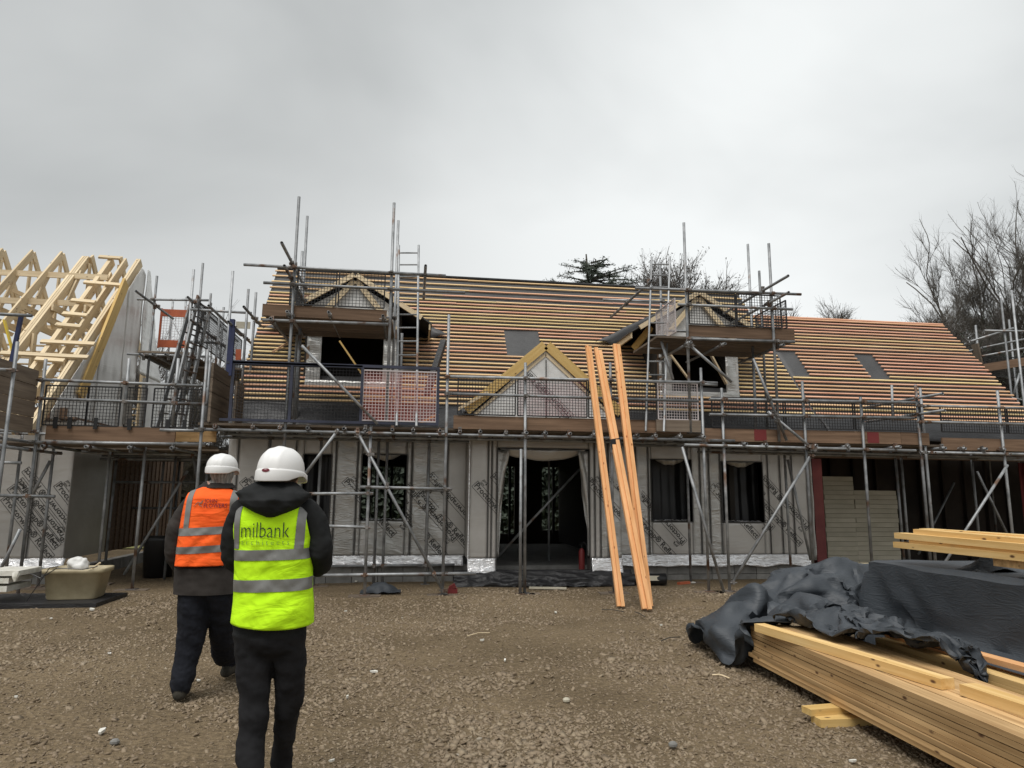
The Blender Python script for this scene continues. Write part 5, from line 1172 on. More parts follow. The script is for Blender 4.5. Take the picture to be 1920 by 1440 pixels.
draped('tarpaulin_heap','crumpled black tarpaulin heaped on the gravel beside the plank stack',58,50,[1449,2894,179,0,4,21,-7,6,20,-17,16,7,-15,14,15,-3,9,22,17,-6,9,23,2,-1,27,6,-1,30,5,0,29,1,1,29,-4,1,27,-10,-1,26,-7,-1,25,-4,1,24,-4,2,23,-4,1,20,-1,-1,18,6,0,16,8,-3,13,11,-3,15,-5,5,16,8,0,12,16,0,19,7,-10,12,15,-17,19,19,-6,22,14,-6,18,8,-17,23,1,3,16,6,-12,15,-4,11,13,-5,-6,12,-4,2,8,-7,5,8,-6,5,9,2,7,7,-4,10,5,7,14,6,4,21,7,3,23,8,6,23,10,8,22,0,11,25,0,13,27,-7,23,23,32,14,11,29,12,11,30,14,11,27,11,9,19,6,5,14,5,-3,12,1,-12,16,-12,-10,16,-21,-4,18,-22,-5,18,-20,-11,7,7,-29,9,7,-29,-6,20,7,4,5,19,1,4,18,-8,7,16,-11,17,3,3,5,17,7,11,15,22,4,-3,27,7,0,28,6,0,29,2,4,27,-5,7,28,-11,2,26,-11,1,25,-4,-5,23,-4,-5,22,-3,-3,20,-1,1,17,4,9,18,1,5,17,0,0,7,10,-12,11,6,-11,17,5,-7,15,16,4,23,4,-5,22,8,-14,18,11,-14,12,24,0,16,3,-17,18,4,7,15,-2,-8,14,-3,7,2,-9,8,6,-7,7,7,-8,5,6,-5,7,8,-1,10,7,-1,15,7,-1,21,7,1,24,5,5,23,-2,24,7,6,-11,23,-5,16,23,6,32,0,31,5,11,21,22,8,28,19,12,28,15,13,24,7,6,18,1,1,12,-11,-4,15,-16,7,19,-23,-4,17,-22,-17,19,26,-9,17,13,-25,13,9,-27,-15,22,14,4,5,18,4,4,14,11,8,7,-1,6,14,-9,15,5,13,8,9,21,6,6,26,7,4,29,8,-3,26,4,10,28,-2,4,27,-13,6,23,-13,-19,29,-5,-3,24,-3,8,20,-3,-9,21,-3,0,20,-1,3,19,-1,2,14,5,12,17,-1,-7,3,14,-10,8,8,-16,20,7,-8,21,10,7,24,5,-7,24,2,-9,15,18,-8,2,18,-14,17,4,-7,10,-2,11,11,-4,7,9,-7,6,8,-8,4,9,-7,3,8,-7,-1,-2,1,13,3,-2,16,3,-5,22,3,-3,25,4,3,25,2,15,21,20,15,-4,-3,17,21,28,3,6,3,25,-10,24,-7,4,15,26,8,29,15,13,26,-3,14,18,-6,13,4,-6,16,16,-16,1,21,-22,-4,17,18,-24,21,27,-10,21,18,-21,17,12,-24,18,28,3,-2,8,18,-2,3,13,-5,1,11,13,5,0,2,9,14,1,13,13,21,4,-2,28,5,0,28,9,7,30,0,-5,27,-1,1,18,-25,-1,36,3,2,26,-13,17,18,9,-19,23,-3,-1,22,-5,2,19,-3,5,20,-3,-6,19,2,9,19,1,6,13,0,-13,-2,19,-6,10,12,-16,23,8,-4,25,6,-1,24,-3,4,5,21,-9,14,13,-14,12,11,-13,15,-1,0,11,-5,2,8,-7,4,8,-8,3,9,-8,2,9,-3,5,6,-3,10,5,-5,13,2,-2,22,4,-2,26,-15,7,21,-1,16,19,11,21,11,25,10,7,22,-14,-1,18,15,1,5,22,1,12,-21,2,23,17,6,10,-8,28,14,-4,20,13,-7,12,16,-14,3,17,21,-2,19,19,-16,19,20,-19,20,17,-20,21,-18,-13,-21,23,-4,-1,8,19,5,4,13,12,0,4,2,4,10,4,8,12,10,10,9,19,5,0,26,-1,-8,32,3,5,30,9,6,14,-21,-11,33,-4,8,32,2,22,33,-11,15,12,13,-22,22,-2,-10,22,-7,-1,19,-4,8,21,-4,-7,23,1,3,21,2,8,13,-10,12,6,16,-10,-4,19,-15,23,8,-3,24,4,1,23,-3,6,13,17,-8,
12,16,-16,6,16,-19,18,1,-5,12,-1,-3,10,-5,-1,8,-9,1,7,-7,7,12,-2,-2,10,-3,3,-1,1,14,12,-7,14,1,1,25,-22,6,15,1,17,19,24,11,5,27,2,6,15,-23,-5,20,13,11,-4,23,1,16,-9,5,12,-17,3,11,-8,21,16,-2,18,16,-1,11,15,9,4,15,16,2,24,-7,-1,5,17,-19,9,17,-20,11,16,-20,-6,20,-13,3,9,19,9,3,14,10,1,9,10,-1,9,10,-3,8,3,14,5,14,9,8,27,0,-1,31,-2,-4,29,6,2,18,-18,-9,33,2,13,40,-13,13,11,10,37,27,8,-8,17,5,-16,20,-5,-15,19,-7,-3,22,-2,3,19,-3,16,13,-12,17,17,-3,11,12,13,-8,-2,20,-15,22,10,-4,24,5,4,22,-2,8,16,14,-6,9,18,-17,4,17,-22,20,2,-9,14,-3,-4,9,-8,0,3,-12,0,12,5,-6,12,-5,3,8,2,-11,12,-1,4,10,-1,13,3,2,23,-19,7,17,11,11,18,23,-12,-8,26,10,7,9,-25,-7,23,6,16,-11,27,1,19,-3,9,14,-2,9,8,1,17,13,-15,-1,15,-4,7,15,8,6,17,6,8,11,-19,4,23,-1,2,18,14,-11,12,10,-20,4,14,-21,7,7,20,12,-6,13,10,1,12,8,-4,10,7,4,11,8,8,8,9,13,6,24,-4,-2,29,5,-1,27,-9,0,26,0,-4,32,-18,6,34,17,27,7,14,41,30,6,8,22,1,-8,17,1,-16,19,-4,-8,9,-15,8,13,-11,11,16,-6,12,16,-4,10,16,10,-2,16,15,-10,11,21,-5,24,-2,9,23,5,6,17,15,-6,4,18,-17,5,17,-22,19,3,-10,15,-6,-3,8,-9,-1,-3,-13,-3,14,-1,-3,12,8,-11,16,-1,-10,15,0,-2,15,0,4,-5,2,20,-7,8,22,21,3,10,19,-11,-18,29,3,4,7,-26,-11,24,-2,17,-5,31,8,4,19,22,9,1,21,15,3,-9,14,-5,-2,15,-8,-4,14,-8,-2,18,-6,12,14,-4,22,11,-25,-10,28,-7,1,24,10,3,5,7,-25,11,4,20,11,-7,15,8,3,14,8,-5,13,6,6,14,0,10,11,13,9,4,24,1,1,26,-12,-2,25,-7,-1,27,-5,-4,35,10,10,31,20,33,7,17,42,28,7,20,24,0,3,20,-4,-6,18,-6,-7,16,-6,-8,13,-9,-7,10,-11,-7,14,0,11,-4,5,19,19,6,9,24,9,5,23,10,8,21,12,2,18,16,-7,-4,16,-21,20,11,-12,14,8,-13,4,-14,-3,7,-12,0,8,-11,0,11,-9,-3,15,1,-12,14,10,-13,19,-4,-7,10,12,-8,14,6,13,-7,6,22,24,1,0,19,-11,-20,30,-6,-3,6,-25,-14,25,-7,14,4,20,27,1,34,15,2,16,28,12,-9,22,17,3,2,14,1,-7,14,-4,-12,12,-5,-21,20,-13,18,18,-28,2,12,-22,-14,29,-2,2,5,7,-27,15,-2,19,5,7,19,10,-5,15,7,-9,15,0,9,17,4,9,12,15,6,4,23,0,1,24,-7,-1,25,-4,0,28,2,0,33,14,15,27,21,34,10,17,40,24,10,23,23,2,6,20,-3,-4,17,-5,-11,12,-9,-16,9,-11,-16,18,1,-1,17,-2,4,7,2,19,-1,6,25,21,6,19,24,8,12,22,12,5,21,15,-5,18,11,-16,1,16,-17,18,-10,-2,12,-3,-8,10,-5,-10,-2,-14,6,8,-13,-1,15,-9,-8,19,-2,-15,16,11,-12,2,10,-16,10,2,13,14,17,6,23,-6,-6,25,-7,-12,21,-17,-14,16,-22,-10,24,-5,15,9,13,31,2,37,19,2,21,33,-3,5,29,20,7,-1,13,1,-9,
14,-4,-13,15,-7,-18,22,-17,-6,19,-27,2,17,-28,10,15,-11,-26,0,19,-24,10,4,23,18,-1,13,6,-15,12,7,-8,19,7,-2,20,3,11,12,14,6,6,20,2,2,22,0,1,25,3,3,27,8,6,30,16,20,22,20,32,13,17,34,21,9,19,21,5,6,18,-4,-9,14,-6,-12,10,-10,-22,19,0,-17,19,2,-3,11,3,12,15,-3,17,7,2,30,3,7,31,21,8,18,23,12,6,18,14,-17,22,8,13,22,4,-7,11,3,-15,14,-7,-3,3,-3,-16,7,-14,5,8,-13,-3,14,-10,-8,11,-2,-21,0,-7,-24,13,19,5,19,6,4,9,-11,-16,23,-6,-4,26,4,-9,19,-18,-14,29,-9,3,26,-4,17,13,8,31,3,34,23,3,12,36,-20,22,10,16,11,5,15,-1,-10,18,-4,-12,18,-12,-1,20,-14,-3,14,-24,4,24,-20,-1,21,-19,-20,-1,23,-17,17,0,19,17,-14,5,5,-16,11,9,-6,19,8,-1,21,11,1,14,13,8,8,16,9,5,20,8,5,23,10,9,28,11,9,22,19,27,17,18,31,17,15,25,20,9,12,22,4,-1,8,-10,-16,14,-5,-14,20,0,-18,22,5,-10,15,5,6,16,-5,5,13,-3,21,11,1,31,2,7,33,11,10,26,21,12,12,22,14,-9,24,8,4,22,2,2,18,-2,-7,15,-5,-7,4,-3,-15,7,-11,-8,6,-14,-8,14,-11,-4,-5,-6,-23,13,-5,-19,15,-7,-18,18,6,3,14,13,10,20,-10,-11,17,-12,-19,32,-3,-2,30,-3,11,25,-1,22,25,2,23,3,17,36,-24,25,7,-12,22,11,8,8,15,19,0,-8,20,-9,-2,17,-11,-1,16,-14,1,19,-18,6,26,-13,-10,20,-28,-7,-4,19,-10,22,-6,11,11,-20,1,13,-13,9,11,-7,15,10,-3,18,13,4,15,16,3,9,19,6,8,18,14,7,20,17,11,13,22,20,21,19,26,19,16,26,19,14,19,20,9,8,22,7,-2,19,-4,-7,17,-5,-9,6,-3,-22,21,4,-8,16,1,2,7,-1,15,5,-6,23,19,3,25,17,6,29,11,8,26,10,14,22,22,11,6,22,7,3,22,3,2,19,-1,-6,17,-6,-5,14,-8,-7,9,-10,-9,8,-11,-9,3,-5,-20,17,-14,-12,18,-9,-18,-19,-2,-14,8,0,-17,18,-4,-9,24,-3,-8,32,1,-6,35,-3,8,35,0,13,27,0,23,21,2,24,1,14,33,-27,17,-6,-14,19,10,6,11,16,16,-1,12,17,-16,1,19,-12,1,20,-12,0,23,-11,-9,13,-19,-20,29,-19,-2,-7,17,0,21,-11,-1,16,-16,2,14,-12,6,12,-7,11,8,0,19,19,-3,8,19,3,10,6,15,16,21,13,3,23,14,5,23,15,14,22,16,24,20,15,21,11,20,17,15,14,10,18,-11,-2,17,8,0,11,7,10,11,-1,-15,19,2,-5,16,1,-1,-3,-5,15,7,-1,19,14,1,26,18,7,25,16,10,25,18,12,18,18,10,15,21,8,6,20,3,5,20,0,-1,19,-3,-4,19,-8,-7,17,-10,-8,15,-11,-6,17,-12,-13,21,-13,-14,-24,-6,-15,10,2,-21,9,1,-19,7,-2,-19,26,-6,-1,33,-10,8,37,2,-13,23,-8,30,24,-2,23,24,7,14,22,2,19,-24,15,-4,-18,16,5,0,13,17,14,2,14,17,-11,6,18,-12,2,21,-10,-1,22,-14,-7,18,-22,-10,18,-17,-16,-5,20,0,22,-9,0,16,-14,2,14,-12,2,14,-7,7,15,-3,12,10,1,20,6,-4,21,15,19,-6,22,13,5,23,15,2,26,14,6,27,7,14,24,
11,16,11,20,14,11,17,12,20,-2,9,-2,8,17,10,3,14,15,1,-1,16,2,-4,15,3,-6,16,-1,4,7,-2,16,3,2,25,14,6,23,16,9,23,16,10,19,20,10,15,18,8,13,20,6,8,19,2,5,18,-3,-6,22,-7,-5,23,-10,-12,18,-11,-13,21,-11,-15,27,-11,-13,-12,-13,-21,19,-14,6,10,-1,-17,-10,15,-13,26,-6,0,34,-7,-1,33,2,-15,23,-7,24,27,-5,9,21,-12,-4,21,0,15,3,20,16,-22,11,-1,-9,15,16,7,1,21,9,-17,6,20,-2,8,13,-18,-7,15,-19,-6,20,-15,-11,25,-6,-4,2,25,0,17,-10,13,16,-9,-2,14,-11,3,13,-8,9,-1,-12,15,4,-6,21,14,7,18,18,17,-4,24,14,-1,27,14,-4,26,13,-1,27,8,8,26,7,4,26,6,5,14,15,13,12,13,16,0,7,22,-1,6,22,8,2,15,13,-1,5,15,3,-3,16,4,-3,14,2,8,11,1,19,12,5,19,4,5,23,19,10,13,19,9,14,22,4,7,14,10,17,18,5,12,20,-1,3,24,-6,-8,25,-10,-17,24,-9,-14,26,-10,-15,24,-11,-18,0,-14,-22,17,-7,12,21,-5,-2,-2,11,-20,23,-7,-10,28,-6,1,24,-10,14,24,5,-7,23,-6,-4,20,-6,-3,18,-11,-2,19,-5,11,-4,19,17,-18,15,12,1,5,24,7,-17,12,10,-19,5,22,1,6,2,-21,-12,20,-10,4,22,-4,-2,2,24,9,15,-10,15,16,-7,-1,8,-12,8,2,-13,11,-3,-12,16,6,-5,21,17,14,10,22,4,11,23,17,-8,30,10,-4,31,2,1,23,15,2,25,11,-1,23,11,-5,22,8,-8,5,15,16,7,9,23,4,6,26,4,4,22,6,3,16,10,-1,11,13,6,-1,11,-2,12,10,1,16,16,10,3,17,5,9,18,5,8,14,10,14,22,1,3,14,9,18,18,7,14,21,2,7,27,-3,-5,28,-8,-16,28,-8,-14,23,-11,-19,16,-13,-21,19,-7,-15,21,-4,10,23,-1,8,11,4,-20,22,-13,2,18,-11,13,23,-4,3,21,-4,2,20,-2,-3,18,-1,-7,13,-1,-13,13,-5,-15,18,-14,-2,-10,17,18,-3,5,23,2,-19,10,11,-15,10,15,-14,9,16,-9,12,-1,3,23,22,-7,-2,0,23,10,19,-8,13,2,-14,12,1,-13,10,-2,-13,12,1,-10,17,11,-2,19,18,6,14,23,9,7,25,15,-7,33,2,0,30,7,-3,23,12,-1,25,11,-9,23,14,-17,19,13,-16,21,9,-1,12,8,20,5,7,28,3,5,28,1,5,26,2,4,19,3,3,17,8,1,15,13,3,14,15,5,3,20,3,3,18,5,-9,17,9,5,21,-4,-3,18,8,14,21,0,11,22,7,8,28,5,0,32,-3,-9,26,-9,-13,15,-13,-22,22,-7,-14,25,-2,-4,26,-1,3,27,1,5,20,-9,9,16,-15,9,14,-13,10,20,-1,-3,20,-1,-4,18,1,-5,16,-2,-8,17,-7,-6,10,0,-16,9,-6,-19,20,-11,-2,-5,13,18,4,-17,12,8,-6,20,12,-16,10,9,-6,20,-4,4,24,17,-10,16,-2,24,10,15,-14,22,-7,-17,18,-6,-14,15,-1,-11,15,8,-6,16,16,0,13,20,5,10,24,7,5,26,14,-5,32,1,0,30,6,-4,26,7,-4,28,11,-15,28,14,-20,23,17,-18,10,15,-19,19,5,11,13,2,26,3,5,32,1,5,31,2,4,27,-1,8,22,3,5,21,8,2,15,14,3,-10,18,0,10,17,3,-14,19,0,-6,21,3,-1,20,4,10,23,1,9,24,4,6,29,4,1,30,5,-3,20,-13,
-15,26,-3,-10,26,-6,-1,24,-7,11,28,3,4,18,-16,15,20,-9,11,20,-7,5,19,1,-8,18,0,-12,21,-5,4,19,-5,0,13,0,-11,9,-1,-16,16,-9,-6,11,-4,-16,8,0,-19,19,-7,-5,8,-10,16,8,-8,18,10,-7,20,5,-2,24,-5,4,26,10,-7,26,-4,24,12,14,-19,28,-17,-21,23,-6,-16,21,4,-9,17,13,-3,10,19,3,5,22,4,6,25,6,5,28,7,-1,29,7,-6,31,3,0,27,5,-7,31,10,-18,33,11,-21,8,23,-25,14,17,-15,22,5,5,18,1,22,9,2,28,2,6,30,3,2,29,-4,10,24,2,4,23,4,6,17,14,-4,4,15,3,-9,20,0,1,12,5,-13,19,2,0,21,3,9,20,0,13,27,5,0,29,5,-4,31,1,-8,26,-8,0,27,-3,-1,27,-6,3,26,-4,9,21,-14,15,23,-8,14,22,-5,10,19,5,-7,18,0,-10,15,0,-17,20,-8,-7,17,-7,-3,14,-2,9,6,-1,-18,15,-11,-6,5,-4,-18,14,0,-15,18,-3,-5,19,-6,3,12,-7,16,10,-5,21,8,-2,25,2,0,29,1,-1,31,-5,24,9,15,-23,33,-20,-24,26,-2,-17,25,8,-7,14,17,0,2,21,3,-2,23,4,6,25,4,6,28,7,-2,29,1,4,30,3,-1,27,7,-11,31,10,-19,29,12,-21,17,17,-21,7,22,-11,22,6,7,21,2,16,13,-2,21,3,6,24,6,2,23,0,6,22,-3,9,22,5,-1,19,6,5,12,15,-3,2,10,7,-10,16,4,-1,17,0,8,16,-8,12,23,9,4,29,2,0,31,3,-5,31,0,-4,28,-3,2,27,-6,4,28,-7,3,24,-11,8,24,-6,11,22,-7,13,24,6,-2,16,7,-8,17,0,-4,15,-2,-11,13,-3,-14,14,-4,-8,16,0,4,17,-5,-5,11,-11,-12,10,-18,-6,5,3,-20,18,-2,-8,20,-3,2,17,-4,13,13,-2,20,10,0,26,6,0,29,5,-2,32,-3,23,3,14,-24,35,-16,-24,28,5,-17,23,10,-7,11,18,1,-2,21,4,7,23,2,4,25,3,6,28,2,7,29,-1,6,27,9,-6,28,5,-9,25,13,-22,26,13,-18,14,17,-17,18,17,-4,22,4,10,20,3,10,18,0,10,9,-3,17,1,8,16,5,2,18,2,2,22,3,-2,20,-1,12,8,5,6,13,10,-5,8,17,2,4,17,7,8,17,-6,13,17,-17,4,30,0,-3,31,3,-5,32,3,-3,27,1,6,27,-1,4,30,-2,1,27,-6,2,23,-8,9,23,0,6,22,8,-6,17,-6,6,12,-6,0,10,-8,-6,9,-7,-8,12,-5,-4,16,-7,1,18,-1,-5,18,1,-13,17,6,-17,-1,1,-25,19,-1,-11,21,0,-2,20,-2,12,12,-2,22,8,1,27,6,0,31,24,-3,23,0,18,8,13,-22,31,-7,-21,26,11,-18,13,9,-3,14,15,0,9,21,1,3,23,1,10,25,1,9,29,3,7,28,2,6,29,-4,6,16,18,-15,21,15,-20,22,14,-14,23,13,-7,24,7,1,22,5,6,19,0,4,17,5,-1,16,-3,1,8,-2,13,2,7,12,5,-7,17,-1,8,21,1,10,14,6,2,14,3,7,14,7,-3,19,12,-9,15,18,-9,11,22,-8,8,28,-3,-3,31,-2,-5,31,-2,-3,27,-4,2,28,-1,1,29,4,1,28,6,1,24,-2,4,21,4,0,21,0,2,20,4,-1,16,1,-1,13,-5,2,8,-11,4,7,-11,4,3,-17,0,18,-3,-9,20,2,-19,16,10,-23,7,7,-28,20,3,-15,23,2,-3,22,0,12,9,-1,26,9,0,29,22,-1,23,24,-4,22,4,12,17,0,-17,23,15,-18,11,10,-11,14,9,-5,13,13,-1,
14,19,-1,12,24,0,14,26,1,14,28,7,2,30,3,-1,29,-4,0,25,-10,7,22,2,-18,21,17,-2,18,19,2,17,17,3,19,12,-2,19,6,-11,20,-7,-6,15,6,-12,15,-7,-4,7,0,12,5,-1,16,3,1,21,-1,12,18,0,9,18,6,-1,20,7,3,19,7,-4,21,12,-10,17,20,-10,9,27,-7,2,29,-3,-3,29,-7,-2,27,-5,3,27,1,-1,28,13,-5,29,0,2,23,6,0,17,7,-4,19,-1,3,20,-8,6,19,6,0,-1,-15,-5,7,-12,-5,9,-4,11,14,-10,6,21,-3,-10,21,4,-20,10,12,-28,24,6,-20,15,12,-20,24,4,-4,23,0,13,15,-2,25,14,-2,30,13,-1,29,30,-2,6,7,13,14,5,-12,12,0,-8,14,13,-8,9,6,-8,18,19,-4,13,22,-2,17,24,-2,21,27,1,16,29,2,6,28,9,-7,30,-1,-6,26,-6,-4,26,-3,7,19,-12,14,23,14,3,18,16,-2,16,16,-8,8,20,-20,25,-10,-15,20,5,-15,9,6,-14,12,-4,7,-4,3,16,7,2,18,12,-4,19,1,11,20,3,6,22,9,-5,18,6,2,21,11,-5,18,15,-7,17,20,-13,12,28,-5,-1,27,-4,-1,24,-11,5,27,2,-2,26,14,-6,29,3,1,21,9,-4,15,6,-1,18,-2,2,19,-13,8,22,2,2,-2,-16,-7,12,-6,-5,12,3,-9,12,-6,9,23,-2,-7,23,3,-16,13,10,-24,22,8,-18,14,14,-19,25,6,-4,24,1,13,18,-3,25,16,-2,29,16,-3,27,26,0,-6,1,18,10,11,-6,3,-8,-2,9,2,-8,14,12,-8,19,27,-6,12,22,-5,25,26,-2,23,26,-2,21,30,1,9,30,2,-3,28,5,-11,26,-4,-2,16,-11,19,21,-10,17,26,3,7,21,14,-6,15,18,-17,9,21,-27,28,-9,-21,15,10,-22,9,6,-9,15,1,0,8,-2,12,8,-2,16,8,2,19,8,3,18,5,4,19,5,8,17,10,-3,18,12,-8,17,13,-7,18,11,-2,23,19,-11,16,26,-4,-2,22,-12,7,26,0,-1,28,10,-3,24,11,-3,20,5,0,16,3,-1,16,-2,2,22,-7,4,13,-16,1,12,-8,-2,13,4,-10,7,11,-15,22,-3,3,18,-2,-15,24,0,-7,16,7,-16,17,9,-15,16,15,-16,26,7,-4,23,2,14,18,-3,24,13,-4,29,28,0,9,23,-2,-9,2,20,8,11,0,-7,1,0,13,-11,-4,8,8,-7,21,31,-9,7,23,-4,24,32,-8,18,21,-1,30,29,-2,17,30,-1,3,30,0,-3,25,3,-7,20,-10,20,16,-11,24,21,-11,15,25,8,-6,14,19,-19,13,20,-30,22,6,-29,23,-7,-13,10,4,-7,2,13,-1,12,4,9,10,3,9,13,3,11,11,3,11,12,2,11,13,-1,12,11,-4,15,12,-5,19,11,-4,21,8,0,24,12,-7,23,17,-10,18,22,-10,5,26,-1,2,25,9,-2,23,9,-1,19,4,0,14,-1,1,16,-6,3,19,-10,3,18,-10,0,15,-2,-6,12,7,-12,15,11,-16,20,5,-14,22,-9,0,19,4,-12,19,5,-9,19,10,-9,12,17,-14,26,5,-1,23,4,10,15,-5,24,23,-1,18,27,-1,-2,21,-5,-10,-2,23,4,2,1,-13,10,5,7,-2,-1,12,-6,-6,21,30,-9,2,26,-5,18,30,-8,17,25,-4,28,27,-3,21,31,-6,3,29,-6,-4,23,5,14,29,-10,14,17,-10,30,10,-15,25,25,-2,5,22,9,-14,15,17,-27,13,17,-27,14,8,-19,14,2,-5,11,4,1,8,8,2,11,8,2,11,3,8,10,3,10,11,3,10,13,2,10,17,2,9,
19,-4,11,18,-7,15,16,-8,19,7,-3,26,18,-13,12,13,0,22,23,-1,12,25,6,4,20,9,-2,17,4,-1,13,2,-3,16,-5,1,17,-11,4,18,-11,2,18,-5,-4,19,1,-9,18,7,-15,19,7,-16,23,-6,-4,20,5,-10,19,6,-8,18,12,-8,11,17,-12,24,0,4,22,8,5,15,-4,20,26,-1,1,25,-3,-4,23,-8,-5,-4,25,1,-3,2,-12,14,9,-3,-1,-1,14,-6,-3,20,27,-9,10,29,-8,0,27,-7,19,27,-7,20,24,-1,23,31,-11,-2,30,-4,0,25,-1,15,28,-9,27,14,-15,38,8,-16,33,22,-6,16,25,2,-4,21,10,-21,16,13,-23,10,14,-17,9,12,-11,13,6,-4,8,12,-6,13,12,-5,12,7,5,12,7,4,9,2,13,10,0,13,13,-3,15,17,-5,12,24,0,7,23,-6,11,22,-9,13,11,-8,22,25,-3,9,16,7,21,15,8,19,17,9,-11,13,4,-6,14,2,0,15,-1,1,16,-8,6,19,-11,7,21,-9,-2,22,-7,-4,24,-2,-10,21,4,-16,24,-2,-7,21,5,-9,18,9,-8,11,14,-12,19,9,-4,19,-8,9,15,15,0,22,4,-5,22,-3,-6,23,-7,-4,23,-9,9,-5,23,6,-9,2,-8,-3,-3,-16,13,9,2,13,-3,12,18,1,20,22,-7,16,30,-10,-2,26,-6,18,24,-1,22,30,-10,-3,31,-7,0,27,-5,16,26,-10,35,15,-18,46,7,-18,40,18,-10,24,24,0,3,23,7,-13,18,10,-16,14,12,-15,10,14,-13,8,16,-13,9,18,-16,16,17,-8,14,10,0,9,4,11,16,5,4,13,-1,11,15,-4,13,8,-5,20,14,-11,18,26,-5,9,24,-5,8,24,-4,9,25,0,12,25,7,15,-2,-23,-8,15,7,-12,16,3,-5,14,-2,-1,14,8,-3,17,4,4,20,1,11,18,3,19,27,-9,8,28,-10,4,27,-4,-9,24,2,-10,21,5,-8,13,13,-11,16,10,-8,19,-1,2,17,-7,7,19,3,2,17,10,-4,16,6,-11,16,-1,-18,26,-14,7,16,20,-5,-13,4,-9,-11,2,-15,12,-1,-11,10,3,8,17,-1,15,15,-1,22,24,-4,18,31,-9,2,27,-5,17,31,-5,11,27,-14,-9,28,-6,19,25,-11,40,16,-19,49,6,-20,43,17,-10,28,22,-2,8,23,7,-8,18,9,-10,14,12,-13,3,14,-19,10,19,-18,23,22,-9,21,21,-10,9,14,-9,11,3,10,9,-2,15,17,1,7,18,-3,9,18,-7,11,8,-11,23,13,-14,21,25,-7,9,25,0,5,24,-9,20,25,-14,15,20,9,-14,5,11,-14,15,4,-5,11,-6,8,5,11,-9,15,9,-8,22,3,-2,28,-3,9,30,-8,15,30,-9,14,29,-7,9,25,-1,-7,21,6,-10,15,11,-10,17,7,-5,14,-9,7,17,-1,3,8,11,-12,11,8,-12,15,6,-11,22,-3,-9,30,-16,5,5,22,-2,-8,1,-17,-19,4,-15,7,-2,-17,11,8,6,12,0,12,17,0,20,21,-4,23,30,-8,18,33,-10,6,30,-7,14,30,-13,-4,25,-7,24,22,-12,41,16,-17,47,6,-19,41,19,-9,26,22,-1,7,23,6,-5,18,8,-5,13,12,-8,-1,13,-18,12,20,-17,26,23,-7,18,23,-17,12,12,0,14,3,8,10,-3,15,11,-8,13,20,0,6,21,-5,7,20,-12,15,12,-15,24,9,-16,22,24,-2,5,33,2,1,19,-14,23,19,9,-15,18,0,-2,9,12,-5,11,-7,9,10,12,-9,9,14,-11,21,1,-1,28,-1,8,30,-9,18,32,-9,15,31,-1,2,26,-5,0,22,2,-8,17,8,-9,
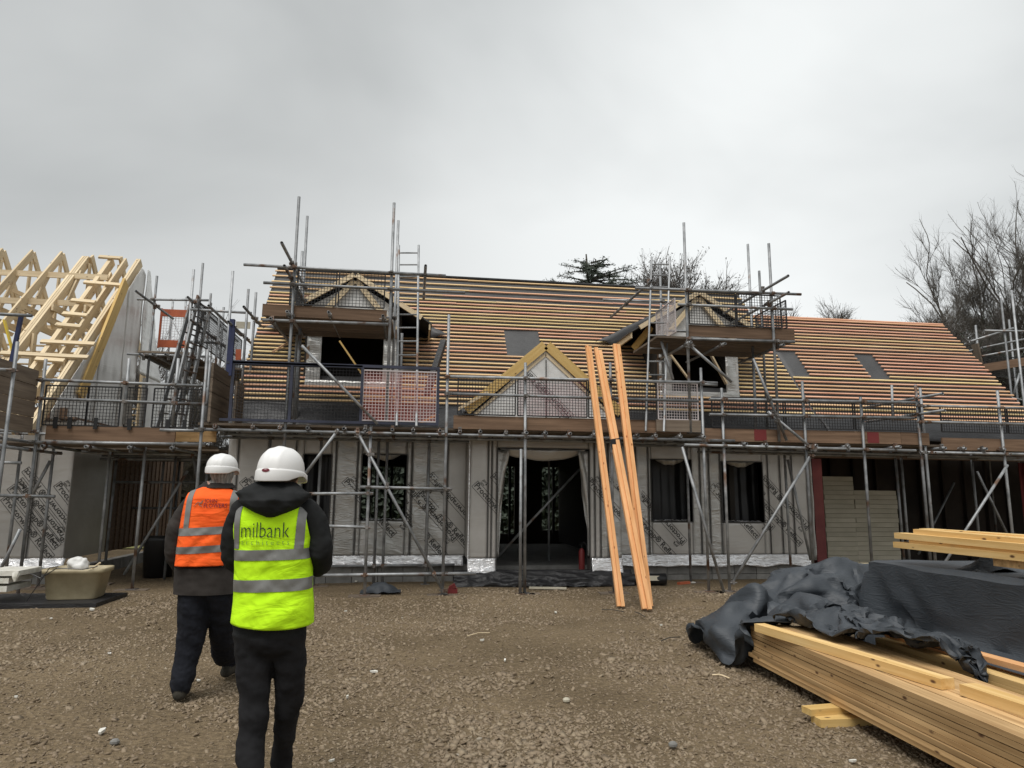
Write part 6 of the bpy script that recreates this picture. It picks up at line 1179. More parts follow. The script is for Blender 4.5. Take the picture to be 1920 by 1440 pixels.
17,5,-5,11,-10,7,13,8,-5,10,9,-13,11,7,-13,17,-7,-6,17,7,-14,34,-13,1,-17,19,-4,4,5,-20,-12,3,-24,8,-1,-23,16,1,-3,5,10,10,14,2,20,19,-4,28,26,-8,31,35,-14,18,36,-13,8,34,-11,7,15,-9,31,22,-11,35,11,-17,40,13,-12,34,23,-5,18,24,-5,-1,21,7,-1,14,8,6,12,10,2,14,6,-5,10,17,-12,3,26,-18,25,20,-5,18,0,6,10,11,4,7,-7,14,17,-1,10,19,-4,7,22,-5,6,25,-8,8,8,-17,24,10,-15,21,21,-9,11,28,8,-4,20,-9,20,24,0,-2,8,7,-13,14,1,8,13,9,-2,14,10,2,14,-12,-1,24,4,4,26,13,10,29,-9,18,34,1,11,31,-3,2,22,7,-11,22,-8,1,20,2,-9,16,7,-7,14,-8,4,15,5,-7,10,9,-15,13,3,-16,16,-4,-10,14,8,-16,33,-9,-3,0,28,-13,-5,2,-21,16,-4,-25,0,5,-26,11,-4,-14,13,-5,3,14,0,15,11,10,30,17,0,40,28,-11,38,38,-19,16,38,-15,5,14,-8,31,21,-10,30,8,-11,34,19,-3,27,26,-9,5,23,1,6,20,3,4,16,0,8,15,2,4,4,10,11,14,13,2,3,23,-15,26,12,1,13,12,-7,9,0,14,16,0,8,16,-1,8,19,-5,7,21,-6,6,21,-10,9,21,-12,11,12,-15,19,11,-8,20,24,3,-1,20,-5,15,21,1,-4,18,-1,0,15,10,-6,7,-5,15,19,1,4,18,16,-2,22,-2,19,28,5,17,31,3,13,32,0,10,29,-6,2,23,1,-11,17,9,-14,20,-9,-1,19,3,-9,17,-3,-1,17,3,-8,11,8,-17,17,-2,-15,9,7,-17,17,5,-14,29,-7,-4,7,25,-25,6,-3,-19,17,-6,-18,-4,8,-21,12,-4,-11,9,-9,-4,13,-10,7,12,-1,26,12,12,37,19,0,43,28,-13,37,39,-18,4,25,-10,22,9,-5,31,15,-3,29,26,-5,16,22,-1,15,17,0,18,21,-6,-1,19,-4,8,15,1,9,11,7,7,4,14,15,18,16,-6,15,13,-15,14,8,10,17,2,0,14,2,11,17,-3,7,19,-5,6,21,-6,4,18,-5,16,17,-8,15,18,-13,14,15,-14,14,15,-6,13,20,-1,5,20,-1,0,17,-4,4,14,9,-7,18,-2,1,13,4,20,27,9,9,30,14,1,24,8,22,29,2,13,26,-4,12,25,-9,6,23,-8,-5,16,12,-16,23,-7,-2,21,-1,-8,18,2,-8,18,2,-8,15,5,-15,13,6,-17,14,5,-16,18,4,-12,27,-5,-6,23,17,-25,11,-8,-8,-7,9,-14,11,-8,0,10,-8,-4,3,4,-12,14,-10,-1,15,-12,14,6,10,30,16,1,36,20,-2,38,26,-9,30,32,-10,5,15,-2,27,19,-4,25,15,-1,25,22,-4,16,18,-6,18,21,-7,9,20,-5,4,14,3,12,9,10,12,14,16,2,20,14,-6,18,9,-3,18,-2,-3,13,6,11,18,-2,4,17,-3,6,18,-4,8,14,-1,17,11,-3,22,17,-5,15,18,-11,12,18,-17,10,19,-13,10,19,-3,5,19,-3,3,19,-3,-2,17,-6,6,14,11,-5,26,6,6,23,14,18,30,12,10,29,-1,2,21,5,16,24,-4,9,23,-5,5,22,-8,-6,23,10,11,26,-3,-5,16,-1,-16,19,2,-8,20,0,-7,16,5,-13,17,4,-12,17,4,-12,19,7,-12,26,-1,-6,26,9,-5,-12,10,-7,10,-5,-7,7,-2,-10,4,-1,14,12,-4,-3,13,-8,-4,3,-13,15,19,-16,6,11,8,29,13,7,32,19,0,30,22,-2,24,28,-5,11,
15,-3,26,18,-4,23,15,-4,23,20,-8,16,20,-5,13,20,-2,8,9,5,13,19,12,0,22,3,-12,21,9,-7,19,7,3,18,5,8,12,8,15,16,-1,9,16,-1,10,12,-3,16,10,-1,19,22,0,9,17,-4,13,15,-12,12,16,-18,13,16,-17,16,21,-4,6,18,-3,5,20,-3,0,19,-3,4,20,2,6,26,12,2,28,12,-4,26,2,5,21,5,13,24,-2,1,23,0,2,23,-1,4,22,5,6,21,8,11,27,0,2,19,-6,-12,15,-2,-14,19,-3,-11,20,8,4,21,2,-6,21,4,-7,24,3,-6,26,6,-8,8,20,0,-7,9,-11,2,-5,-14,11,0,9,12,-1,8,14,-3,5,11,-10,3,7,-16,-8,15,-17,6,9,2,25,12,3,28,15,5,28,18,2,25,17,1,24,24,-6,16,15,-4,23,17,-4,21,17,-5,18,17,-4,14,16,3,11,21,-1,-2,21,9,-2,21,13,7,19,2,-13,21,2,5,19,5,12,14,7,15,15,1,15,14,0,13,13,0,15,17,-3,16,0,1,24,9,-10,15,16,-10,10,21,-14,10,26,-12,4,23,-8,5,21,-5,4,20,-4,1,21,-1,3,22,4,6,26,10,7,26,7,4,24,1,1,22,2,-4,22,7,5,23,8,3,21,1,4,21,2,2,21,1,4,24,-1,1,20,-5,-4,21,-2,-5,12,-6,-18,22,7,3,23,5,2,25,5,-1,26,3,0,28,3,0,11,18,2,0,2,-15,4,2,-14,13,-9,2,8,8,11,15,-6,1,11,-11,0,8,-16,-4,13,-15,8,9,-4,22,12,1,26,13,6,27,15,7,26,17,1,24,15,0,24,18,-5,18,16,-5,18,15,-3,15,17,-1,12,19,3,7,17,8,11,20,7,4,21,-2,-8,21,7,5,28,1,-2,13,13,21,19,6,13,19,-3,7,17,-11,9,10,5,20,10,4,23,15,-14,12,7,-16,9,3,12,14,16,-21,0,25,-4,12,25,-6,10,22,-9,4,21,-9,0,22,-8,-1,25,3,7,27,3,6,22,12,5,21,6,2,21,5,0,25,6,-1,24,-3,-5,20,6,1,20,-2,1,20,4,5,20,-1,2,19,-11,-2,19,-10,-2,11,19,-7,22,5,1,23,6,5,24,6,9,28,4,-5,28,4,1,16,21,1,-2,3,-16,11,-8,-2,4,2,-14,12,-8,-3,14,-1,5,12,-11,-1,12,-14,2,12,-12,11,12,-5,21,11,2,25,13,7,27,14,10,27,15,1,24,17,-3,20,12,-4,20,12,-5,16,12,0,16,14,3,13,18,6,10,21,2,0,17,-11,-4,20,12,3,30,3,-1,16,21,23,25,17,14,22,6,10,20,-8,8,14,-22,-7,17,-9,22,9,7,25,11,-22,7,10,-12,10,-2,15,12,14,-18,0,22,1,16,22,-4,11,22,-7,8,23,-10,3,20,-16,-8,26,-1,6,26,3,6,24,6,4,19,8,2,21,8,0,24,5,-3,25,-1,-7,19,3,-1,17,8,5,20,-2,0,20,-2,2,19,-8,0,17,-14,-3,23,-7,-2,11,20,-8,19,13,5,18,14,13,19,13,17,30,3,-4,3,27,-8,16,-4,-7,10,-8,-6,8,-5,-11,3,-5,-14,14,-6,1,15,-8,3,14,-11,7,14,-9,12,14,-3,21,11,7,26,14,10,27,19,5,26,20,-8,17,9,4,21,1,0,22,13,-13,12,14,-10,13,7,13,14,14,-16,-1,19,-5,5,20,5,-7,21,20,4,17,23,24,30,25,16,28,21,14,25,7,7,21,-12,4,13,-29,-10,17,-28,8,12,-10,27,11,7,22,-3,-18,-4,13,-3,12,19,0,13,13,8,18,21,-10,4,18,-15,2,21,-3,10,16,-17,-10,26,-4,5,26,-2,4,23,4,4,
17,11,3,20,7,-1,25,3,-5,25,5,-6,18,8,0,16,-10,-3,18,4,1,20,0,0,19,-8,-1,20,-9,-3,22,-10,-4,20,-12,-4,19,13,4,16,17,12,13,23,14,1,28,17,-8,10,-19,13,-7,-8,16,-5,-8,15,4,-4,15,-3,3,16,-5,0,16,-7,1,17,-10,4,17,-9,12,17,-1,20,11,11,26,18,7,27,26,-10,16,1,15,23,7,4,21,8,-6,19,7,-11,20,-1,-21,-9,17,-3,11,19,0,13,17,-12,-3,-2,20,8,19,21,9,29,24,16,35,25,14,34,20,11,27,7,6,22,-10,6,17,-30,-1,14,-33,-4,7,-4,30,16,-19,5,11,-6,10,12,2,15,7,12,19,24,-7,3,15,-16,-2,16,-15,4,17,2,15,14,-17,-8,24,-4,5,18,7,15,19,-6,-8,20,-3,-2,22,6,-1,23,17,-2,26,4,-7,13,-14,-5,16,9,-1,19,4,-1,20,-3,-2,18,-9,-3,18,-14,-5,18,-14,-5,23,4,1,20,-8,3,17,14,14,8,26,17,2,28,17,-3,4,-11,19,-1,5,16,-5,3,21,0,2,17,11,-1,19,1,2,20,-1,-4,20,-8,-1,20,-10,4,19,-5,16,16,2,24,17,5,25,23,-7,20,-6,20,17,9,4,20,9,-6,17,9,-10,16,0,-18,-10,1,-17,-10,17,5,18,21,-7,8,3,15,12,2,25,7,32,13,8,39,16,12,38,14,11,28,9,8,22,-2,7,22,-15,9,17,-26,9,13,-23,10,0,7,22,10,-5,14,16,0,10,22,-8,4,24,-7,4,18,-14,1,11,-19,-3,14,9,16,16,-7,15,20,-8,-7,13,8,15,19,-6,0,4,-12,-18,28,-6,-7,27,22,-2,21,-20,-11,19,4,-5,18,3,0,8,14,1,17,-4,-1,17,-9,-1,16,-14,-3,16,-18,-5,22,4,1,19,-10,3,20,7,13,5,25,17,7,27,16,4,8,-8,17,-12,1,17,9,16,19,-1,14,26,5,8,23,6,3,18,8,-4,24,-3,0,23,-1,-3,24,-7,-2,17,-6,19,18,-5,20,18,-2,22,-10,20,12,12,2,18,11,-5,15,11,-5,13,9,-14,2,-7,-6,-16,8,-24,-9,3,17,22,17,7,12,10,-16,12,26,6,10,36,15,8,35,10,15,26,16,1,21,9,3,20,-8,8,22,-8,9,11,-4,21,15,-11,12,9,-11,15,7,-15,9,20,-6,7,24,5,5,23,-6,6,18,-12,8,21,-12,5,-2,18,15,20,0,9,20,0,6,17,-9,-3,-3,-13,-23,25,-17,-15,35,16,-2,17,-24,-13,17,13,-3,15,-2,-2,0,14,3,16,1,4,15,-7,1,18,-8,2,20,-14,0,14,-19,-7,21,5,5,20,-8,6,12,20,12,5,25,13,1,3,14,18,0,-11,25,-7,2,17,7,17,19,13,14,23,6,13,25,-7,7,21,-13,1,26,0,3,24,5,1,18,17,-3,22,-10,10,19,-10,12,-1,13,19,-3,-20,7,10,-8,14,11,13,3,15,6,6,12,-11,-2,-5,-12,-21,6,-23,15,13,-4,21,15,-7,12,22,2,10,31,10,10,29,9,11,23,9,8,16,15,-6,8,-10,18,17,-5,12,21,10,2,2,-13,20,20,-5,9,19,-2,10,16,-12,8,24,3,6,27,-4,6,23,-3,9,3,5,26,19,11,-1,21,-3,5,20,-4,2,19,-6,-2,9,-18,-15,5,-15,-27,33,9,-3,14,-23,-12,15,14,-1,13,-6,-2,9,8,4,0,14,6,15,-8,1,17,0,5,23,-9,4,24,-16,0,15,-19,-8,23,-4,5,15,16,9,2,24,10,5,13,-3,15,-12,7,20,4,-12,23,1,7,17,12,12,23,6,10,27,0,13,22,-11,15,
24,-6,10,25,-1,6,23,10,-1,18,16,-2,17,-15,-8,14,-5,18,-5,-20,0,8,-15,10,14,12,3,13,12,3,16,6,3,6,-16,8,7,-22,-3,12,-14,9,13,-7,12,20,-3,10,24,0,13,17,15,2,13,16,4,18,-7,1,7,-10,17,18,5,10,2,20,11,19,-9,11,22,-1,11,23,2,12,16,-17,6,18,-15,10,20,-10,16,18,-4,21,26,7,6,19,12,-6,21,-9,4,18,-9,4,4,13,-13,16,5,-11,16,-5,-13,21,-5,-14,4,-24,-8,19,1,-3,10,11,5,12,-1,-1,0,13,6,15,2,2,17,-1,4,23,-6,5,27,-11,4,25,-14,0,18,-18,-6,17,14,10,4,23,10,6,4,19,19,-3,-4,14,5,-12,16,1,-9,20,-3,-1,21,-1,8,26,2,12,24,4,25,30,-9,11,17,6,24,24,6,9,23,4,3,21,-2,-9,12,-8,-21,11,-17,16,-3,-20,-11,19,-5,4,14,13,1,15,-4,11,8,-11,10,16,-1,7,10,-13,1,15,-3,11,16,4,13,13,6,16,9,-8,-14,16,9,4,-1,-19,5,17,6,4,17,10,10,5,17,16,19,3,15,23,-6,11,24,2,14,21,-11,10,19,-14,12,21,-7,18,12,-23,9,26,-6,5,24,5,-7,21,-13,3,21,1,-5,6,16,-8,5,15,-8,13,7,-6,6,-11,-10,10,-12,-10,18,-4,-3,12,9,5,10,-9,0,5,13,4,14,0,3,16,0,3,25,2,4,21,-18,4,24,-11,0,27,-4,-5,19,15,11,7,22,13,12,23,-15,15,-1,9,16,-5,-1,12,1,-11,14,-1,-10,18,-2,-1,26,-4,7,26,-2,21,30,-3,20,15,8,28,25,8,11,23,5,3,22,0,-5,22,-10,-14,11,-24,-9,-1,-23,-15,18,-16,0,18,-4,9,15,-3,12,13,-1,12,14,10,7,6,5,17,7,4,18,15,1,12,16,1,7,7,-10,-15,15,-5,-11,-9,-18,1,18,7,2,10,13,11,18,10,13,19,-2,17,19,13,15,25,-8,12,24,-9,13,22,-8,15,20,-15,13,12,-25,4,23,-18,1,27,-10,-4,26,-5,-7,22,1,-4,7,20,-3,-1,22,-3,4,18,-2,15,-1,-3,-5,-9,-9,16,-1,0,8,-13,-3,14,-4,1,10,5,3,12,4,2,15,1,1,19,-8,11,23,-4,-5,26,-1,-3,27,8,0,24,14,9,14,18,15,12,27,-14,15,-4,9,12,-4,12,14,-8,0,10,0,-14,14,-3,-8,23,-4,1,26,-5,12,17,2,27,29,-9,12,23,13,13,24,4,3,21,-1,-6,14,-19,-10,14,-21,-12,18,-18,-13,24,-12,3,21,-8,6,17,-2,11,11,-2,18,9,-2,21,2,3,23,10,12,14,9,15,2,15,3,10,9,-16,-9,-10,-11,-15,0,-12,-8,19,2,4,14,12,5,20,0,13,12,17,14,28,5,11,24,-14,12,24,-11,14,25,2,16,19,-19,10,19,-24,3,21,-22,-3,27,-15,-6,26,-12,-6,22,0,-4,10,22,2,-9,28,2,0,27,2,15,12,4,1,-11,-6,-1,-10,-8,15,-1,-1,9,2,5,1,2,12,10,5,4,16,5,4,22,-2,-4,24,1,-5,25,-3,-12,29,7,0,30,9,6,24,10,16,2,31,0,16,-7,2,15,-8,6,14,-8,9,15,-8,3,12,-3,-13,19,-4,-4,22,-3,1,18,4,18,22,-18,1,28,-3,9,24,2,5,21,3,-6,16,-16,-6,20,-14,-7,24,-13,-3,25,-13,3,23,-12,5,17,-2,12,8,2,21,-8,1,25,14,-2,22,12,-3,15,7,12,7,9,8,-11,17,-10,-6,-16,-10,-12,-7,-10,-5,14,-7,3,20,5,6,19,13,7,
14,20,12,30,-2,9,23,-18,14,26,-6,15,25,5,16,19,-21,10,24,-20,5,27,-16,9,24,-16,-13,21,-15,-13,21,-7,-3,10,21,3,-4,29,6,-9,28,1,8,17,5,9,-6,-3,-4,-11,-6,8,0,6,11,8,-3,-7,5,10,9,9,-1,14,9,1,20,-2,-8,24,5,-7,28,-1,-11,30,8,8,36,1,3,30,-18,8,-3,33,0,17,-8,2,18,-12,2,18,-11,2,16,-8,8,17,-8,5,17,-7,-5,15,0,-13,21,-7,-1,23,-9,0,25,-11,2,24,-8,2,21,-2,-3,23,-6,-1,24,-8,4,23,-9,3,24,-14,2,23,-13,7,12,0,20,2,2,22,-7,0,24,9,-3,24,13,-3,7,8,-5,-7,18,-1,-11,14,-3,-10,-6,-7,-8,-15,-6,1,9,2,18,14,4,1,24,7,-4,15,21,11,25,-13,10,28,-10,13,28,-3,16,26,2,16,17,-25,9,30,-8,11,25,-19,2,27,-8,11,18,-21,-3,6,4,-20,12,16,-8,8,22,6,-11,19,0,1,14,1,9,7,2,2,-12,-6,8,-7,3,1,14,0,-3,14,8,-1,18,7,12,9,-10,19,1,-10,23,3,-12,29,2,-9,34,-7,-2,36,-16,6,33,-22,14,-5,31,4,16,-9,-4,21,-14,0,22,-13,0,19,-12,0,18,-7,7,20,-7,4,22,-5,0,21,-4,-5,23,-7,-3,26,-11,-3,25,-8,0,21,-3,0,23,-8,0,24,-10,3,23,-12,-3,22,-13,5,20,-12,14,-3,0,23,-3,-2,21,6,-2,24,15,-12,10,11,5,9,8,-6,-12,17,-1,-16,-11,-9,0,-1,-5,-11,-11,0,11,16,-14,7,19,4,-3,11,22,6,27,3,4,28,1,8,30,-2,13,32,-2,12,18,-25,9,28,-10,10,28,6,15,21,-24,-4,26,0,15,3,-11,25,12,3,-18,6,10,-13,9,9,-10,7,8,5,-9,7,-3,3,10,-3,12,-2,-4,7,-6,6,7,3,12,-3,22,0,-20,12,1,10,14,-10,17,-3,-13,22,2,-14,28,1,-12,34,-5,-4,36,-16,6,31,-25,18],M['tarp'],.22)
draped('tarpaulin_fold','loose fold of black tarpaulin lying along the top of the plank stacks',30,60,[1795,1933,304,-4,-5,-12,-10,5,-2,-4,2,13,-7,5,-14,15,3,-19,10,6,-13,3,3,-9,10,1,-5,-2,9,3,-1,6,-7,14,-6,-6,20,3,-16,7,10,19,-1,-10,0,-4,-9,-1,-4,-8,-9,4,6,-6,11,9,4,0,-5,20,-17,-2,2,-4,9,-1,-3,2,8,2,5,8,6,13,11,-4,10,17,-16,-2,32,-24,5,18,-3,9,-11,7,-13,-6,14,-10,6,-12,14,8,13,-3,-4,-2,8,-9,-11,7,-1,-12,9,-10,13,-1,-19,7,-1,-17,12,-4,6,13,-7,-1,1,8,-9,2,9,-7,6,5,-10,13,0,-11,15,0,5,-3,2,21,-9,1,3,-3,-11,-8,-9,-4,-4,4,7,-6,24,-2,2,-5,-5,18,-3,9,2,2,0,14,1,13,-4,8,2,19,-13,16,10,-30,-2,16,-10,-8,26,-9,12,6,1,1,-15,3,-16,-7,-12,22,-2,7,-10,4,8,11,0,7,9,-12,-1,1,-15,-8,9,-17,13,-7,-17,10,-9,-4,5,0,10,14,6,-3,-2,5,-9,9,5,-13,17,3,-13,7,0,12,-17,5,20,0,-5,7,-8,-4,0,2,8,-7,9,3,-9,14,-4,2,7,-13,5,7,7,16,3,-5,10,-4,17,0,0,11,9,-6,-6,16,-36,10,2,-8,-14,23,-5,-6,15,-5,11,-9,-3,2,-11,-1,16,-22,-1,-6,12,10,-7,0,4,16,-8,6,13,-5,12,-1,-8,-6,1,-24,13,-11,-7,8,-5,2,6,8,17,2,8,-8,8,1,-15,12,-1,-11,14,7,10,-17,8,20,-7,7,10,-3,-7,3,0,-9,1,13,4,-3,9,-8,0,6,6,-11,12,-4,2,14,1,4,3,10,11,-7,11,7,-2,-6,14,-34,5,8,-21,-3,19,9,-19,1,-5,5,13,-11,2,-4,-3,27,4,3,-15,-8,6,-8,18,6,13,2,-4,11,-9,15,-1,1,2,6,-24,12,-6,-14,8,-4,7,-4,3,18,9,6,0,6,-2,-20,14,-3,-16,12,8,2,-5,2,25,-11,10,14,-6,-4,13,10,-3,-5,8,-4,-3,13,3,-9,9,6,-14,7,-8,4,7,8,-8,12,1,4,3,8,16,-5,-2,13,-31,3,13,-21,0,21,5,-13,-6,4,-8,7,-13,2,6,2,18,18,-10,-18,-13,5,-15,3,9,7,11,1,17,3,15,4,2,4,11,-22,10,-1,-15,11,-2,6,-10,3,15,6,-3,8,13,-2,-19,6,-4,-24,11,0,-5,5,7,20,-2,8,19,2,-4,14,8,0,-8,3,2,-9,3,4,-19,16,3,-4,4,-7,10,10,3,-2,2,9,-6,12,7,4,3,-5,15,-23,-3,19,-23,6,17,8,-10,3,10,-12,5,-14,2,6,-7,11,21,-3,-13,-20,-4,-17,-2,8,2,14,6,20,11,16,6,3,8,11,-18,7,5,-16,15,3,6,-9,3,17,2,-7,7,11,-15,-16,6,3,-31,9,-4,-13,11,10,9,1,8,24,-1,-8,18,9,2,-7,4,3,-11,1,2,-19,16,-3,4,8,4,-12,4,-6,15,9,11,-2,1,16,-6,11,-2,10,-4,-13,23,-26,2,-4,-6,8,14,11,-2,0,3,-11,4,-22,-4,7,11,2,-15,2,-12,3,6,-2,18,8,17,15,14,16,-3,17,2,-12,-3,5,-16,7,9,-4,7,8,17,-2,-6,6,11,-16,-14,11,-21,-19,5,4,-17,0,12,0,5,0,22,8,1,16,7,2,-10,0,2,-13,-4,3,-19,20,-1,2,2,0,-15,12,7,2,2,7,13,11,11,8,13,6,-2,-1,-13,21,-18,0,-9,-9,14,5,7,5,10,3,-13,-3,-3,-5,24,4,2,-12,10,13,-4,-3,-8,20,6,26,2,16,13,1,20,-5,-5,8,3,-11,-6,9,-7,8,17,10,1,-5,9,10,-21,-5,14,-21,-20,11,-9,-17,-7,13,-2,13,13,9,5,-5,
13,9,-2,-8,-6,3,-17,6,3,-17,9,2,-12,13,-2,2,1,13,-10,11,5,8,1,10,16,16,6,0,7,-11,19,-16,6,-9,-13,14,1,-1,14,13,5,-9,2,-3,18,7,-9,-16,-3,-2,6,-13,12,21,-4,5,23,5,19,11,1,20,0,3,9,-7,15,7,7,1,-7,21,-5,7,7,4,13,-17,-2,10,-22,-13,12,-17,-6,10,3,0,6,15,-2,7,-5,-4,1,-4,-15,-1,2,-15,13,-4,-13,0,13,-12,11,-3,9,1,12,-11,9,9,-2,5,8,15,11,2,6,13,-7,15,-16,4,2,-10,23,-4,2,19,16,11,-7,3,-21,18,-4,10,-11,6,8,10,-10,-13,10,-15,11,23,3,19,9,-2,14,0,14,12,-1,3,5,6,10,3,1,-20,-1,15,5,13,-3,-1,15,-14,1,13,-10,-7,3,-6,-13,7,9,6,14,-12,-8,17,-10,-6,8,-2,-16,1,12,-8,-4,13,-10,14,-2,8,-2,6,-8,2,8,-10,10,6,11,7,1,13,16,-3,7,-7,8,12,-9,24,-7,-9,17,9,11,5,8,-11,22,-7,6,-12,9,13,9,0,-11,10,-16,13,15,-10,17,10,7,13,3,14,15,3,5,5,-6,-10,-4,-2,-15,8,6,-3,5,11,7,8,-15,1,8,-2,-7,15,6,-1,10,-6,-13,21,-7,13,23,-11,-11,0,5,-14,9,17,2,-5,12,-13,13,-6,7,-3,0,-9,-7,8,-10,15,4,6,5,-1,14,15,1,0,4,11,11,-6,17,9,-11,16,-4,-2,5,12,-7,25,-8,2,-16,4,8,7,15,14,5,-11,1,18,-18,16,4,15,19,4,-2,17,5,4,1,-5,-9,-9,0,-9,2,-4,-11,11,3,4,9,-4,3,6,12,6,14,3,-13,13,-10,-15,25,-5,21,25,-7,-10,-8,6,-13,-7,21,-6,6,12,8,13,-5,3,2,-3,-8,-9,3,-9,15,4,-1,7,-1,15,12,2,-6,10,13,4,3,9,12,-8,9,9,-12,4,-1,7,22,-6,-1,-15,0,6,-3,9,7,11,10,9,17,-14,20,2,3,17,0,11,1,-2,-19,17,0,-2,-4,0,-11,-9,3,-6,10,-8,-5,9,-1,4,3,10,8,14,8,-16,20,-4,-11,23,-4,26,22,-3,-9,-16,9,-8,3,28,-11,1,11,10,3,-9,11,9,-3,-9,-2,2,-12,13,4,-2,8,-2,13,11,2,3,-2,13,-11,11,-5,9,6,4,10,-7,5,9,-10,12,5,18,-4,-8,1,-5,12,-11,8,14,25,11,1,23,6,-1,13,-1,-16,6,-4,-13,16,4,-3,-5,-3,-11,-10,3,1,1,-7,-9,13,-5,-4,3,11,6,12,4,-15,26,1,-2,16,-3,26,19,0,2,-10,16,-13,-4,28,-15,2,12,10,-1,-8,11,12,-4,-1,5,4,-15,14,0,12,11,2,0,6,0,11,5,13,-6,7,-8,3,2,-6,-18,6,-4,8,-8,17,14,8,-5,-9,9,6,1,2,5,16,23,9,1,20,-2,-17,9,-7,-18,16,2,-5,17,5,-7,-2,1,-12,-8,1,6,-13,-6,0,7,-5,-9,9,6,-6,16,6,-7,25,0,0,16,-4,17,0,7,13,-1,21,-6,-7,21,-20,-4,4,13,8,2,6,15,-4,1,11,5,-10,13,0,18,11,7,7,3,4,-11,7,4,9,12,-11,-5,1,-6,-14,-6,-6,-5,-4,20,11,1,-5,-17,9,8,11,7,6,8,21,2,-15,20,-10,-17,22,-1,-5,12,1,-9,16,6,-3,-1,9,-15,-11,3,0,-11,-15,-2,9,5,11,2,4,-21,15,2,-7,25,-2,2,18,-5,4,-4,11,6,-12,17,-4,-7,15,-1,5,6,7,15,-2,1,15,-2,-1,9,1,18,15,14,-4,2,15,14,10,-5,-8,1,7,10,18,-13,-2,1,-7,-18,-12,-5,-2,-2,22,1,2,0,-13,14,9,
5,-2,0,14,22,-2,-14,20,-12,-21,19,-8,-16,12,5,-6,6,6,8,9,12,5,-6,7,-25,-9,-5,-1,5,-2,12,14,8,-4,-1,-2,-22,21,-7,-9,10,-4,12,2,9,-14,-3,19,-7,9,8,6,2,-3,12,6,8,16,15,-5,6,15,1,-8,1,20,8,18,11,-6,1,-11,-9,6,5,12,5,2,19,9,-12,-11,-10,-1,-5,-3,22,-3,-2,6,-17,14,11,1,-2,-5,15,23,-8,5,19,-15,-22,17,-8,-20,14,7,-15,5,12,18,8,19,-3,2,-2,-12,-7,-4,-11,-4,4,14,22,6,-1,-7,-3,-21,12,-12,-20,7,0,9,5,10,-14,1,10,18,10,1,-4,22,-3,-1,11,6,13,8,6,11,6,-6,-15,7,19,6,14,13,-4,1,-13,-9,8,-3,9,-10,10,19,14,-2,5,6,-11,-20,-6,25,-5,-5,8,-17,13,8,-6,3,-4,20,19,-11,12,25,-21,-8,13,-5,-25,13,13,-18,9,16,17,7,18,-6,-11,-4,-4,-1,-8,-11,11,7,0,9,8,8,9,-4,-17,-1,-11,-21,6,-3,-12,5,11,10,11,7,6,3,-12,8,23,1,2,16,12,1,12,7,-3,1,-7,-14,9,11,5,14,9,-1,-2,-11,-12,12,-13,8,-1,12,15,9,1,6,20,-15,-17,-3,25,-8,-16,3,-7,-1,-2,-16,24,0,9,16,-7,20,29,-17,5,24,-7,-14,1,18,-20,10,16,13,6,11,-13,-12,-5,-1,-1,-9,-11,12,2,-1,11,15,9,15,2,-12,1,-11,-20,0,1,-14,11,-2,9,11,12,-9,3,-15,18,20,-6,-16,14,15,-7,18,14,7,-5,-5,-17,13,6,4,0,-4,20,14,-2,-15,11,-17,-1,-2,6,14,12,-13,-4,29,12,1,-3,16,-25,-1,13,18,-18,-5,-2,12,-12,-9,27,-4,12,26,-13,14,27,-6,-2,8,20,-19,18,17,5,5,5,-11,-15,-7,0,-7,-6,-13,11,-1,-4,15,10,-3,18,8,5,4,-12,-17,-2,3,-12,15,0,6,3,9,-11,12,-14,6,21,-6,9,5,20,-7,15,6,7,-3,8,-12,8,0,-7,8,-11,12,17,-8,-13,8,-15,-13,3,-3,11,15,4,8,25,5,-14,-5,25,-4,-14,6,2,-2,1,19,3,-15,-10,31,-13,2,24,-10,17,26,-7,-3,22,19,2,9,16,-6,12,4,0,-10,-5,-11,-12,-7,-10,12,-2,-2,6,8,-13,19,0,-6,16,1,3,-1,6,-13,13,-5,10,4,14,-11,15,-9,-2,10,-3,19,17,11,2,8,15,-5,12,-12,-2,-7,8,-12,15,-16,0,9,-6,-21,16,-11,-2,9,-7,1,14,8,14,16,10,-21,-1,26,-1,-15,7,1,0,-7,13,14,-18,2,14,-16,-7,23,-10,13,25,-4,1,22,15,-6,10,20,0,3,-1,12,15,0,-11,-16,-9,-10,5,-4,-9,19,3,-1,4,1,-21,10,-1,-1,6,9,9,14,7,2,15,7,-3,16,1,-10,-1,1,18,14,6,10,15,2,-2,13,-4,-6,1,1,-17,15,-18,-6,6,-4,-23,17,-6,4,9,-4,9,9,7,-13,21,6,-5,-9,18,-13,-4,7,10,7,-3,10,4,-21,7,13,-18,-2,22,-15,-3,23,-1,4,15,14,11,12,18,2,11,6,0,10,-8,6,2,-2,-21,8,-13,-6,-5,2,-16,7,6,-17,13,4,8,12,5,-9,15,7,0,13,13,13,14,5,-8,3,5,15,14,1,4,10,-5,11,15,-6,-3,10,-1,-19,16,-14,-9,3,-1,-24,18,-1,1,10,1,9,11,4,-14,17,1,-5,-2,18,-3,4,-11,-5,8,7,11,4,-12,13,9,-14,10,18,-18,7,19,0,1,18,12,-3,14,6,-12,12,11,1,12,-4,8,16,-6,14,-7,-2,
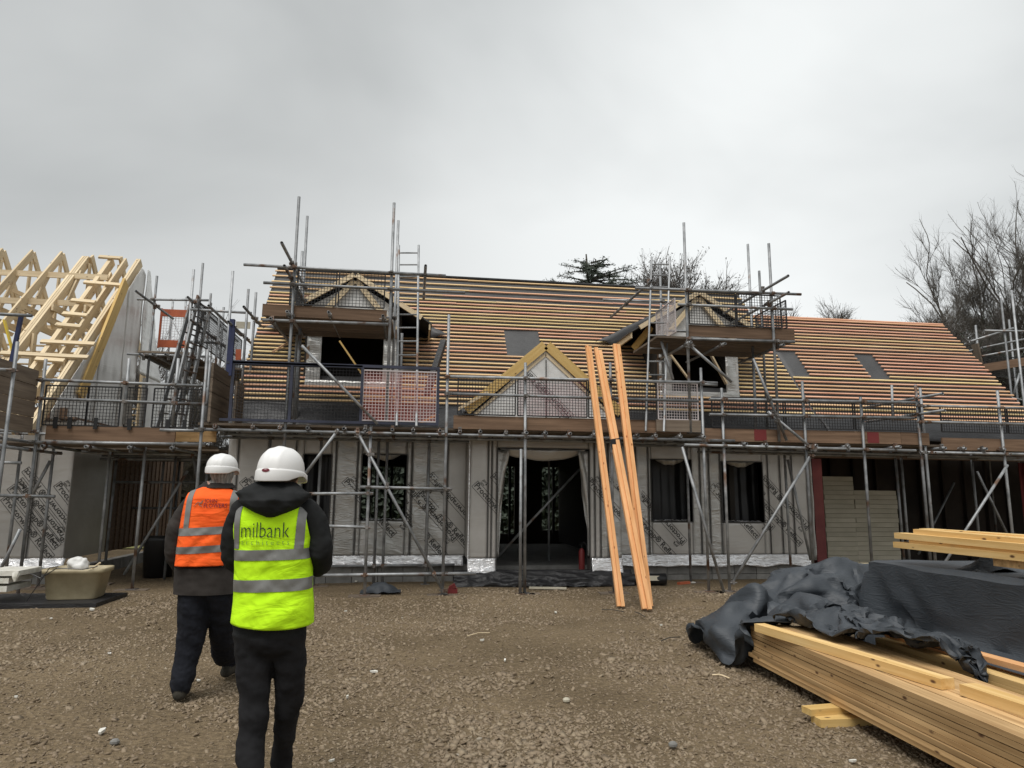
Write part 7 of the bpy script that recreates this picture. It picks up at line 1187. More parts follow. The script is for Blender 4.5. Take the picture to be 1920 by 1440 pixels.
-21,4,-5,-20,-1,8,-16,15,6,-3,7,4,17,19,6,-4,16,10,-9,10,11,11,16,0,-2,-7,6,12,10,-10,10,17,-6,0,19,-7,-4,6,0,-21,9,3,-19,17,0,7,13,6,-2,13,2,-10,12,-5,-13,12,7,-4,-5,-5,-10,9,-4,-4,7,-6,13,12,-9,12,17,-8,18,14,-5,-7,18,6,-8,4,17,7,7,12,8,17,0,2,14,-5,18,12,-5,-21,-7,-7,-22,13,3,-3,9,14,-10,10,2,15,12,-1,-17,16,9,7,17,2,-9,13,12,8,-4,3,9,-7,-8,16,16,-7,2,18,-2,-1,17,4,-9,14,6,-16,2,6,-17,12,8,3,8,-3,-17,22,-5,-5,-8,6,-5,16,-3,0,3,6,-14,9,-5,1,9,-1,20,22,-12,10,16,0,6,8,7,-16,13,13,3,9,8,8,-3,8,16,12,-6,20,13,-5,-21,11,-11,-12,2,8,-14,14,6,13,5,10,-13,19,-8,-6,17,-2,-10,12,8,10,13,13,-11,-2,4,12,-11,-7,8,7,-2,13,14,1,3,19,7,-1,14,8,-13,-3,5,-18,8,4,-10,17,1,-10,22,-6,-7,3,0,-14,6,7,11,17,2,2,5,9,-12,17,-3,4,13,1,20,14,-2,-9,6,15,10,13,12,-1,6,6,10,15,-4,-6,2,-3,24,18,-8,12,0,-4,-18,12,3,1,8,17,-8,16,-2,0,19,-10,-11,9,-4,-12,1,3,-16,12,14,-3,8,6,6,-5,-3,12,-8,-1,10,12,3,5,19,9,1,19,9,0,12,-1,-13,1,5,-14,5,4,-16,19,-2,-8,0,12,0,14,4,2,7,4,15,15,2,-3,6,15,-9,20,1,0,13,10,4,10,16,7,-9,7,14,10,6,4,13,-7,2,19,-10,-3,7,-3,20,15,-1,9,6,10,-13,14,10,6,14,0,-16,11,-13,-20,14,-7,-5,0,-4,-9,2,9,-14,12,5,1,3,2,12,-7,1,10,4,6,10,20,4,-8,21,3,-4,15,9,5,12,-6,-7,6,8,-17,-11,8,-9,7,10,17,4,6,-10,16,1,4,11,0,17,8,16,-6,10,16,-6,11,14,0,14,15,1,-1,7,15,-5,2,14,15,-8,-3,12,-12,-13,16,-3,7,13,0,7,8,17,14,20,10,-4,15,-3,-19,19,-11,-16,1,-8,-13,10,-9,-3,-8,2,-7,2,6,-11,16,4,1,2,-2,18,-1,10,13,23,5,2,17,0,-15,16,-1,0,17,5,3,0,11,-8,-7,11,-12,18,3,16,-7,9,-9,10,8,-7,3,-5,20,14,18,2,9,19,-3,13,15,-2,8,16,-9,13,5,4,-12,5,19,7,-9,2,7,-12,-19,15,-2,1,9,-1,13,19,18,1,25,10,10,22,-4,-18,19,-3,-19,8,-10,-11,1,-7,-8,-3,-10,-6,-7,10,-3,6,1,-8,12,3,5,5,8,20,25,1,-1,19,-6,15,8,9,-12,-1,-4,-16,6,17,6,-11,3,9,-20,22,6,17,-12,5,-2,9,-14,13,6,-6,6,24,6,14,10,-14,7,17,7,8,10,13,10,9,0,4,8,8,1,-6,7,3,-11,-12,11,-7,-2,5,-5,13,26,14,11,20,11,-17,31,3,-8,18,3,-22,14,-3,-7,1,-15,-10,-17,-3,-6,-6,-6,8,11,7,4,5,0,-21,24,7,11,11,0,31,23,4,5,-5,-2,-25,2,2,-11,11,15,-2,3,-11,26,-9,30,-13,18,-15,14,16,-5,2,-7,10,-15,14,20,-15,14,17,-2,19,3,2,1,15,16,-1,6,18,8,4,12,5,7,-8,10,-14,-8,0,-13,5,5,-2,10,26,13,7,31,11,-9,18,-1,-30,27,11,-5,2,2,-15,-1,-15,-3,-6,-6,-11,-10,-4,2,6,12,9,15,-2,-10,25,6,4,1,-1,35,24,3,10,-4,-1,-26,3,-2,
-19,12,6,7,13,-10,25,-9,22,-15,19,-19,9,10,-2,20,11,16,-12,5,17,-23,15,12,2,25,-2,4,15,1,17,-15,14,12,-4,5,20,9,7,-2,15,-2,-5,1,-17,3,6,-3,10,28,12,-1,21,1,-23,32,5,-9,13,9,-24,15,9,-2,-3,-13,-18,-10,-8,-3,-12,6,1,0,10,14,11,2,-3,29,6,-2,3,-1,35,12,-5,23,18,-5,-17,7,-7,-20,5,-12,10,17,8,16,-8,20,-14,20,-20,10,9,-1,21,9,2,-21,4,25,6,17,11,-5,24,-3,1,26,-3,14,-1,6,14,-20,17,13,-3,9,14,13,1,-2,8,-13,7,18,0,-1,27,6,-9,27,-4,-16,17,-1,-26,25,18,-4,-2,12,-11,9,-12,-15,-9,-4,-3,-14,8,0,-7,12,11,12,-1,1,24,6,-1,16,3,25,13,-7,23,9,-18,18,17,-7,-20,1,-12,8,19,9,10,-4,19,-12,19,-20,9,4,-3,21,11,4,-16,12,20,0,1,-2,20,24,-11,0,27,13,4,14,5,8,-6,19,19,-14,19,7,6,8,11,12,-10,-3,19,-2,-5,26,-2,-11,22,-14,-19,29,4,-5,20,19,-12,0,13,-12,-2,-3,-12,-3,-5,-10,-12,11,0,-4,9,13,1,10,9,25,5,2,22,-4,12,18,-11,15,2,-15,22,12,-18,13,14,-4,-1,17,10,-11,-1,20,1,15,-21,0,0,-6,17,12,8,-9,10,15,10,14,-4,-1,6,-6,20,23,-7,4,10,8,7,6,30,7,4,27,9,-3,10,13,14,-5,-1,13,-3,-15,24,-7,-12,29,-12,-8,32,-1,-1,6,15,-20,3,14,-14,11,2,-2,-3,1,-10,-12,9,3,-10,11,9,10,10,11,16,-2,12,11,-11,14,24,-4,-4,10,-12,21,16,-15,9,14,-9,-10,14,15,0,7,13,11,6,-16,-18,5,-6,13,8,13,9,10,4,-14,10,0,5,4,-4,15,7,-5,17,10,8,11,10,25,9,8,27,11,16,13,-2,11,0,9,11,2,-12,22,-9,-2,28,-12,-12,31,-4,-11,15,6,-16,2,21,-14,11,1,2,-2,2,-12,-12,10,0,-6,10,15,-2,3,14,12,-11,18,22,2,-3,23,-5,-1,13,-18,1,10,-20,2,18,3,-6,8,18,11,-5,17,3,4,-16,-17,14,-5,-2,2,16,12,15,4,-10,11,-1,-4,4,1,11,2,0,13,6,9,16,15,17,10,17,16,13,2,14,12,14,5,8,12,6,-8,15,-5,2,27,-13,-11,25,-11,-21,16,5,-13,10,12,1,12,9,-2,0,-1,-10,3,7,-4,4,3,16,-1,0,16,0,-3,22,25,0,-5,8,-17,1,15,-11,2,17,-5,-4,0,5,-18,11,16,-1,-5,21,0,3,-18,-12,13,-1,-2,18,14,-7,16,4,15,6,7,-12,13,-1,-3,12,-4,8,11,-2,15,4,18,13,10,13,19,-7,15,11,5,4,17,14,13,1,11,-1,3,20,-11,-18,31,-16,-9,17,5,-21,14,2,13,-4,7,-8,9,10,-14,9,1,-3,7,1,15,12,3,16,10,-1,24,19,-7,1,11,-13,-3,11,-9,-2,-6,0,-14,-2,0,-13,9,8,-14,-11,24,0,9,-16,-10,16,-2,-9,22,11,10,23,6,1,18,3,-1,3,7,-12,14,-2,7,14,-4,11,13,-3,19,-5,20,14,-5,3,16,-5,14,1,8,13,4,6,12,10,17,-16,8,27,-13,-22,26,2,-12,12,-9,13,12,5,-2,-6,7,-15,10,-2,-2,7,-4,13,12,16,11,28,-5,-6,25,-1,6,11,-9,-4,6,-8,-7,-2,-8,-9,-13,5,5,-9,-3,-9,3,27,5,7,-13,-11,18,-5,-11,26,3,0,23,3,1,7,6,14,8,11,-9,15,2,
3,11,-6,15,24,-4,6,3,-3,28,-9,13,8,-6,11,-6,12,13,0,16,4,19,-14,14,6,22,-24,6,23,-1,-14,19,1,-4,3,-12,10,10,5,-10,8,2,-5,10,-7,14,23,6,8,27,6,-18,22,1,-17,0,-12,-9,-9,-6,2,2,-1,-14,-9,-6,4,-2,5,14,9,23,9,4,-7,-13,18,-8,-11,25,-3,-7,21,1,0,-1,6,17,14,7,6,10,8,-9,16,-4,8,16,-5,19,27,-8,12,-13,7,14,-5,22,3,17,7,-9,16,-3,26,-8,18,-3,-11,-9,20,19,-14,-3,14,2,-14,13,-8,6,12,-5,2,13,0,3,17,6,6,16,10,-18,21,-3,-22,19,-6,-21,-4,-11,-11,-6,4,16,-9,-1,-8,-4,-10,-5,2,2,15,11,19,7,-2,1,-12,18,-10,-11,21,-9,-9,19,1,-2,11,3,8,-3,10,13,14,5,-2,16,-3,-7,13,1,24,32,-4,6,11,-5,24,-15,11,2,14,17,2,21,-4,16,-11,14,4,-16,6,6,7,-15,12,17,-7,-5,14,0,-13,18,-3,-4,18,4,0,19,4,4,21,-8,8,7,8,-29,4,-9,-29,-11,-14,-18,-2,13,19,-14,-1,-1,2,-8,-12,-1,-10,6,-8,18,8,12,2,-4,15,-8,-13,17,-17,-6,16,-3,0,1,11,-10,10,8,-4,7,7,12,11,-11,-11,24,12,18,20,3,27,33,-2,5,8,-14,12,5,11,12,7,14,8,-10,9,3,-12,8,4,4,-11,8,10,-3,9,19,-7,-6,23,4,-7,16,10,-12,17,1,6,17,-12,4,12,-23,-12,4,-8,-26,5,4,-31,-18,11,-17,7,8,12,-14,4,-1,-7,-13,-2,-3,17,7,14,1,4,17,-7,-10,18,-12,-12,11,-2,-5,8,12,-9,-12,-6,-11,14,9,0,12,-9,-7,21,17,23,19,10,30,25,-8,22,23,-6,-5,10,3,6,11,14,5,2,1,9,-12,7,11,6,-9,6,11,-5,-8,14,5,15,23,6,-13,20,5,-5,9,-1,-11,12,-14,10,14,-20,-6,9,-6,-25,4,10,-35,-11,13,-25,-1,12,11,3,-4,14,-14,-11,1,1,7,15,-1,7,-14,20,0,-10,23,-4,-9,6,-3,-14,10,9,-5,-8,-10,-8,4,-6,-9,17,4,2,24,20,20,27,11,27,18,-8,30,21,-16,10,12,7,-4,10,7,8,8,6,-4,2,-5,10,8,5,9,8,0,-15,13,8,19,26,3,-8,5,-1,-16,12,-1,2,13,-15,6,12,-17,-7,16,1,-22,-1,17,-35,0,12,-29,-9,13,7,-3,-4,13,0,-14,11,7,15,9,-13,5,-13,21,6,-18,7,-11,-24,14,14,-4,-2,-11,-6,3,-9,-11,13,2,-4,14,3,8,21,21,20,29,12,21,23,-10,27,24,-16,10,12,3,12,12,10,-5,-5,-2,14,10,0,1,7,4,-11,13,10,5,21,7,9,25,1,-14,-1,-3,-15,3,-13,-7,16,-13,9,18,-7,4,13,5,-25,17,15,-34,-2,14,-24,-10,11,3,2,-7,12,-14,-5,11,1,19,7,-17,1,-17,12,-1,-31,22,4,-19,4,5,-18,7,-8,-4,8,-8,4,2,-3,11,11,7,4,19,22,19,28,10,18,33,-9,12,21,-13,21,14,3,5,11,9,8,-7,-1,9,13,-1,0,4,3,-13,17,11,6,27,7,5,24,3,-18,-5,-3,-12,1,-12,-7,13,-16,11,16,-12,-3,24,10,-16,18,15,-32,4,9,-23,-11,12,-2,-1,-6,13,-16,-3,6,-4,25,3,-11,-4,-26,12,-4,-35,19,2,-25,15,6,-9,10,-7,6,-6,-9,6,3,-5,8,4,11,13,19,25,12,29,10,13,29,-11,21,26,-9,19,14,2,4,13,8,0,-9,4,12,13,-4,0,6,
1,-10,20,8,3,30,8,-1,23,7,-18,-11,-2,-11,5,-13,-8,10,-26,1,17,-5,10,24,8,-16,24,15,-26,9,5,-18,-9,6,-8,-6,-3,13,-18,2,-2,-9,28,-5,-1,-11,-33,16,-7,-33,20,4,-20,16,4,-1,1,-8,8,-11,-9,5,6,-4,7,16,13,1,7,29,19,29,10,12,35,-11,18,29,-8,19,18,1,0,0,10,10,-12,3,1,12,-4,9,12,-3,-8,20,6,3,30,8,-7,23,12,-17,-11,0,-12,11,-14,-2,8,-26,3,11,-20,-11,24,16,-4,26,15,-18,12,5,-13,-2,-3,-12,-13,1,7,-18,-1,-14,-8,24,-12,11,-14,-34,16,-9,-31,20,3,-9,15,4,2,-7,-12,8,-10,-9,3,15,14,11,12,9,-11,-2,26,26,33,9,9,40,-12,15,30,-6,21,15,-1,0,6,8,8,-15,5,-3,2,-2,12,15,-4,2,20,1,-6,30,8,-8,25,18,-15,-9,1,-14,12,-13,-1,11,-27,5,12,-24,-13,25,-2,-17,15,27,-7,17,5,-5,-7,-6,-10,-4,-8,-10,-22,9,-16,-7,19,-16,28,-14,-25,12,-7,-30,16,0,-7,8,2,8,-3,-11,13,-7,-2,9,-2,17,-18,16,16,-2,1,20,28,34,5,8,44,-13,16,38,-9,15,16,-1,0,6,9,9,-14,5,-2,-3,2,11,14,-5,2,19,1,-4,26,6,-14,21,16,-19,12,0,-13,-10,-15,-1,21,-20,13,18,-25,-8,18,-2,-22,21,18,-18,13,12,4,1,-11,-9,-9,-9,-14,-22,7,-23,19,-8,8,9,15,-32,16,-22,-4,-5,8,-26,20,-2,-3,-2,19,12,1,-4,10,-10,-1,-7,4,20,-15,3,18,26,37,2,10,48,-13,14,40,-7,20,17,-5,-4,16,7,-2,-7,9,5,-11,4,8,16,-2,2,16,3,-7,18,0,-22,18,5,-20,11,8,-2,4,-21,-4,20,-12,21,21,-22,-4,19,1,-22,13,17,-25,14,12,4,2,-11,-11,-2,-12,-17,-18,1,-28,-14,22,3,33,-12,-14,17,3,-23,-14,-2,-10,-6,3,-18,6,9,-2,3,8,7,0,7,5,-12,-5,-10,14,25,4,35,7,18,46,-9,24,46,-9,8,21,-2,7,8,-2,-11,12,6,3,-4,10,3,10,11,6,14,2,-18,18,8,-8,0,-7,-20,13,-8,-5,19,-17,-1,19,-16,13,24,-2,8,15,3,-23,9,14,-24,13,9,1,8,-8,-8,0,-10,-23,-6,-7,-34,-25,2,-12,36,-3,-4,34,3,-9,-2,7,-19,-13,-10,0,-10,-3,-3,-3,7,-10,11,5,7,2,13,1,4,27,-4,36,1,-7,42,-17,23,41,6,15,28,1,9,16,2,-5,9,-7,-10,11,9,4,3,25,6,22,8,-11,3,5,-18,4,-11,-11,17,-14,3,21,-17,1,14,-19,-5,17,9,8,18,7,-14,6,8,-21,14,4,-3,8,-10,-11,-17,-11,-17,-10,-4,-34,-19,11,-9,31,-9,-5,33,0,-5,24,9,2,-9,4,-12,-12,-3,3,-12,3,-5,4,9,-10,12,9,15,16,14,-2,20,14,-20,39,-15,20,37,-13,-1,27,0,7,23,7,-4,16,10,-2,17,7,3,5,28,5,23,10,-5,15,-5,-5,0,-13,-13,3,-22,-15,16,-20,0,19,2,-3,15,-7,-7,5,18,-4,15,11,-5,13,-3,-7,12,-10,-12,-25,-7,-16,-15,-2,-31,-9,13,-11,28,-5,10,25,-7,-14,21,-1,15,22,12,-2,-15,7,-1,-11,6,-6,-4,5,-11,14,9,-4,11,12,11,23,11,-15,38,-11,-3,26,-7,17,25,-1,-10,27,5,-4,20,13,13,23,5,-12,15,27,3,21,-5,-10,17,-8,-8,9,-13,8,-2,-16,
-23,8,-21,-10,15,-10,-12,10,11,-9,12,10,-2,4,15,8,13,-11,-2,19,-1,-12,-16,-19,-18,-16,12,-28,5,7,-14,14,4,23,19,-5,-10,19,0,17,25,6,14,20,10,-10,-8,6,-9,-13,6,-3,0,13,-13,16,9,-8,21,8,11,28,-2,-16,25,-8,3,21,2,13,30,4,1,21,12,-19,29,5,-8,30,8,-2,24,-1,13,14,-11,-3,11,-17,-8,0,-17,-17,7,-12,-23,-7,-3,-25,11,0,-16,11,10,3,2,14,16,16,-1,11,15,-11,-15,-1,-23,-22,-21,4,-24,9,6,-10,9,8,21,9,5,10,19,9,8,12,2,26,23,-7,8,10,10,-8,1,10,-15,2,15,-19,-2,17,-17,23,8,-1,24,-4,9,21,-3,-10,24,1,0,29,6,6,32,4,5,33,-2,-9,31,2,-7,21,-11,-16,15,0,6,4,-14,-12,0,-15,-19,0,-9,-31,-1,-2,-28,-1,-5,-19,15,5,3,11,10,18,15,-2,14,-1,-24,7,7,-1,-29,-9,-7,-29],M['tarp'],.2,.86)
draped('tarpaulin_cover','black tarpaulin pulled taut over a long stack on the right',32,72,[1945,474,249,34,2,4,35,3,2,36,3,-1,34,2,12,-2,0,37,-4,-2,35,-1,-2,34,-1,-3,36,1,0,35,1,1,36,6,2,36,36,2,3,35,2,-3,33,1,1,33,-2,-1,34,-3,-2,36,-4,-2,37,-3,-2,38,-2,-1,39,0,0,39,1,1,34,1,12,35,2,0,33,3,-4,33,1,-3,34,0,-1,35,-2,2,33,-3,11,34,0,-11,2,1,-36,0,2,-36,0,3,-35,-3,38,9,34,2,1,36,3,-3,37,2,0,35,1,11,-1,-1,38,-5,-2,36,1,-3,34,-1,-2,35,-2,-1,36,2,1,36,8,3,36,36,2,7,36,2,1,33,1,0,33,-1,0,33,-4,-1,36,-4,-1,37,-3,0,38,-1,-1,38,0,0,38,2,2,36,3,2,34,4,-6,33,2,0,33,0,4,34,-2,1,35,-2,1,34,-2,2,32,-1,-14,2,1,-36,-1,2,-35,0,2,-36,-3,37,-2,34,3,0,36,2,0,38,1,0,37,1,12,0,-2,39,-6,-3,37,0,-3,35,3,-3,35,-3,0,35,-2,2,36,13,3,34,36,3,6,35,2,-4,34,1,0,32,-1,0,34,-3,0,35,-3,0,37,-2,0,37,-1,0,37,1,0,37,3,0,36,4,3,34,3,-3,34,2,0,34,-1,0,35,-2,0,35,-3,1,34,-2,7,32,-2,-16,1,0,-35,-2,1,-36,2,3,-34,-4,37,0,35,2,0,37,2,0,38,1,0,38,-1,13,1,-2,39,-5,-3,38,-2,-3,35,3,-2,35,0,1,36,-4,2,35,15,3,33,36,3,4,35,2,-3,34,1,0,33,0,0,34,-3,0,34,-2,0,36,-2,0,36,1,0,36,2,0,36,3,0,35,4,0,36,3,0,35,2,0,35,-1,0,35,-3,0,36,-4,0,35,-3,8,31,-2,-18,0,-1,-35,4,1,-35,0,2,-34,-2,36,0,35,2,0,37,2,0,39,0,0,38,-1,12,2,-2,40,-1,-3,38,-5,-2,35,0,-1,36,2,1,36,-3,2,35,15,3,33,36,3,0,34,2,0,34,1,0,34,-1,0,34,-2,0,35,-2,0,35,0,0,35,1,0,35,3,0,34,3,0,35,4,0,36,3,0,36,1,0,36,-2,0,37,-3,0,36,-4,0,36,-3,7,30,-3,-18,4,-1,-35,1,1,-34,-1,2,-34,0,36,0,34,2,0,37,2,0,39,0,0,37,-1,11,4,-2,39,-1,-2,38,-1,-2,37,-2,0,36,-1,1,35,-1,3,36,13,2,32,35,2,1,35,2,0,35,0,0,35,-1,0,34,-1,0,35,-1,0,34,1,0,34,1,0,34,3,0,33,3,0,35,3,0,35,2,0,37,1,0,38,-2,0,38,-3,0,37,-4,0,37,-3,6,30,-2,-19,-1,-1,-34,-5,0,-33,1,2,-33,1,36,0,35,3,0,36,1,0,37,1,0,37,-1,9,0,-2,39,2,-1,38,0,-1,37,0,0,36,-1,2,36,-1,3,35,11,1,33,35,2,2,34,0,0,36,0,0,35,-1,0,36,-1,0,34,-1,6,34,2,-6,33,1,0,33,3,0,32,2,0,34,2,0,36,1,0,37,0,0,39,-1,0,39,-3,0,38,-3,0,37,-3,6,30,-1,-20,-6,-1,-33,9,0,-32,4,2,-32,3,38,0,34,3,0,35,1,0,35,0,0,36,0,8,3,-1,37,0,-1,38,1,0,37,0,1,37,0,2,36,0,2,35,7,1,34,34,1,4,35,-1,-1,36,-1,3,36,-1,2,36,-1,1,35,-1,-6,34,2,4,33,2,-4,32,1,0,31,2,0,33,1,0,36,0,0,38,-1,0,39,-1,0,40,-3,0,39,-2,0,37,-1,6,30,-1,-19,0,0,-34,-6,0,-32,0,1,-32,2,39,0,34,3,0,33,1,0,35,0,0,35,0,7,4,0,37,1,-1,38,1,0,36,1,1,37,1,2,36,-2,1,35,5,1,34,33,0,9,35,
0,-4,36,-1,0,37,-2,0,37,-1,0,35,-1,0,34,1,0,33,1,0,31,1,0,31,0,0,33,0,0,35,0,0,38,-1,0,40,-2,0,39,-1,0,39,-2,0,38,0,6,31,0,-19,-6,1,-33,0,1,-32,0,1,-32,2,40,0,34,2,0,33,1,0,33,0,0,34,1,7,6,-1,36,2,-1,37,1,0,36,-1,0,37,1,2,36,0,1,35,2,1,36,33,0,10,35,-1,-5,36,-1,0,37,-1,0,37,-1,0,35,0,0,35,0,0,32,0,0,32,0,0,31,-1,0,32,-1,0,35,-1,0,39,-1,0,39,-2,0,39,-1,0,39,0,0,37,0,6,31,1,-17,-4,1,-33,4,2,-32,3,2,-32,2,39,0,34,2,0,32,1,0,33,0,0,32,0,8,7,-1,34,3,-1,35,-2,-1,37,1,1,36,0,1,37,1,1,36,2,0,36,32,0,12,35,-1,-6,36,-1,0,37,0,0,36,0,0,36,0,0,34,0,0,33,0,0,32,-1,0,31,-1,0,33,-2,0,35,-2,0,37,-2,0,40,-2,0,38,-1,0,39,0,0,36,1,6,32,2,-14,-2,2,-34,0,3,-32,2,1,-33,2,38,0,34,2,0,32,1,0,31,0,0,31,0,8,8,-1,33,1,-2,34,-2,-1,37,2,1,37,2,1,37,0,0,36,1,-1,36,32,-1,13,35,-1,-6,36,0,2,37,0,3,35,1,1,36,1,-2,34,1,-4,33,1,0,33,-1,0,32,-2,0,33,-3,0,35,-3,0,37,-3,0,38,-2,0,39,-1,0,38,-1,0,36,2,6,32,2,-13,5,4,-33,-4,3,-32,0,3,-33,0,38,0,34,1,0,32,1,0,32,0,0,30,0,9,8,-1,31,-2,-2,35,0,-1,37,3,1,37,2,0,37,0,-1,36,0,-2,36,33,-1,13,35,0,-6,36,0,0,36,1,0,35,1,0,35,3,0,34,2,0,34,1,0,33,0,0,33,-3,0,33,-3,0,35,-4,0,37,-3,0,38,-3,0,38,-2,0,38,-1,0,36,1,7,32,3,-13,4,4,-33,3,4,-32,-4,4,-33,-1,36,0,35,2,0,32,0,0,32,1,0,30,0,10,8,-1,31,-2,-2,35,-2,-1,37,0,0,37,0,-1,37,2,-2,36,5,-2,36,33,-1,12,35,0,-6,36,1,0,35,2,0,35,3,0,35,3,0,34,4,0,34,2,0,34,0,0,33,-3,0,35,-4,0,35,-4,0,36,-4,0,38,-3,0,37,-4,0,38,-1,0,36,0,7,32,3,-13,7,4,-33,0,5,-33,-3,4,-33,-3,36,0,36,1,0,33,1,0,33,1,0,30,0,11,7,0,32,-1,-1,35,-1,-2,37,0,-1,37,4,-2,36,2,-2,36,1,-2,35,33,-2,11,35,0,-4,35,2,-1,35,3,0,35,4,0,35,5,0,34,4,0,35,3,0,34,1,0,34,-2,0,34,-5,0,36,-5,0,36,-4,0,37,-4,0,37,-4,0,37,-3,0,36,-1,8,33,3,-15,6,4,-33,0,5,-33,-3,5,-34,-3,36,0,37,1,0,34,2,0,34,1,0,30,0,12,7,0,33,-1,-1,35,0,-1,37,2,-1,37,1,-2,36,-1,-4,35,5,-3,35,33,-1,10,35,0,-5,35,2,0,35,4,0,35,4,0,34,6,0,35,5,0,35,4,0,35,1,0,34,-2,0,35,-4,0,35,-5,0,36,-5,0,37,-5,0,36,-5,0,38,-3,0,36,-2,8,32,2,-16,-1,4,-34,1,5,-34,2,5,-34,-2,37,0,37,1,0,35,2,0,34,1,0,31,1,13,6,0,34,1,0,35,-1,-1,38,0,-1,36,0,-2,36,2,-4,35,5,-3,33,33,-2,9,35,-1,-4,35,3,0,36,4,0,35,4,0,35,6,0,35,5,0,35,4,0,35,2,0,35,-2,0,34,-4,0,35,-6,0,36,-5,0,36,-4,0,37,-6,0,37,-4,0,36,-2,8,
31,1,-17,-1,4,-35,0,5,-34,2,6,-34,-2,37,0,37,2,0,36,2,0,35,2,0,31,1,14,6,1,35,1,-1,36,-1,0,37,-1,-1,36,0,-2,35,0,-4,34,8,-4,33,32,-3,9,35,-1,-4,36,2,0,36,4,0,35,4,0,36,6,0,36,6,0,35,3,0,36,2,0,34,-2,0,34,-4,0,35,-6,0,36,-4,0,35,-5,0,37,-6,0,36,-4,0,37,-2,7,31,1,-17,-2,4,-35,1,5,-34,0,5,-34,-1,39,0,36,2,0,37,3,0,35,2,0,32,2,15,6,0,35,2,0,37,0,-2,36,2,-1,36,1,-3,34,0,-4,33,1,-5,33,31,-3,11,35,-1,-5,36,2,0,37,3,0,36,5,0,36,5,0,37,6,0,35,3,0,36,2,0,35,-2,0,34,-4,0,35,-5,0,35,-4,0,35,-5,0,36,-5,0,36,-4,2,36,-2,5,31,0,-16,-1,4,-35,0,5,-34,0,5,-35,-1,39,0,36,3,0,36,3,0,37,3,0,32,2,16,7,0,36,2,-1,36,0,-2,36,0,-2,35,0,-4,33,1,-5,33,1,-5,33,31,-4,13,34,-1,-6,37,2,0,36,3,0,37,5,0,37,5,0,37,5,0,36,4,0,36,1,0,35,-1,0,35,-4,0,35,-4,0,34,-4,0,35,-4,0,35,-5,0,35,-4,1,35,-2,5,32,0,-13,0,3,-35,1,5,-34,-1,5,-35,-1,38,0,36,3,0,36,4,0,37,4,0,33,2,16,8,0,36,0,-2,36,3,-3,36,0,-3,34,0,-4,33,0,-6,32,-1,-5,33,30,-4,15,35,-1,-5,37,2,-1,36,3,0,37,5,0,37,4,0,37,5,0,37,4,0,36,2,0,36,-2,0,36,-3,0,34,-4,0,35,-3,0,33,-4,0,34,-4,0,35,-4,0,34,-2,4,33,0,-9,5,3,-35,-3,5,-35,-1,4,-34,0,37,0,35,4,0,36,5,0,37,4,0,33,2,16,10,-1,35,1,-2,37,-3,-4,35,3,-4,34,1,-4,33,0,-6,32,-1,-6,34,30,-3,16,35,-1,-6,36,2,-1,37,4,0,36,4,0,37,5,0,37,5,0,37,3,0,36,1,0,37,-1,0,36,-2,0,35,-4,0,34,-3,0,34,-3,0,33,-4,0,33,-3,0,33,-2,0,35,0,-2,4,2,-36,2,4,-35,-3,5,-35,0,36,0,35,5,0,35,5,0,36,5,0,34,2,15,10,-1,35,-1,-3,36,0,-5,35,1,-4,34,2,-5,33,1,-7,33,-1,-5,35,30,-3,16,36,0,-6,36,3,-1,36,5,0,36,4,0,36,5,0,37,4,0,36,3,0,37,1,0,38,-1,0,37,-3,0,35,-3,0,34,-3,0,32,-2,0,33,-4,0,32,-3,0,33,-1,3,35,0,-4,9,2,-35,-1,4,-36,-3,4,-36,1,36,6,33,5,-6,34,6,0,36,4,0,34,2,14,10,-1,35,4,-3,35,0,-5,35,1,-5,34,0,-6,34,0,-6,34,-1,-4,36,32,-2,16,36,1,-7,36,3,-1,36,5,0,35,5,0,35,4,0,36,4,0,36,3,0,38,0,0,38,-1,0,37,-2,0,35,-4,0,34,-2,0,32,-3,0,32,-3,0,32,-3,0,34,-1,0,35,0,0,11,2,-35,-2,4,-37,-3,3,-37,-2,34,-6,33,6,0,35,6,0,35,5,0,34,3,12,9,-1,36,4,-4,35,2,-6,34,2,-5,35,0,-5,34,0,-6,35,1,-3,37,33,-2,15,36,2,-8,36,4,0,35,5,0,34,5,0,35,4,0,35,4,0,36,2,0,38,1,0,38,-2,0,37,-3,0,36,-3,0,33,-3,0,32,-2,0,32,-3,3,32,-3,3,34,-2,1,35,1,-7,11,2,-36,-1,4,-37,-4,3,-37,-1,37,0,33,6,0,34,6,0,35,5,0,34,2,11,9,-1,35,4,-4,35,2,-5,34,3,-5,
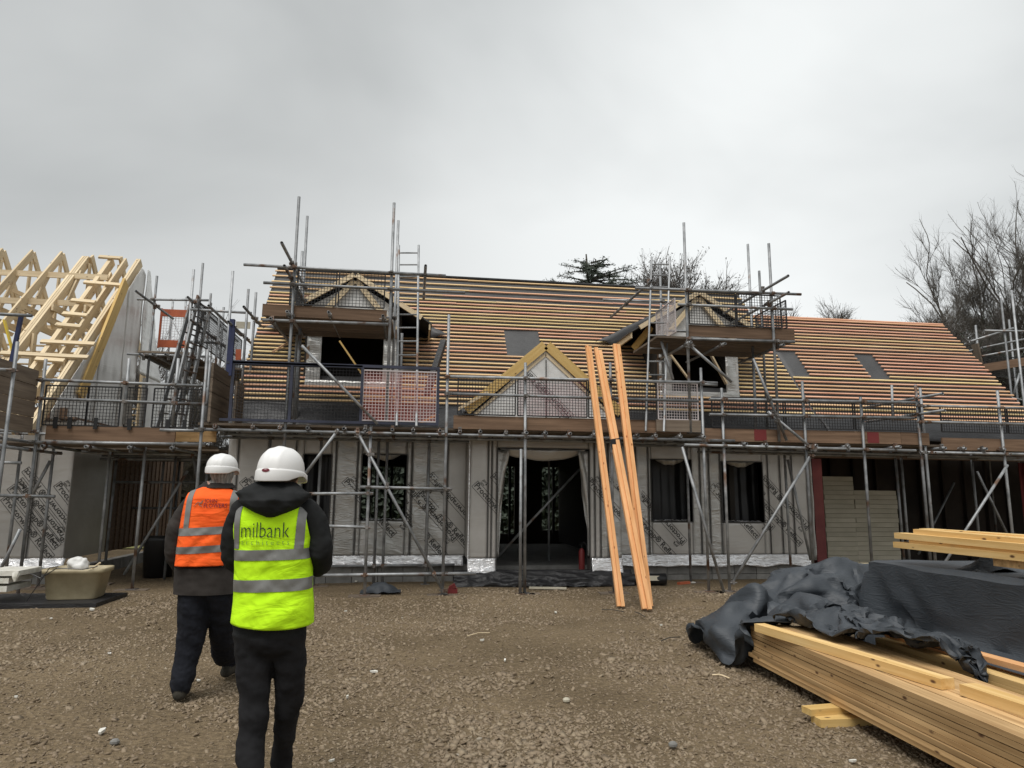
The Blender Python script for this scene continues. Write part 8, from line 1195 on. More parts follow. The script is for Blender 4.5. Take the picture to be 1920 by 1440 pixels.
35,0,-5,36,-2,-5,36,5,-4,38,36,0,13,36,2,-8,35,5,0,34,6,0,34,5,0,35,4,0,35,4,0,36,2,0,37,-1,6,37,-2,-6,37,-4,0,36,-3,0,33,-3,0,32,-2,0,32,-3,0,33,-3,0,35,-3,0,36,1,-1,2,2,-37,6,3,-38,-5,4,-36,0,39,0,33,5,2,33,6,-2,35,4,0,33,2,10,10,-1,33,4,-4,35,2,-5,35,0,-5,36,1,-5,36,0,-5,38,7,-2,38,37,0,10,36,3,-6,35,5,0,35,6,0,34,6,0,35,4,0,34,3,0,35,0,8,36,-1,-8,37,-2,0,36,-4,0,35,-4,0,33,-2,0,32,-2,0,33,-2,0,34,-3,0,36,-2,2,37,-1,-4,2,1,-38,2,3,-38,-2,3,-36,0,39,0,33,4,0,34,6,0,33,4,0,33,2,9,11,-1,32,3,-4,34,2,-6,35,1,-5,37,1,-5,38,0,-4,39,8,-2,38,38,1,7,36,3,-4,35,6,0,35,7,0,34,5,0,35,3,0,33,1,9,34,0,-9,36,-1,0,36,-2,0,35,-4,0,35,-3,0,33,-2,0,33,-2,0,34,-1,0,35,-2,0,36,-2,2,37,-1,-6,-1,0,-38,3,1,-38,-1,1,-35,1,38,0,33,5,0,34,5,0,33,5,0,32,1,8,11,-1,32,3,-4,34,2,-6,35,1,-5,38,1,-5,38,0,-4,39,8,-2,38,38,1,5,37,4,-2,35,5,0,34,7,0,35,5,0,33,2,8,34,0,-8,35,0,0,35,-1,0,35,-2,0,34,-3,0,34,-3,0,33,-2,0,34,0,0,35,-1,0,37,-2,0,37,-1,3,37,-1,-9,3,-1,-37,-3,-1,-37,-1,0,-35,1,39,0,34,5,0,33,5,0,33,4,0,31,1,8,12,-2,32,2,-4,34,3,-5,36,1,-6,37,0,-4,39,0,-4,38,8,-2,38,37,1,4,36,3,-1,35,5,3,35,6,3,35,4,2,34,2,-8,34,1,0,35,0,0,35,-1,0,34,-3,0,33,-3,0,33,-2,0,34,0,0,35,0,0,36,0,0,38,-1,0,38,-1,6,36,-1,-13,5,-2,-37,-5,-2,-35,-2,-1,-35,0,38,0,34,4,0,34,5,0,33,4,0,31,1,9,11,-2,33,5,-4,35,3,-5,35,0,-5,37,-2,-5,38,1,-4,37,6,-2,37,36,1,7,36,2,-3,35,5,0,35,5,0,35,3,0,35,2,0,35,2,0,35,0,0,34,-1,0,33,-3,4,33,-2,-4,33,-1,0,35,0,0,35,1,0,37,1,0,39,0,0,38,-1,7,35,-1,-15,6,-2,-36,-6,-2,-34,-3,-2,-34,-1,37,0,35,4,0,34,4,0,33,4,0,33,1,11,9,-1,33,6,-4,36,4,-5,35,0,-5,37,-4,-5,36,1,-4,37,6,-2,35,34,0,10,35,2,-5,35,4,0,36,5,0,35,3,0,35,2,0,35,1,0,35,0,0,34,-1,6,32,-2,-6,34,-1,0,34,-1,0,36,0,0,36,2,0,38,2,0,39,1,0,37,0,7,33,-1,-16,4,-1,-35,-3,-3,-33,-3,-2,-33,-2,35,0,35,4,0,35,4,0,35,4,0,33,2,12,7,-1,35,5,-3,36,5,-5,35,1,-5,36,-2,-5,36,-1,-4,35,5,-3,35,33,0,10,35,2,-5,35,3,0,36,5,0,35,3,0,36,2,0,35,1,1,34,0,5,33,-1,-6,34,-1,0,34,-1,0,35,0,0,36,0,0,38,2,0,37,3,0,39,2,1,37,1,6,32,0,-17,-2,-2,-34,3,-2,-33,-3,-3,-32,-2,33,0,36,4,0,35,4,0,36,5,0,34,2,13,5,0,36,4,-3,36,4,-4,36,3,-4,35,0,-5,35,-1,-5,34,4,-3,34,32,-1,12,34,2,-6,35,3,0,35,4,0,36,3,3,35,2,2,35,2,1,34,0,-6,34,0,0,34,0,0,
35,0,0,36,-1,0,37,1,0,38,2,0,38,3,0,38,3,1,37,1,5,32,0,-17,-1,-1,-34,0,-2,-32,-2,-3,-32,-1,33,0,36,3,0,36,5,0,36,4,0,34,3,13,5,1,37,3,-1,37,3,-3,35,3,-4,35,2,-5,34,1,-5,33,1,-3,34,30,-2,13,34,0,-6,35,3,0,35,3,0,36,3,0,35,2,0,35,2,0,35,2,0,34,2,0,34,1,0,36,1,0,36,0,0,38,0,0,38,2,0,38,2,0,38,2,1,38,2,4,31,0,-16,0,-1,-34,-1,-2,-32,-2,-3,-32,0,34,0,36,3,0,36,4,0,36,5,0,35,3,14,6,1,36,5,0,37,0,-2,36,1,-3,35,3,-4,33,1,-5,33,0,-4,33,29,-3,15,34,0,-7,35,2,0,35,2,0,35,3,0,35,2,0,35,4,0,35,3,0,35,3,0,35,2,0,35,1,0,37,1,0,38,0,0,38,1,0,39,1,0,39,1,0,37,1,7,31,0,-18,-5,-1,-34,5,-2,-33,-4,-1,-32,1,37,0,35,2,0,36,3,0,36,4,0,35,3,13,9,2,36,0,1,37,4,-1,36,1,-2,35,1,-4,34,1,-5,33,0,-4,33,28,-3,15,34,-1,-7,34,1,0,35,2,0,35,2,0,35,3,0,36,4,0,35,5,0,35,4,0,35,2,0,35,1,0,37,1,0,38,0,0,38,0,0,39,0,0,39,0,0,38,0,7,31,-1,-18,-5,0,-34,5,-1,-33,-4,-1,-33,1,39,0,36,1,0,35,2,0,36,3,0,33,3,13,11,3,35,2,1,37,-2,0,36,2,-2,36,2,-4,34,2,-5,33,0,-4,33,29,-3,15,33,-1,-7,34,1,0,35,2,0,35,2,0,35,3,0,36,5,0,36,5,0,35,4,0,34,2,0,35,1,0,37,0,0,38,-1,0,38,-1,0,38,0,0,39,-1,0,38,-1,7,31,-1,-18,-4,0,-34,4,0,-33,-4,0,-33,2,41,0,35,-1,0,35,2,0,35,2,0,33,3,12,12,2,34,0,1,37,5,0,36,-1,-1,36,1,-3,35,0,-5,34,1,-4,34,29,-2,14,34,-1,-7,34,1,0,34,2,0,35,2,0,36,4,0,36,4,0,35,5,0,35,3,0,35,2,0,34,0,0,36,-1,0,37,-1,0,38,-2,0,38,-2,0,39,-1,0,38,-1,7,32,0,-18,0,0,-34,-2,1,-33,-2,0,-33,1,42,0,35,-2,0,34,0,0,35,2,0,33,1,12,14,2,33,3,1,36,0,0,37,0,-1,37,0,-3,36,-1,-4,34,3,-3,34,31,-1,12,33,0,-6,34,1,0,35,3,0,35,2,0,35,3,0,36,4,0,36,4,0,35,2,0,34,1,0,34,-1,0,35,-2,0,36,-2,0,38,-3,0,38,-2,0,39,-1,1,38,-1,6,31,1,-18,-3,1,-34,1,1,-33,0,1,-33,0,42,0,35,-2,0,34,-1,0,35,0,1,32,1,12,16,0,32,1,1,36,1,0,37,0,-1,37,-1,-3,37,-2,-3,35,6,-2,34,32,-1,9,34,1,-5,34,2,0,34,3,0,35,3,0,36,3,0,36,3,0,36,2,0,35,1,0,33,-1,0,34,-2,0,35,-3,0,36,-3,0,37,-2,0,38,-2,0,38,0,0,38,0,7,31,1,-18,-3,2,-34,1,2,-32,0,1,-33,0,41,0,35,-2,0,34,-1,0,35,0,1,32,-1,13,15,0,32,-5,-1,36,-1,-1,37,0,-2,37,2,-2,37,4,-3,35,7,-1,34,33,1,6,34,2,-3,35,3,0,34,4,0,35,3,0,36,2,0,36,2,0,35,1,0,35,-1,0,34,-2,0,33,-4,0,34,-4,0,36,-3,0,37,-2,0,38,0,0,38,0,0,37,2,6,31,3,-16,-3,2,-34,1,2,-32,0,2,-33,-1,41,0,35,-2,0,35,-1,0,35,-1,0,32,-1,16,
16,-2,32,-6,-2,36,-2,-2,36,-1,-2,36,4,-2,37,3,-2,35,8,-1,35,35,2,3,35,3,-1,34,5,0,35,5,0,35,3,0,35,2,0,36,2,0,35,-1,0,34,-2,0,34,-5,0,34,-5,0,34,-5,0,36,-4,0,36,-1,0,37,0,0,38,2,0,35,4,6,31,4,-14,-1,3,-33,1,3,-33,1,2,-33,0,39,0,35,-1,0,35,-1,0,36,-2,1,32,-1,16,15,-3,32,-2,-2,36,-2,-3,35,-3,-3,36,-2,-2,35,7,-2,36,7,0,36,36,3,2,36,4,0,36,5,0,35,6,0,35,4,0,35,2,0,34,1,0,34,-2,0,34,-4,0,34,-5,0,34,-7,0,35,-6,0,36,-3,0,36,-1,0,36,1,0,36,4,0,34,4,5,32,5,-11,3,5,-33,0,3,-33,0,2,-34,0,38,0,35,-1,0,36,-1,4,36,-2,-3,31,-1,18,15,-2,32,-4,-4,35,0,-3,34,-9,-4,33,7,-2,35,5,-2,36,5,1,37,36,2,8,37,5,-2,37,6,-2,36,6,0,35,4,0,35,3,0,33,0,0,33,-2,0,34,-5,0,34,-6,0,35,-6,0,35,-7,0,36,-3,0,36,0,0,35,2,0,34,4,0,34,5,5,32,5,-9,8,5,-32,-2,3,-34,-1,2,-35,1,36,0,35,-1,0,35,0,5,36,-2,-5,23,-1,24,14,-3,32,11,-3,32,-6,-2,32,-11,-4,32,10,-3,33,5,-2,36,2,0,38,37,2,13,37,4,-7,37,6,0,38,6,0,35,5,0,34,3,0,33,0,0,32,-1,0,33,-4,0,35,-6,0,35,-6,0,36,-6,2,36,-3,-2,35,0,0,35,2,0,33,4,0,33,5,5,33,4,-7,12,4,-32,-3,4,-36,-1,1,-36,1,35,0,34,0,0,37,0,0,36,-1,0,31,-2,20,13,-1,33,-6,-3,33,-9,-3,32,4,-3,32,6,-3,33,6,-2,35,-1,-1,39,36,0,16,38,4,-8,38,5,0,38,6,0,37,5,0,33,3,0,32,1,0,31,-1,0,34,-2,0,35,-4,0,36,-5,0,35,-6,7,36,-3,-7,36,0,0,33,2,2,33,3,-2,33,4,4,34,4,-5,14,3,-32,-3,2,-37,-2,0,-37,1,34,0,35,1,0,36,1,0,37,0,0,31,-1,19,7,-1,34,-8,-2,32,3,-3,32,3,-2,31,4,-4,32,4,-3,35,-3,-3,39,34,0,20,39,2,-9,39,4,0,39,5,0,36,5,0,34,4,0,31,2,0,31,1,0,34,-1,0,35,-3,6,37,-3,-3,35,-5,9,35,-2,-12,35,0,0,34,1,0,32,2,3,34,2,-1,34,2,-3,16,1,-33,-3,2,-37,-3,0,-37,1,36,0,35,1,0,36,1,0,37,1,0,32,0,17,-2,0,35,4,-2,33,5,-2,32,2,-3,30,1,-3,32,1,-5,35,-4,-3,39,33,-2,22,39,1,-10,40,3,0,39,5,0,37,4,0,33,4,0,32,3,0,31,2,0,34,1,0,36,-2,0,35,-2,10,36,-3,4,34,-2,-14,36,0,0,33,0,0,33,0,0,34,1,0,35,0,-1,16,1,-34,-4,0,-38,-3,-1,-37,1,35,0,35,1,0,36,1,0,37,2,0,32,0,17,4,0,35,3,-1,33,3,-1,31,0,-2,31,0,-4,32,0,-4,35,-3,-4,39,32,-3,22,39,0,-10,40,3,0,39,3,0,37,4,0,33,5,0,32,4,0,31,3,0,34,1,0,36,0,0,36,-1,4,35,-2,9,34,-2,-13,35,-1,0,34,0,0,33,-1,0,34,-1,0,35,-1,-2,16,-1,-34,-4,-1,-38,-3,-1,-37,2,34,0,35,0,0,36,1,0,36,2,0,31,1,17,4,1,35,5,0,32,1,-1,32,0,-1,31,0,-3,32,0,-4,36,-3,-4,39,33,-3,22,39,-1,-11,39,1,0,39,3,0,37,
4,0,33,4,0,32,5,0,31,5,0,34,3,0,35,1,0,34,0,9,36,-2,-7,36,-1,-2,35,-1,0,33,-1,0,33,-2,0,34,-2,0,36,-3,-2,16,-2,-34,-4,-2,-39,-2,-1,-37,3,34,0,34,-1,0,36,1,0,36,1,0,30,1,18,6,2,33,3,1,33,0,1,31,0,0,32,-2,-2,33,2,-4,36,-2,-4,39,34,-3,21,37,-2,-11,40,1,0,38,2,0,37,3,0,33,5,0,32,6,0,31,5,0,33,5,0,35,2,0,34,0,4,35,-1,-4,36,-1,0,35,-1,0,34,-2,0,33,-2,0,35,-3,0,36,-3,-2,16,-3,-35,-4,-3,-37,-2,-3,-37,1,35,0,35,-1,0,35,0,0,36,0,0,30,1,18,7,2,33,1,2,32,0,2,32,-4,1,32,2,0,33,1,-3,36,-1,-4,39,35,-3,21,37,-2,-11,39,-1,0,38,2,0,36,3,0,34,5,0,32,6,0,31,6,0,33,5,0,34,2,0,34,1,0,35,-1,0,36,-1,0,35,-1,0,34,-2,0,34,-2,0,35,-3,0,36,-3,-2,15,-4,-34,-3,-3,-37,-2,-3,-37,1,38,0,35,-2,0,35,-1,0,36,-1,0,29,0,18,7,2,33,1,2,32,-5,3,32,3,3,32,1,0,34,-1,-2,36,1,-3,39,34,-2,19,37,-3,-10,39,0,0,38,0,0,36,4,0,34,5,0,31,6,0,32,6,0,33,4,0,33,2,0,34,0,0,35,-1,2,35,-2,4,36,-1,1,34,-1,1,35,-2,-2,36,-1,-3,36,-3,-5,13,-3,-34,-2,-4,-37,-2,-3,-36,0,39,0,35,-2,0,36,-3,0,36,-2,0,29,-1,18,7,1,33,-5,3,32,3,4,32,1,3,33,-1,2,33,-2,-1,36,2,-2,39,35,-2,19,37,-2,-10,38,-2,0,38,1,0,36,3,0,34,5,0,32,6,0,32,5,0,33,3,0,33,1,0,34,-1,0,35,-2,0,35,-2,0,36,-2,0,35,0,0,35,1,0,35,-1,2,36,-1,-4,12,-3,-34,-2,-3,-36,-2,-3,-37,0,42,0,35,-3,0,37,-4,0,36,-4,0,30,-2,18,5,1,34,-6,2,32,3,4,32,1,4,32,-2,3,34,0,0,35,1,-2,38,35,-1,19,37,-2,-9,38,-1,0,38,0,0,36,3,0,34,5,0,32,5,0,33,4,0,32,1,0,34,0,0,34,-2,0,35,-3,0,36,-2,0,37,-1,0,35,1,0,35,1,0,35,1,2,35,0,-5,10,-1,-34,-2,-3,-36,-1,-3,-37,0,42,0,35,-4,0,37,-4,0,37,-4,0,30,-3,19,4,0,34,-8,1,32,1,4,32,3,5,32,1,2,33,-1,1,35,0,-2,37,34,-1,19,37,-2,-8,39,-1,0,38,0,0,36,4,0,34,4,0,33,4,0,32,3,0,33,0,0,34,-2,0,34,-3,0,36,-4,0,37,-2,0,37,0,0,35,2,4,35,2,-4,34,2,4,35,1,-8,9,-1,-34,-3,-1,-36,0,-3,-37,1,42,0,35,-3,0,37,-5,0,37,-5,0,30,-3,20,3,-1,35,-9,1,32,-1,3,32,3,4,31,2,3,33,2,0,34,-2,-1,37,33,-2,18,37,-1,-7,38,-1,0,39,1,0,37,3,0,35,4,0,33,4,0,32,1,0,33,0,0,34,-3,0,35,-4,0,37,-4,0,37,-3,0,37,0,5,35,2,-5,35,2,0,34,3,4,34,1,-9,6,1,-35,-1,-1,-36,-1,-3,-36,2,42,0,35,-4,0,37,-4,0,37,-5,0,30,-3,21,1,-2,35,-9,0,33,-5,2,33,3,3,31,4,2,32,2,0,33,-1,-1,36,32,-1,17,37,-1,-6,38,0,0,38,2,0,38,3,0,36,4,0,34,3,0,33,1,0,33,-1,0,34,-4,0,35,-4,0,36,-5,0,38,-3,5,37,0,-5,35,2,0,35,2,0,
34,3,4,34,2,-9,3,0,-36,0,-1,-35,0,-2,-36,2,40,0,36,-3,0,36,-4,0,37,-4,0,28,-3,21,1,-2,36,0,-3,35,-5,0,33,-10,2,31,4,1,33,2,0,32,4,-1,34,31,0,15,35,1,-5,38,1,0,38,2,0,39,4,0,36,3,0,36,3,0,33,0,0,33,-1,0,33,-3,0,35,-5,0,36,-4,0,37,-3,0,38,-1,0,36,2,0,34,2,2,34,2,2,33,1,-9,4,1,-35,1,-1,-36,-2,-2,-36,3,38,0,35,-3,1,36,-2,0,36,-3,-1,23,-3,26,-15,-8,32,11,1,33,5,-1,35,0,-1,34,-9,2,32,4,-1,32,4,-1,33,31,1,12,34,1,-4,37,3,0,38,3,0,39,3,0,38,3,0,36,3,0,34,0,0,32,-1,0,33,-3,0,35,-4,0,35,-4,0,38,-3,0,37,-1,0,36,1,0,35,2,0,34,1,3,33,1,-7,4,0,-35,1,0,-36,0,-2,-36,10,23,-26,28,9,18,33,-5,-10,18,-4,31,21,-3,28,25,-6,24,-24,5,27,6,-2,36,14,0,32,-1,-1,35,-4,-1,33,6,-1,31,31,1,9,33,3,-3,36,3,0,37,4,0,39,3,0,38,3,0,36,2,0,34,1,0,33,0,0,33,-3,0,34,-3,0,35,-4,0,37,-2,0,38,-2,0,36,1,0,34,0,0,34,1,2,34,0,-6,6,1,-34,0,0,-36,2,-2,-37,10,22,-22,33,-2,12,18,20,22,27,-4,21,29,-10,16,8,3,35,-8,2,36,-16,0,33,17,-1,34,4,-2,35,-3,-2,34,5,0,32,31,1,5,32,2,-2,35,4,0,37,4,0,38,4,0,38,2,0,36,3,0,34,1,0,33,0,0,33,-1,0,33,-3,0,36,-3,0,37,-2,0,37,-2,0,37,-1,0,34,0,0,34,1,0,34,0,-3,8,1,-33,-1,0,-37,0,-2,-37,10,25,-21,32,0,14,30,4,15,24,6,24,10,6,32,8,3,35,-13,2,35,-9,0,37,12,-1,37,7,-3,37,0,-3,34,5,-1,32,31,1,3,31,2,-1,34,4,0,37,5,0,37,3,0,37,2,0,37,3,0,34,2,0,32,1,0,33,-1,0,34,-2,0,36,-2,0,36,-3,0,38,-2,0,37,-1,0,34,0,0,34,0,1,34,1,-3,10,0,-34,-1,1,-36,-2,-1,-38,8,27,-19,30,3,17,26,7,21,17,9,28,10,6,33,11,4,34,0,1,37,-7,0,38,-8,0,39,7,-4,37,8,-2,35,5,-2,33,31,0,2,31,2,-1,34,3,0,36,5,0,36,3,0,37,2,0,36,3,0,34,2,0,33,1,0,33,0,0,34,-2,0,36,-2,0,37,-3,0,38,-2,0,37,0,0,35,0,0,33,0,2,34,1,-5,10,1,-33,-1,1,-36,1,-1,-38,7,31,-17,27,6,21,20,9,26,12,9,31,9,6,33,9,5,35,8,2,36,4,0,39,-4,-1,39,-5,-1,39,4,-3,36,9,-2,34,31,-2,2,32,1,-1,34,3,0,35,3,0,36,2,0,36,3,0,35,3,0,34,2,0,33,1,0,34,0,0,34,-1,0,37,-3,0,37,-2,0,39,-2,0,37,0,0,34,1,0,34,1,3,33,1,-7,9,2,-34,0,0,-36,2,0,-38,5,36,-13,21,7,26,15,9,29,6,7,33,10,8,33,9,5,35,9,3,36,9,2,38,6,-1,39,0,-2,39,0,-2,38,3,-2,35,33,-3,2,33,0,0,33,1,0,35,2,0,35,2,0,36,2,0,35,3,0,34,2,0,33,2,0,34,1,0,35,-1,0,37,-2,0,37,-2,0,38,-1,0,37,-1,0,35,1,0,34,1,3,34,1,-8,4,2,-35,1,1,-36,0,0,-38,1,38,-9,15,7,30,10,8,31,9,7,32,8,7,34,6,5,36,7,4,37,9,2,37,10,2,
38,8,-1,38,2,-2,38,2,-1,39,35,-4,3,34,-2,-1,34,-1,0,34,1,0,35,1,0,35,2,0,35,3,0,34,3,0,34,2,0,34,1,0,36,0,0,36,-1,1,37,-2,0,38,-1,-1,37,0,0,34,0,0,35,1,3,34,0,-8,0,2,-37,0,2,-37,0,0,-37,-7,38,-4,11,5,32,8,7,31,9,7,33,9,7,34,9,6,36,5,4,37,8,2,37,9,2,37,9,1,38,13,-1,35,3,2,40,35,-3,9,35,-6,-1,34,-1,1,35,0,1,34,0,0,35,2,0,35,3,-1,35,3,-2,34,1,-1,35,2,-1,35,0,-1,36,0,0,37,-1,0,38,0,0,35,-1,0,35,1,0,34,0,0,36,-1,-3,-3,1,-38,0,2,-37,-1,0,-37,-15,35,1,9,4,31,9,5,32,10,7,33,10,7,33,11,7,36,12,6,35,12,3,35,12,3,36,11,1,36,14,0,35,7,-34,5,33,4,12,29,15,11,34,-2,1,35,-2,0,35,-1,-1,34,-1,-1,35,1,-3,34,0,-2,35,-1,-3,35,-1,-2,36,-2,-2,36,-1,-2,36,0,0,36,1,0,36,-2,0,34,-2,0,34,-4,0,34,11,0,36,-5,-5,0,-8,-36,-1,8,-37,15,33,-8,9,3,32,10,4,31,11,4,32,13,5,34,14,3,34,15,2,35,14,2,34,12,2,35,11,3,35,-19,-28,13,29,3,20,25,-24,-7,23,24,11,30,-19,1,35,6,-1,35,1,0,34,0,-1,35,0,-2,35,-1,-2,35,-2,-2,35,2,-3,36,-1,-2,36,-2,-1,35,-1,-1,35,-6,0,35,-3,1,34,0,0,32,13,2,35,-3,-2,35,10,-3,37,-3,-5,4,-13,-33,25,22,-9,9,2,31,10,3,31,12,3,32,14,1,34,15,2,35,14,3,34,13,4,34,13,2,34,-11,-30,16,-10,-30,16,25,-5,25,7,34,-2,35,-1,-10,23,-26,0,36,-2,-1,34,3,-1,35,2,-1,35,1,-1,35,0,-1,35,0,-2,36,-1,-2,36,-2,-1,35,-2,-2,35,-3,-1,34,-1,0,35,1,1,33,7,1,33,9,1,34,-10,-1,34,12,-3,36,7,-3,36,1,-5,25,21,-11,10,1,31,11,1,31,12,0,33,14,1,33,14,3,35,14,5,36,14,2,33,-14,-29,15,-16,-27,15,16,-23,20,24,8,23,-24,24,-8,32,-14,-7,34,-9,-7,35,-5,-1,35,-1,-1,35,1,-1,35,0,0,35,1,-1,36,0,-1,36,0,-1,35,0,-1,36,0,-1,34,1,-1,35,1,0,33,5,0,33,8,2,34,1,0,32,-13,-2,34,13,-3,35,8,-4,36,4,-4],M['tarp'])
t=thing('timber_stack','covered timber stack hidden under the taut black tarpaulin','timber stack',(4.8,4,0))
MB().box(4.24,5.38,1.0,5.97,.05,.90).o('plank_core',M['timber_stack'],t)
a=aX(1850,1058,4.6)
def peak(u,v): return Vector((a.x-.25+.5*u,a.y-.16+.3*v,.93+.15*max(0,1-abs(u-.5)*2.1)*(1-.7*abs(v-.5)*2)+.012*mn.noise(Vector((u*6,v*6,0)))))
b=MB(); b.grid(peak,16,10); v,f=solidify(b.v,b.f,Vector((0,0,1)),.005); tag(MB().add(v,f).o('loose_sheet',M['tarp'],None),'small peaked fold of grey sheet on top of the covered stack','sheet')
# ------------------------------------------------------------------ tubs and small things
def tub(label,c,w,d,h,rot):
    t=thing('mixing_tub',label,'plastic tub',c,'cream plastic tubs'); Mx=Matrix.Translation(c)@Matrix.Rotation(rot,4,'Z'); m=MB()
    prof=[(.80,0.0),(.84,.02),(.98,h-.06),(1.06,h-.055),(1.07,h-.0),(1.02,h+.005),(.965,h-.01),(.83,.05),(.0,.045)]
    def fn(u,v):
        k=v*(len(prof)-1); i=min(int(k+1e-6),len(prof)-2); f=k-i; s=prof[i][0]+(prof[i+1][0]-prof[i][0])*f; z=prof[i][1]+(prof[i+1][1]-prof[i][1])*f
        a=u*2*math.pi; ca,sa=math.cos(a),math.sin(a); e=.28; x=abs(ca)**e*math.copysign(1,ca); y=abs(sa)**e*math.copysign(1,sa)
        bul=.012*mn.noise(Vector((x*2,y*2,z*4)))
        return Mx@Vector((x*w/2*s+bul,y*d/2*s+bul,z+.010*mn.noise(Vector((x*2,y*2,1)))*(z>h*.7)))
    m.grid(fn,72,(len(prof)-1)); m.o('tub_shell',M['tub'],t,True); return t,Mx
tl,Mt=tub('dented cream plastic tub holding a white sack, left by the scaffold',(aY(145,1100,10.75).x,10.75,.06),.74,.55,.40,R(5))
tag(MB().box(-6.4,-4.1,10.2,11.25,-.05,.055,None).o('ground_sheet',M['blackwrap'],None),'dark plastic sheet on the ground under the cream tub','sheet')
b=MB(); 
def fn(u,v):
    a=u*2*math.pi; bb=(v-.5)*math.pi; p=Vector((.17*math.cos(a)*math.cos(bb),.13*math.sin(a)*math.cos(bb),.13*math.sin(bb))); n=1+.35*mn.noise(p*9)+.12*mn.noise(p*25); return Vector((aY(150,1050,10.7).x,10.7,.50))+p*n*.85
b.grid(fn,36,20); tag(b.o('sack',M['white'],None,True),'crumpled white sack lying in the left cream tub','sack')
tag(MB().tube([(-4.75,10.5,.5),(-4.8,10.38,.50),(-4.9,10.36,.30),(-5.02,10.34,.07)],.006,5).tube([(-5.05,10.42,.42),(-4.9,10.39,.36),(-4.72,10.40,.49),(-4.4,10.42,.47),(-4.25,10.5,.50)],.007,5).o('cable',M['blackplastic'],None),'black cable trailing over the rim of the left cream tub','cable')
tag(MB().tube([(-4.45,10.6,.38),(-4.22,10.5,.55)],.012,6).o('stick',M['timber'],None),'pale stick poking out of the left cream tub','stick')
c=aZ(1640,1112,0); tub('cream plastic tub filled with earth behind the black tarpaulin heap',(aY(1637,1050,9.6).x,9.6,.05),.88,.6,.5,R(-3))
for k,(y0,y1) in enumerate(((1113,1098),(1097,1083),(1083,1069))):
    a=aY(-40,1090,10.3); z0=aY(10,y0,10.3).z+.02; z1=aY(10,y1,10.3).z; xr_=aY((14,16,33)[k],1090,10.3).x; m=MB()
    def fn(u,v): 
        return None
    m.box(a.x,xr_,10.3,10.9,z0,z1-.01)
    if k==2: m.tube([(xr_-.04,10.32,z0+.02),(xr_-.03,10.29,z0-.02),(xr_-.02,10.27,z0-.07)],[.05,.035,.01],8)
    tag(m.o('foam_block',M['polystyrene'],None),('bottom block of the pile of crumbling white foam at the left edge','middle block of the pile of crumbling white foam at the left edge','topmost overhanging white foam block with a torn corner, left edge')[k],'foam block','white foam blocks')
def rod(name,label,cat,m,mt,smooth=False): return tag(m.o(name,mt,None,smooth),label,cat)
# fire extinguisher in the doorway
p=aZ(1090,1076,.25); t=thing('fire_extinguisher','red fire extinguisher standing just inside the porch doorway','fire extinguisher',(p.x,12.35,.21)); x,y,z=aY(1091,1070,12.35).x,12.35,.21
MB().tube([(x,y,z),(x,y,z+.02),(x,y,z+.33),(x,y,z+.37),(x,y,z+.39)],[.05,.055,.055,.035,.02],14).o('cylinder',M['red'],t,True); MB().tube([(x,y,z+.39),(x,y,z+.44)],.015,8).box(x-.05,x+.06,y-.012,y+.012,z+.44,z+.452).box(x-.04,x+.06,y-.012,y+.012,z+.47,z+.482).o('handle',M['blackplastic'],t); MB().tube([(x+.03,y,z+.5),(x+.09,y-.02,z+.45),(x+.09,y-.03,z+.2)],.011,6).o('hose',M['blackplastic'],t)
p=aZ(848,1113,0); t=thing('red_bracket','small red plastic box on the ground by the scaffold foot right of the brace','box',(p.x,p.y,0)); m=MB(); m.box(p.x-.07,p.x+.08,p.y,p.y+.12,0,.07).beam((p.x-.04,p.y+.06,.07),(p.x+.05,p.y+.06,.12),.1,.06).o('casing',M['red'],t)
p=aZ(712,1112,0); b=MB(); b.grid(lambda u,v:Vector((p.x-.3+.62*u,p.y-.12+.4*v,.02+.13*max(0,1-((u-.5)**2+(v-.5)**2)*5)+.03*mn.noise(Vector((u*6,v*6,2))))),26,16); tag(b.o('black_sheet',M['tarp'],None,True),'dark crumpled sheet on the ground beside the scaffold foot under the window','sheet')
p=aZ(1223,1098,0); t=thing('duct_pipe','short fat black pipe with pale inside lying by the plinth right of the porch','pipe',(p.x,p.y,.1)); MB().tube([(p.x-.5,p.y+.1,.09),(p.x,p.y+.05,.10),(p.x+.25,p.y,.11)],.1,16).o('pipe_wall',M['blackplastic'],t,True); MB().grid(lambda u,v:Vector((p.x-.2+.42*u,p.y-.05-.02*v,.16-.08*v+.01)),4,2).o('pale_lining',M['insul'],t)
p=aZ(935,1105,0); single('timber_offcut','pale flat batten lying on the ground below the porch step',aZ(992,1102,.02),aZ(1062,1103,.02),.05,.03,M['insul'],'batten')
single('timber_offcut','orange brick coloured offcut on the earth near the inner standard',aZ(1272,1094,.02),aZ(1292,1092,.02),.06,.04,M['orangepaint'],'offcut')
t=thing('shovel','dark propped brace board leaning on the upper platform by the netting','board',(0,11.4,2.6)); bpy.data.objects.remove(t)
single('roofing_roll','black roll of roofing felt leaning on the battens beside the red net',aY(800,740,11.6),aY(832,640,12.6),.10,.10,M['blackwrap'],'felt roll')
single('loose_batten','short orange batten lying on the deck right of the red net',aY(788,793,11.3),aY(822,776,11.4),.04,.03,M['timber_orange'],'batten')
# person-sized blue dark bin in the passage
t=thing('black_bin','black bin standing in the dark passage between the houses','bin',(-4.6,13.6,0)); MB().tube([(-4.55,13.8,0),(-4.55,13.8,.65),(-4.55,13.8,.72)],[.24,.28,.29],16).o('bin_body',M['blackplastic'],t,True)
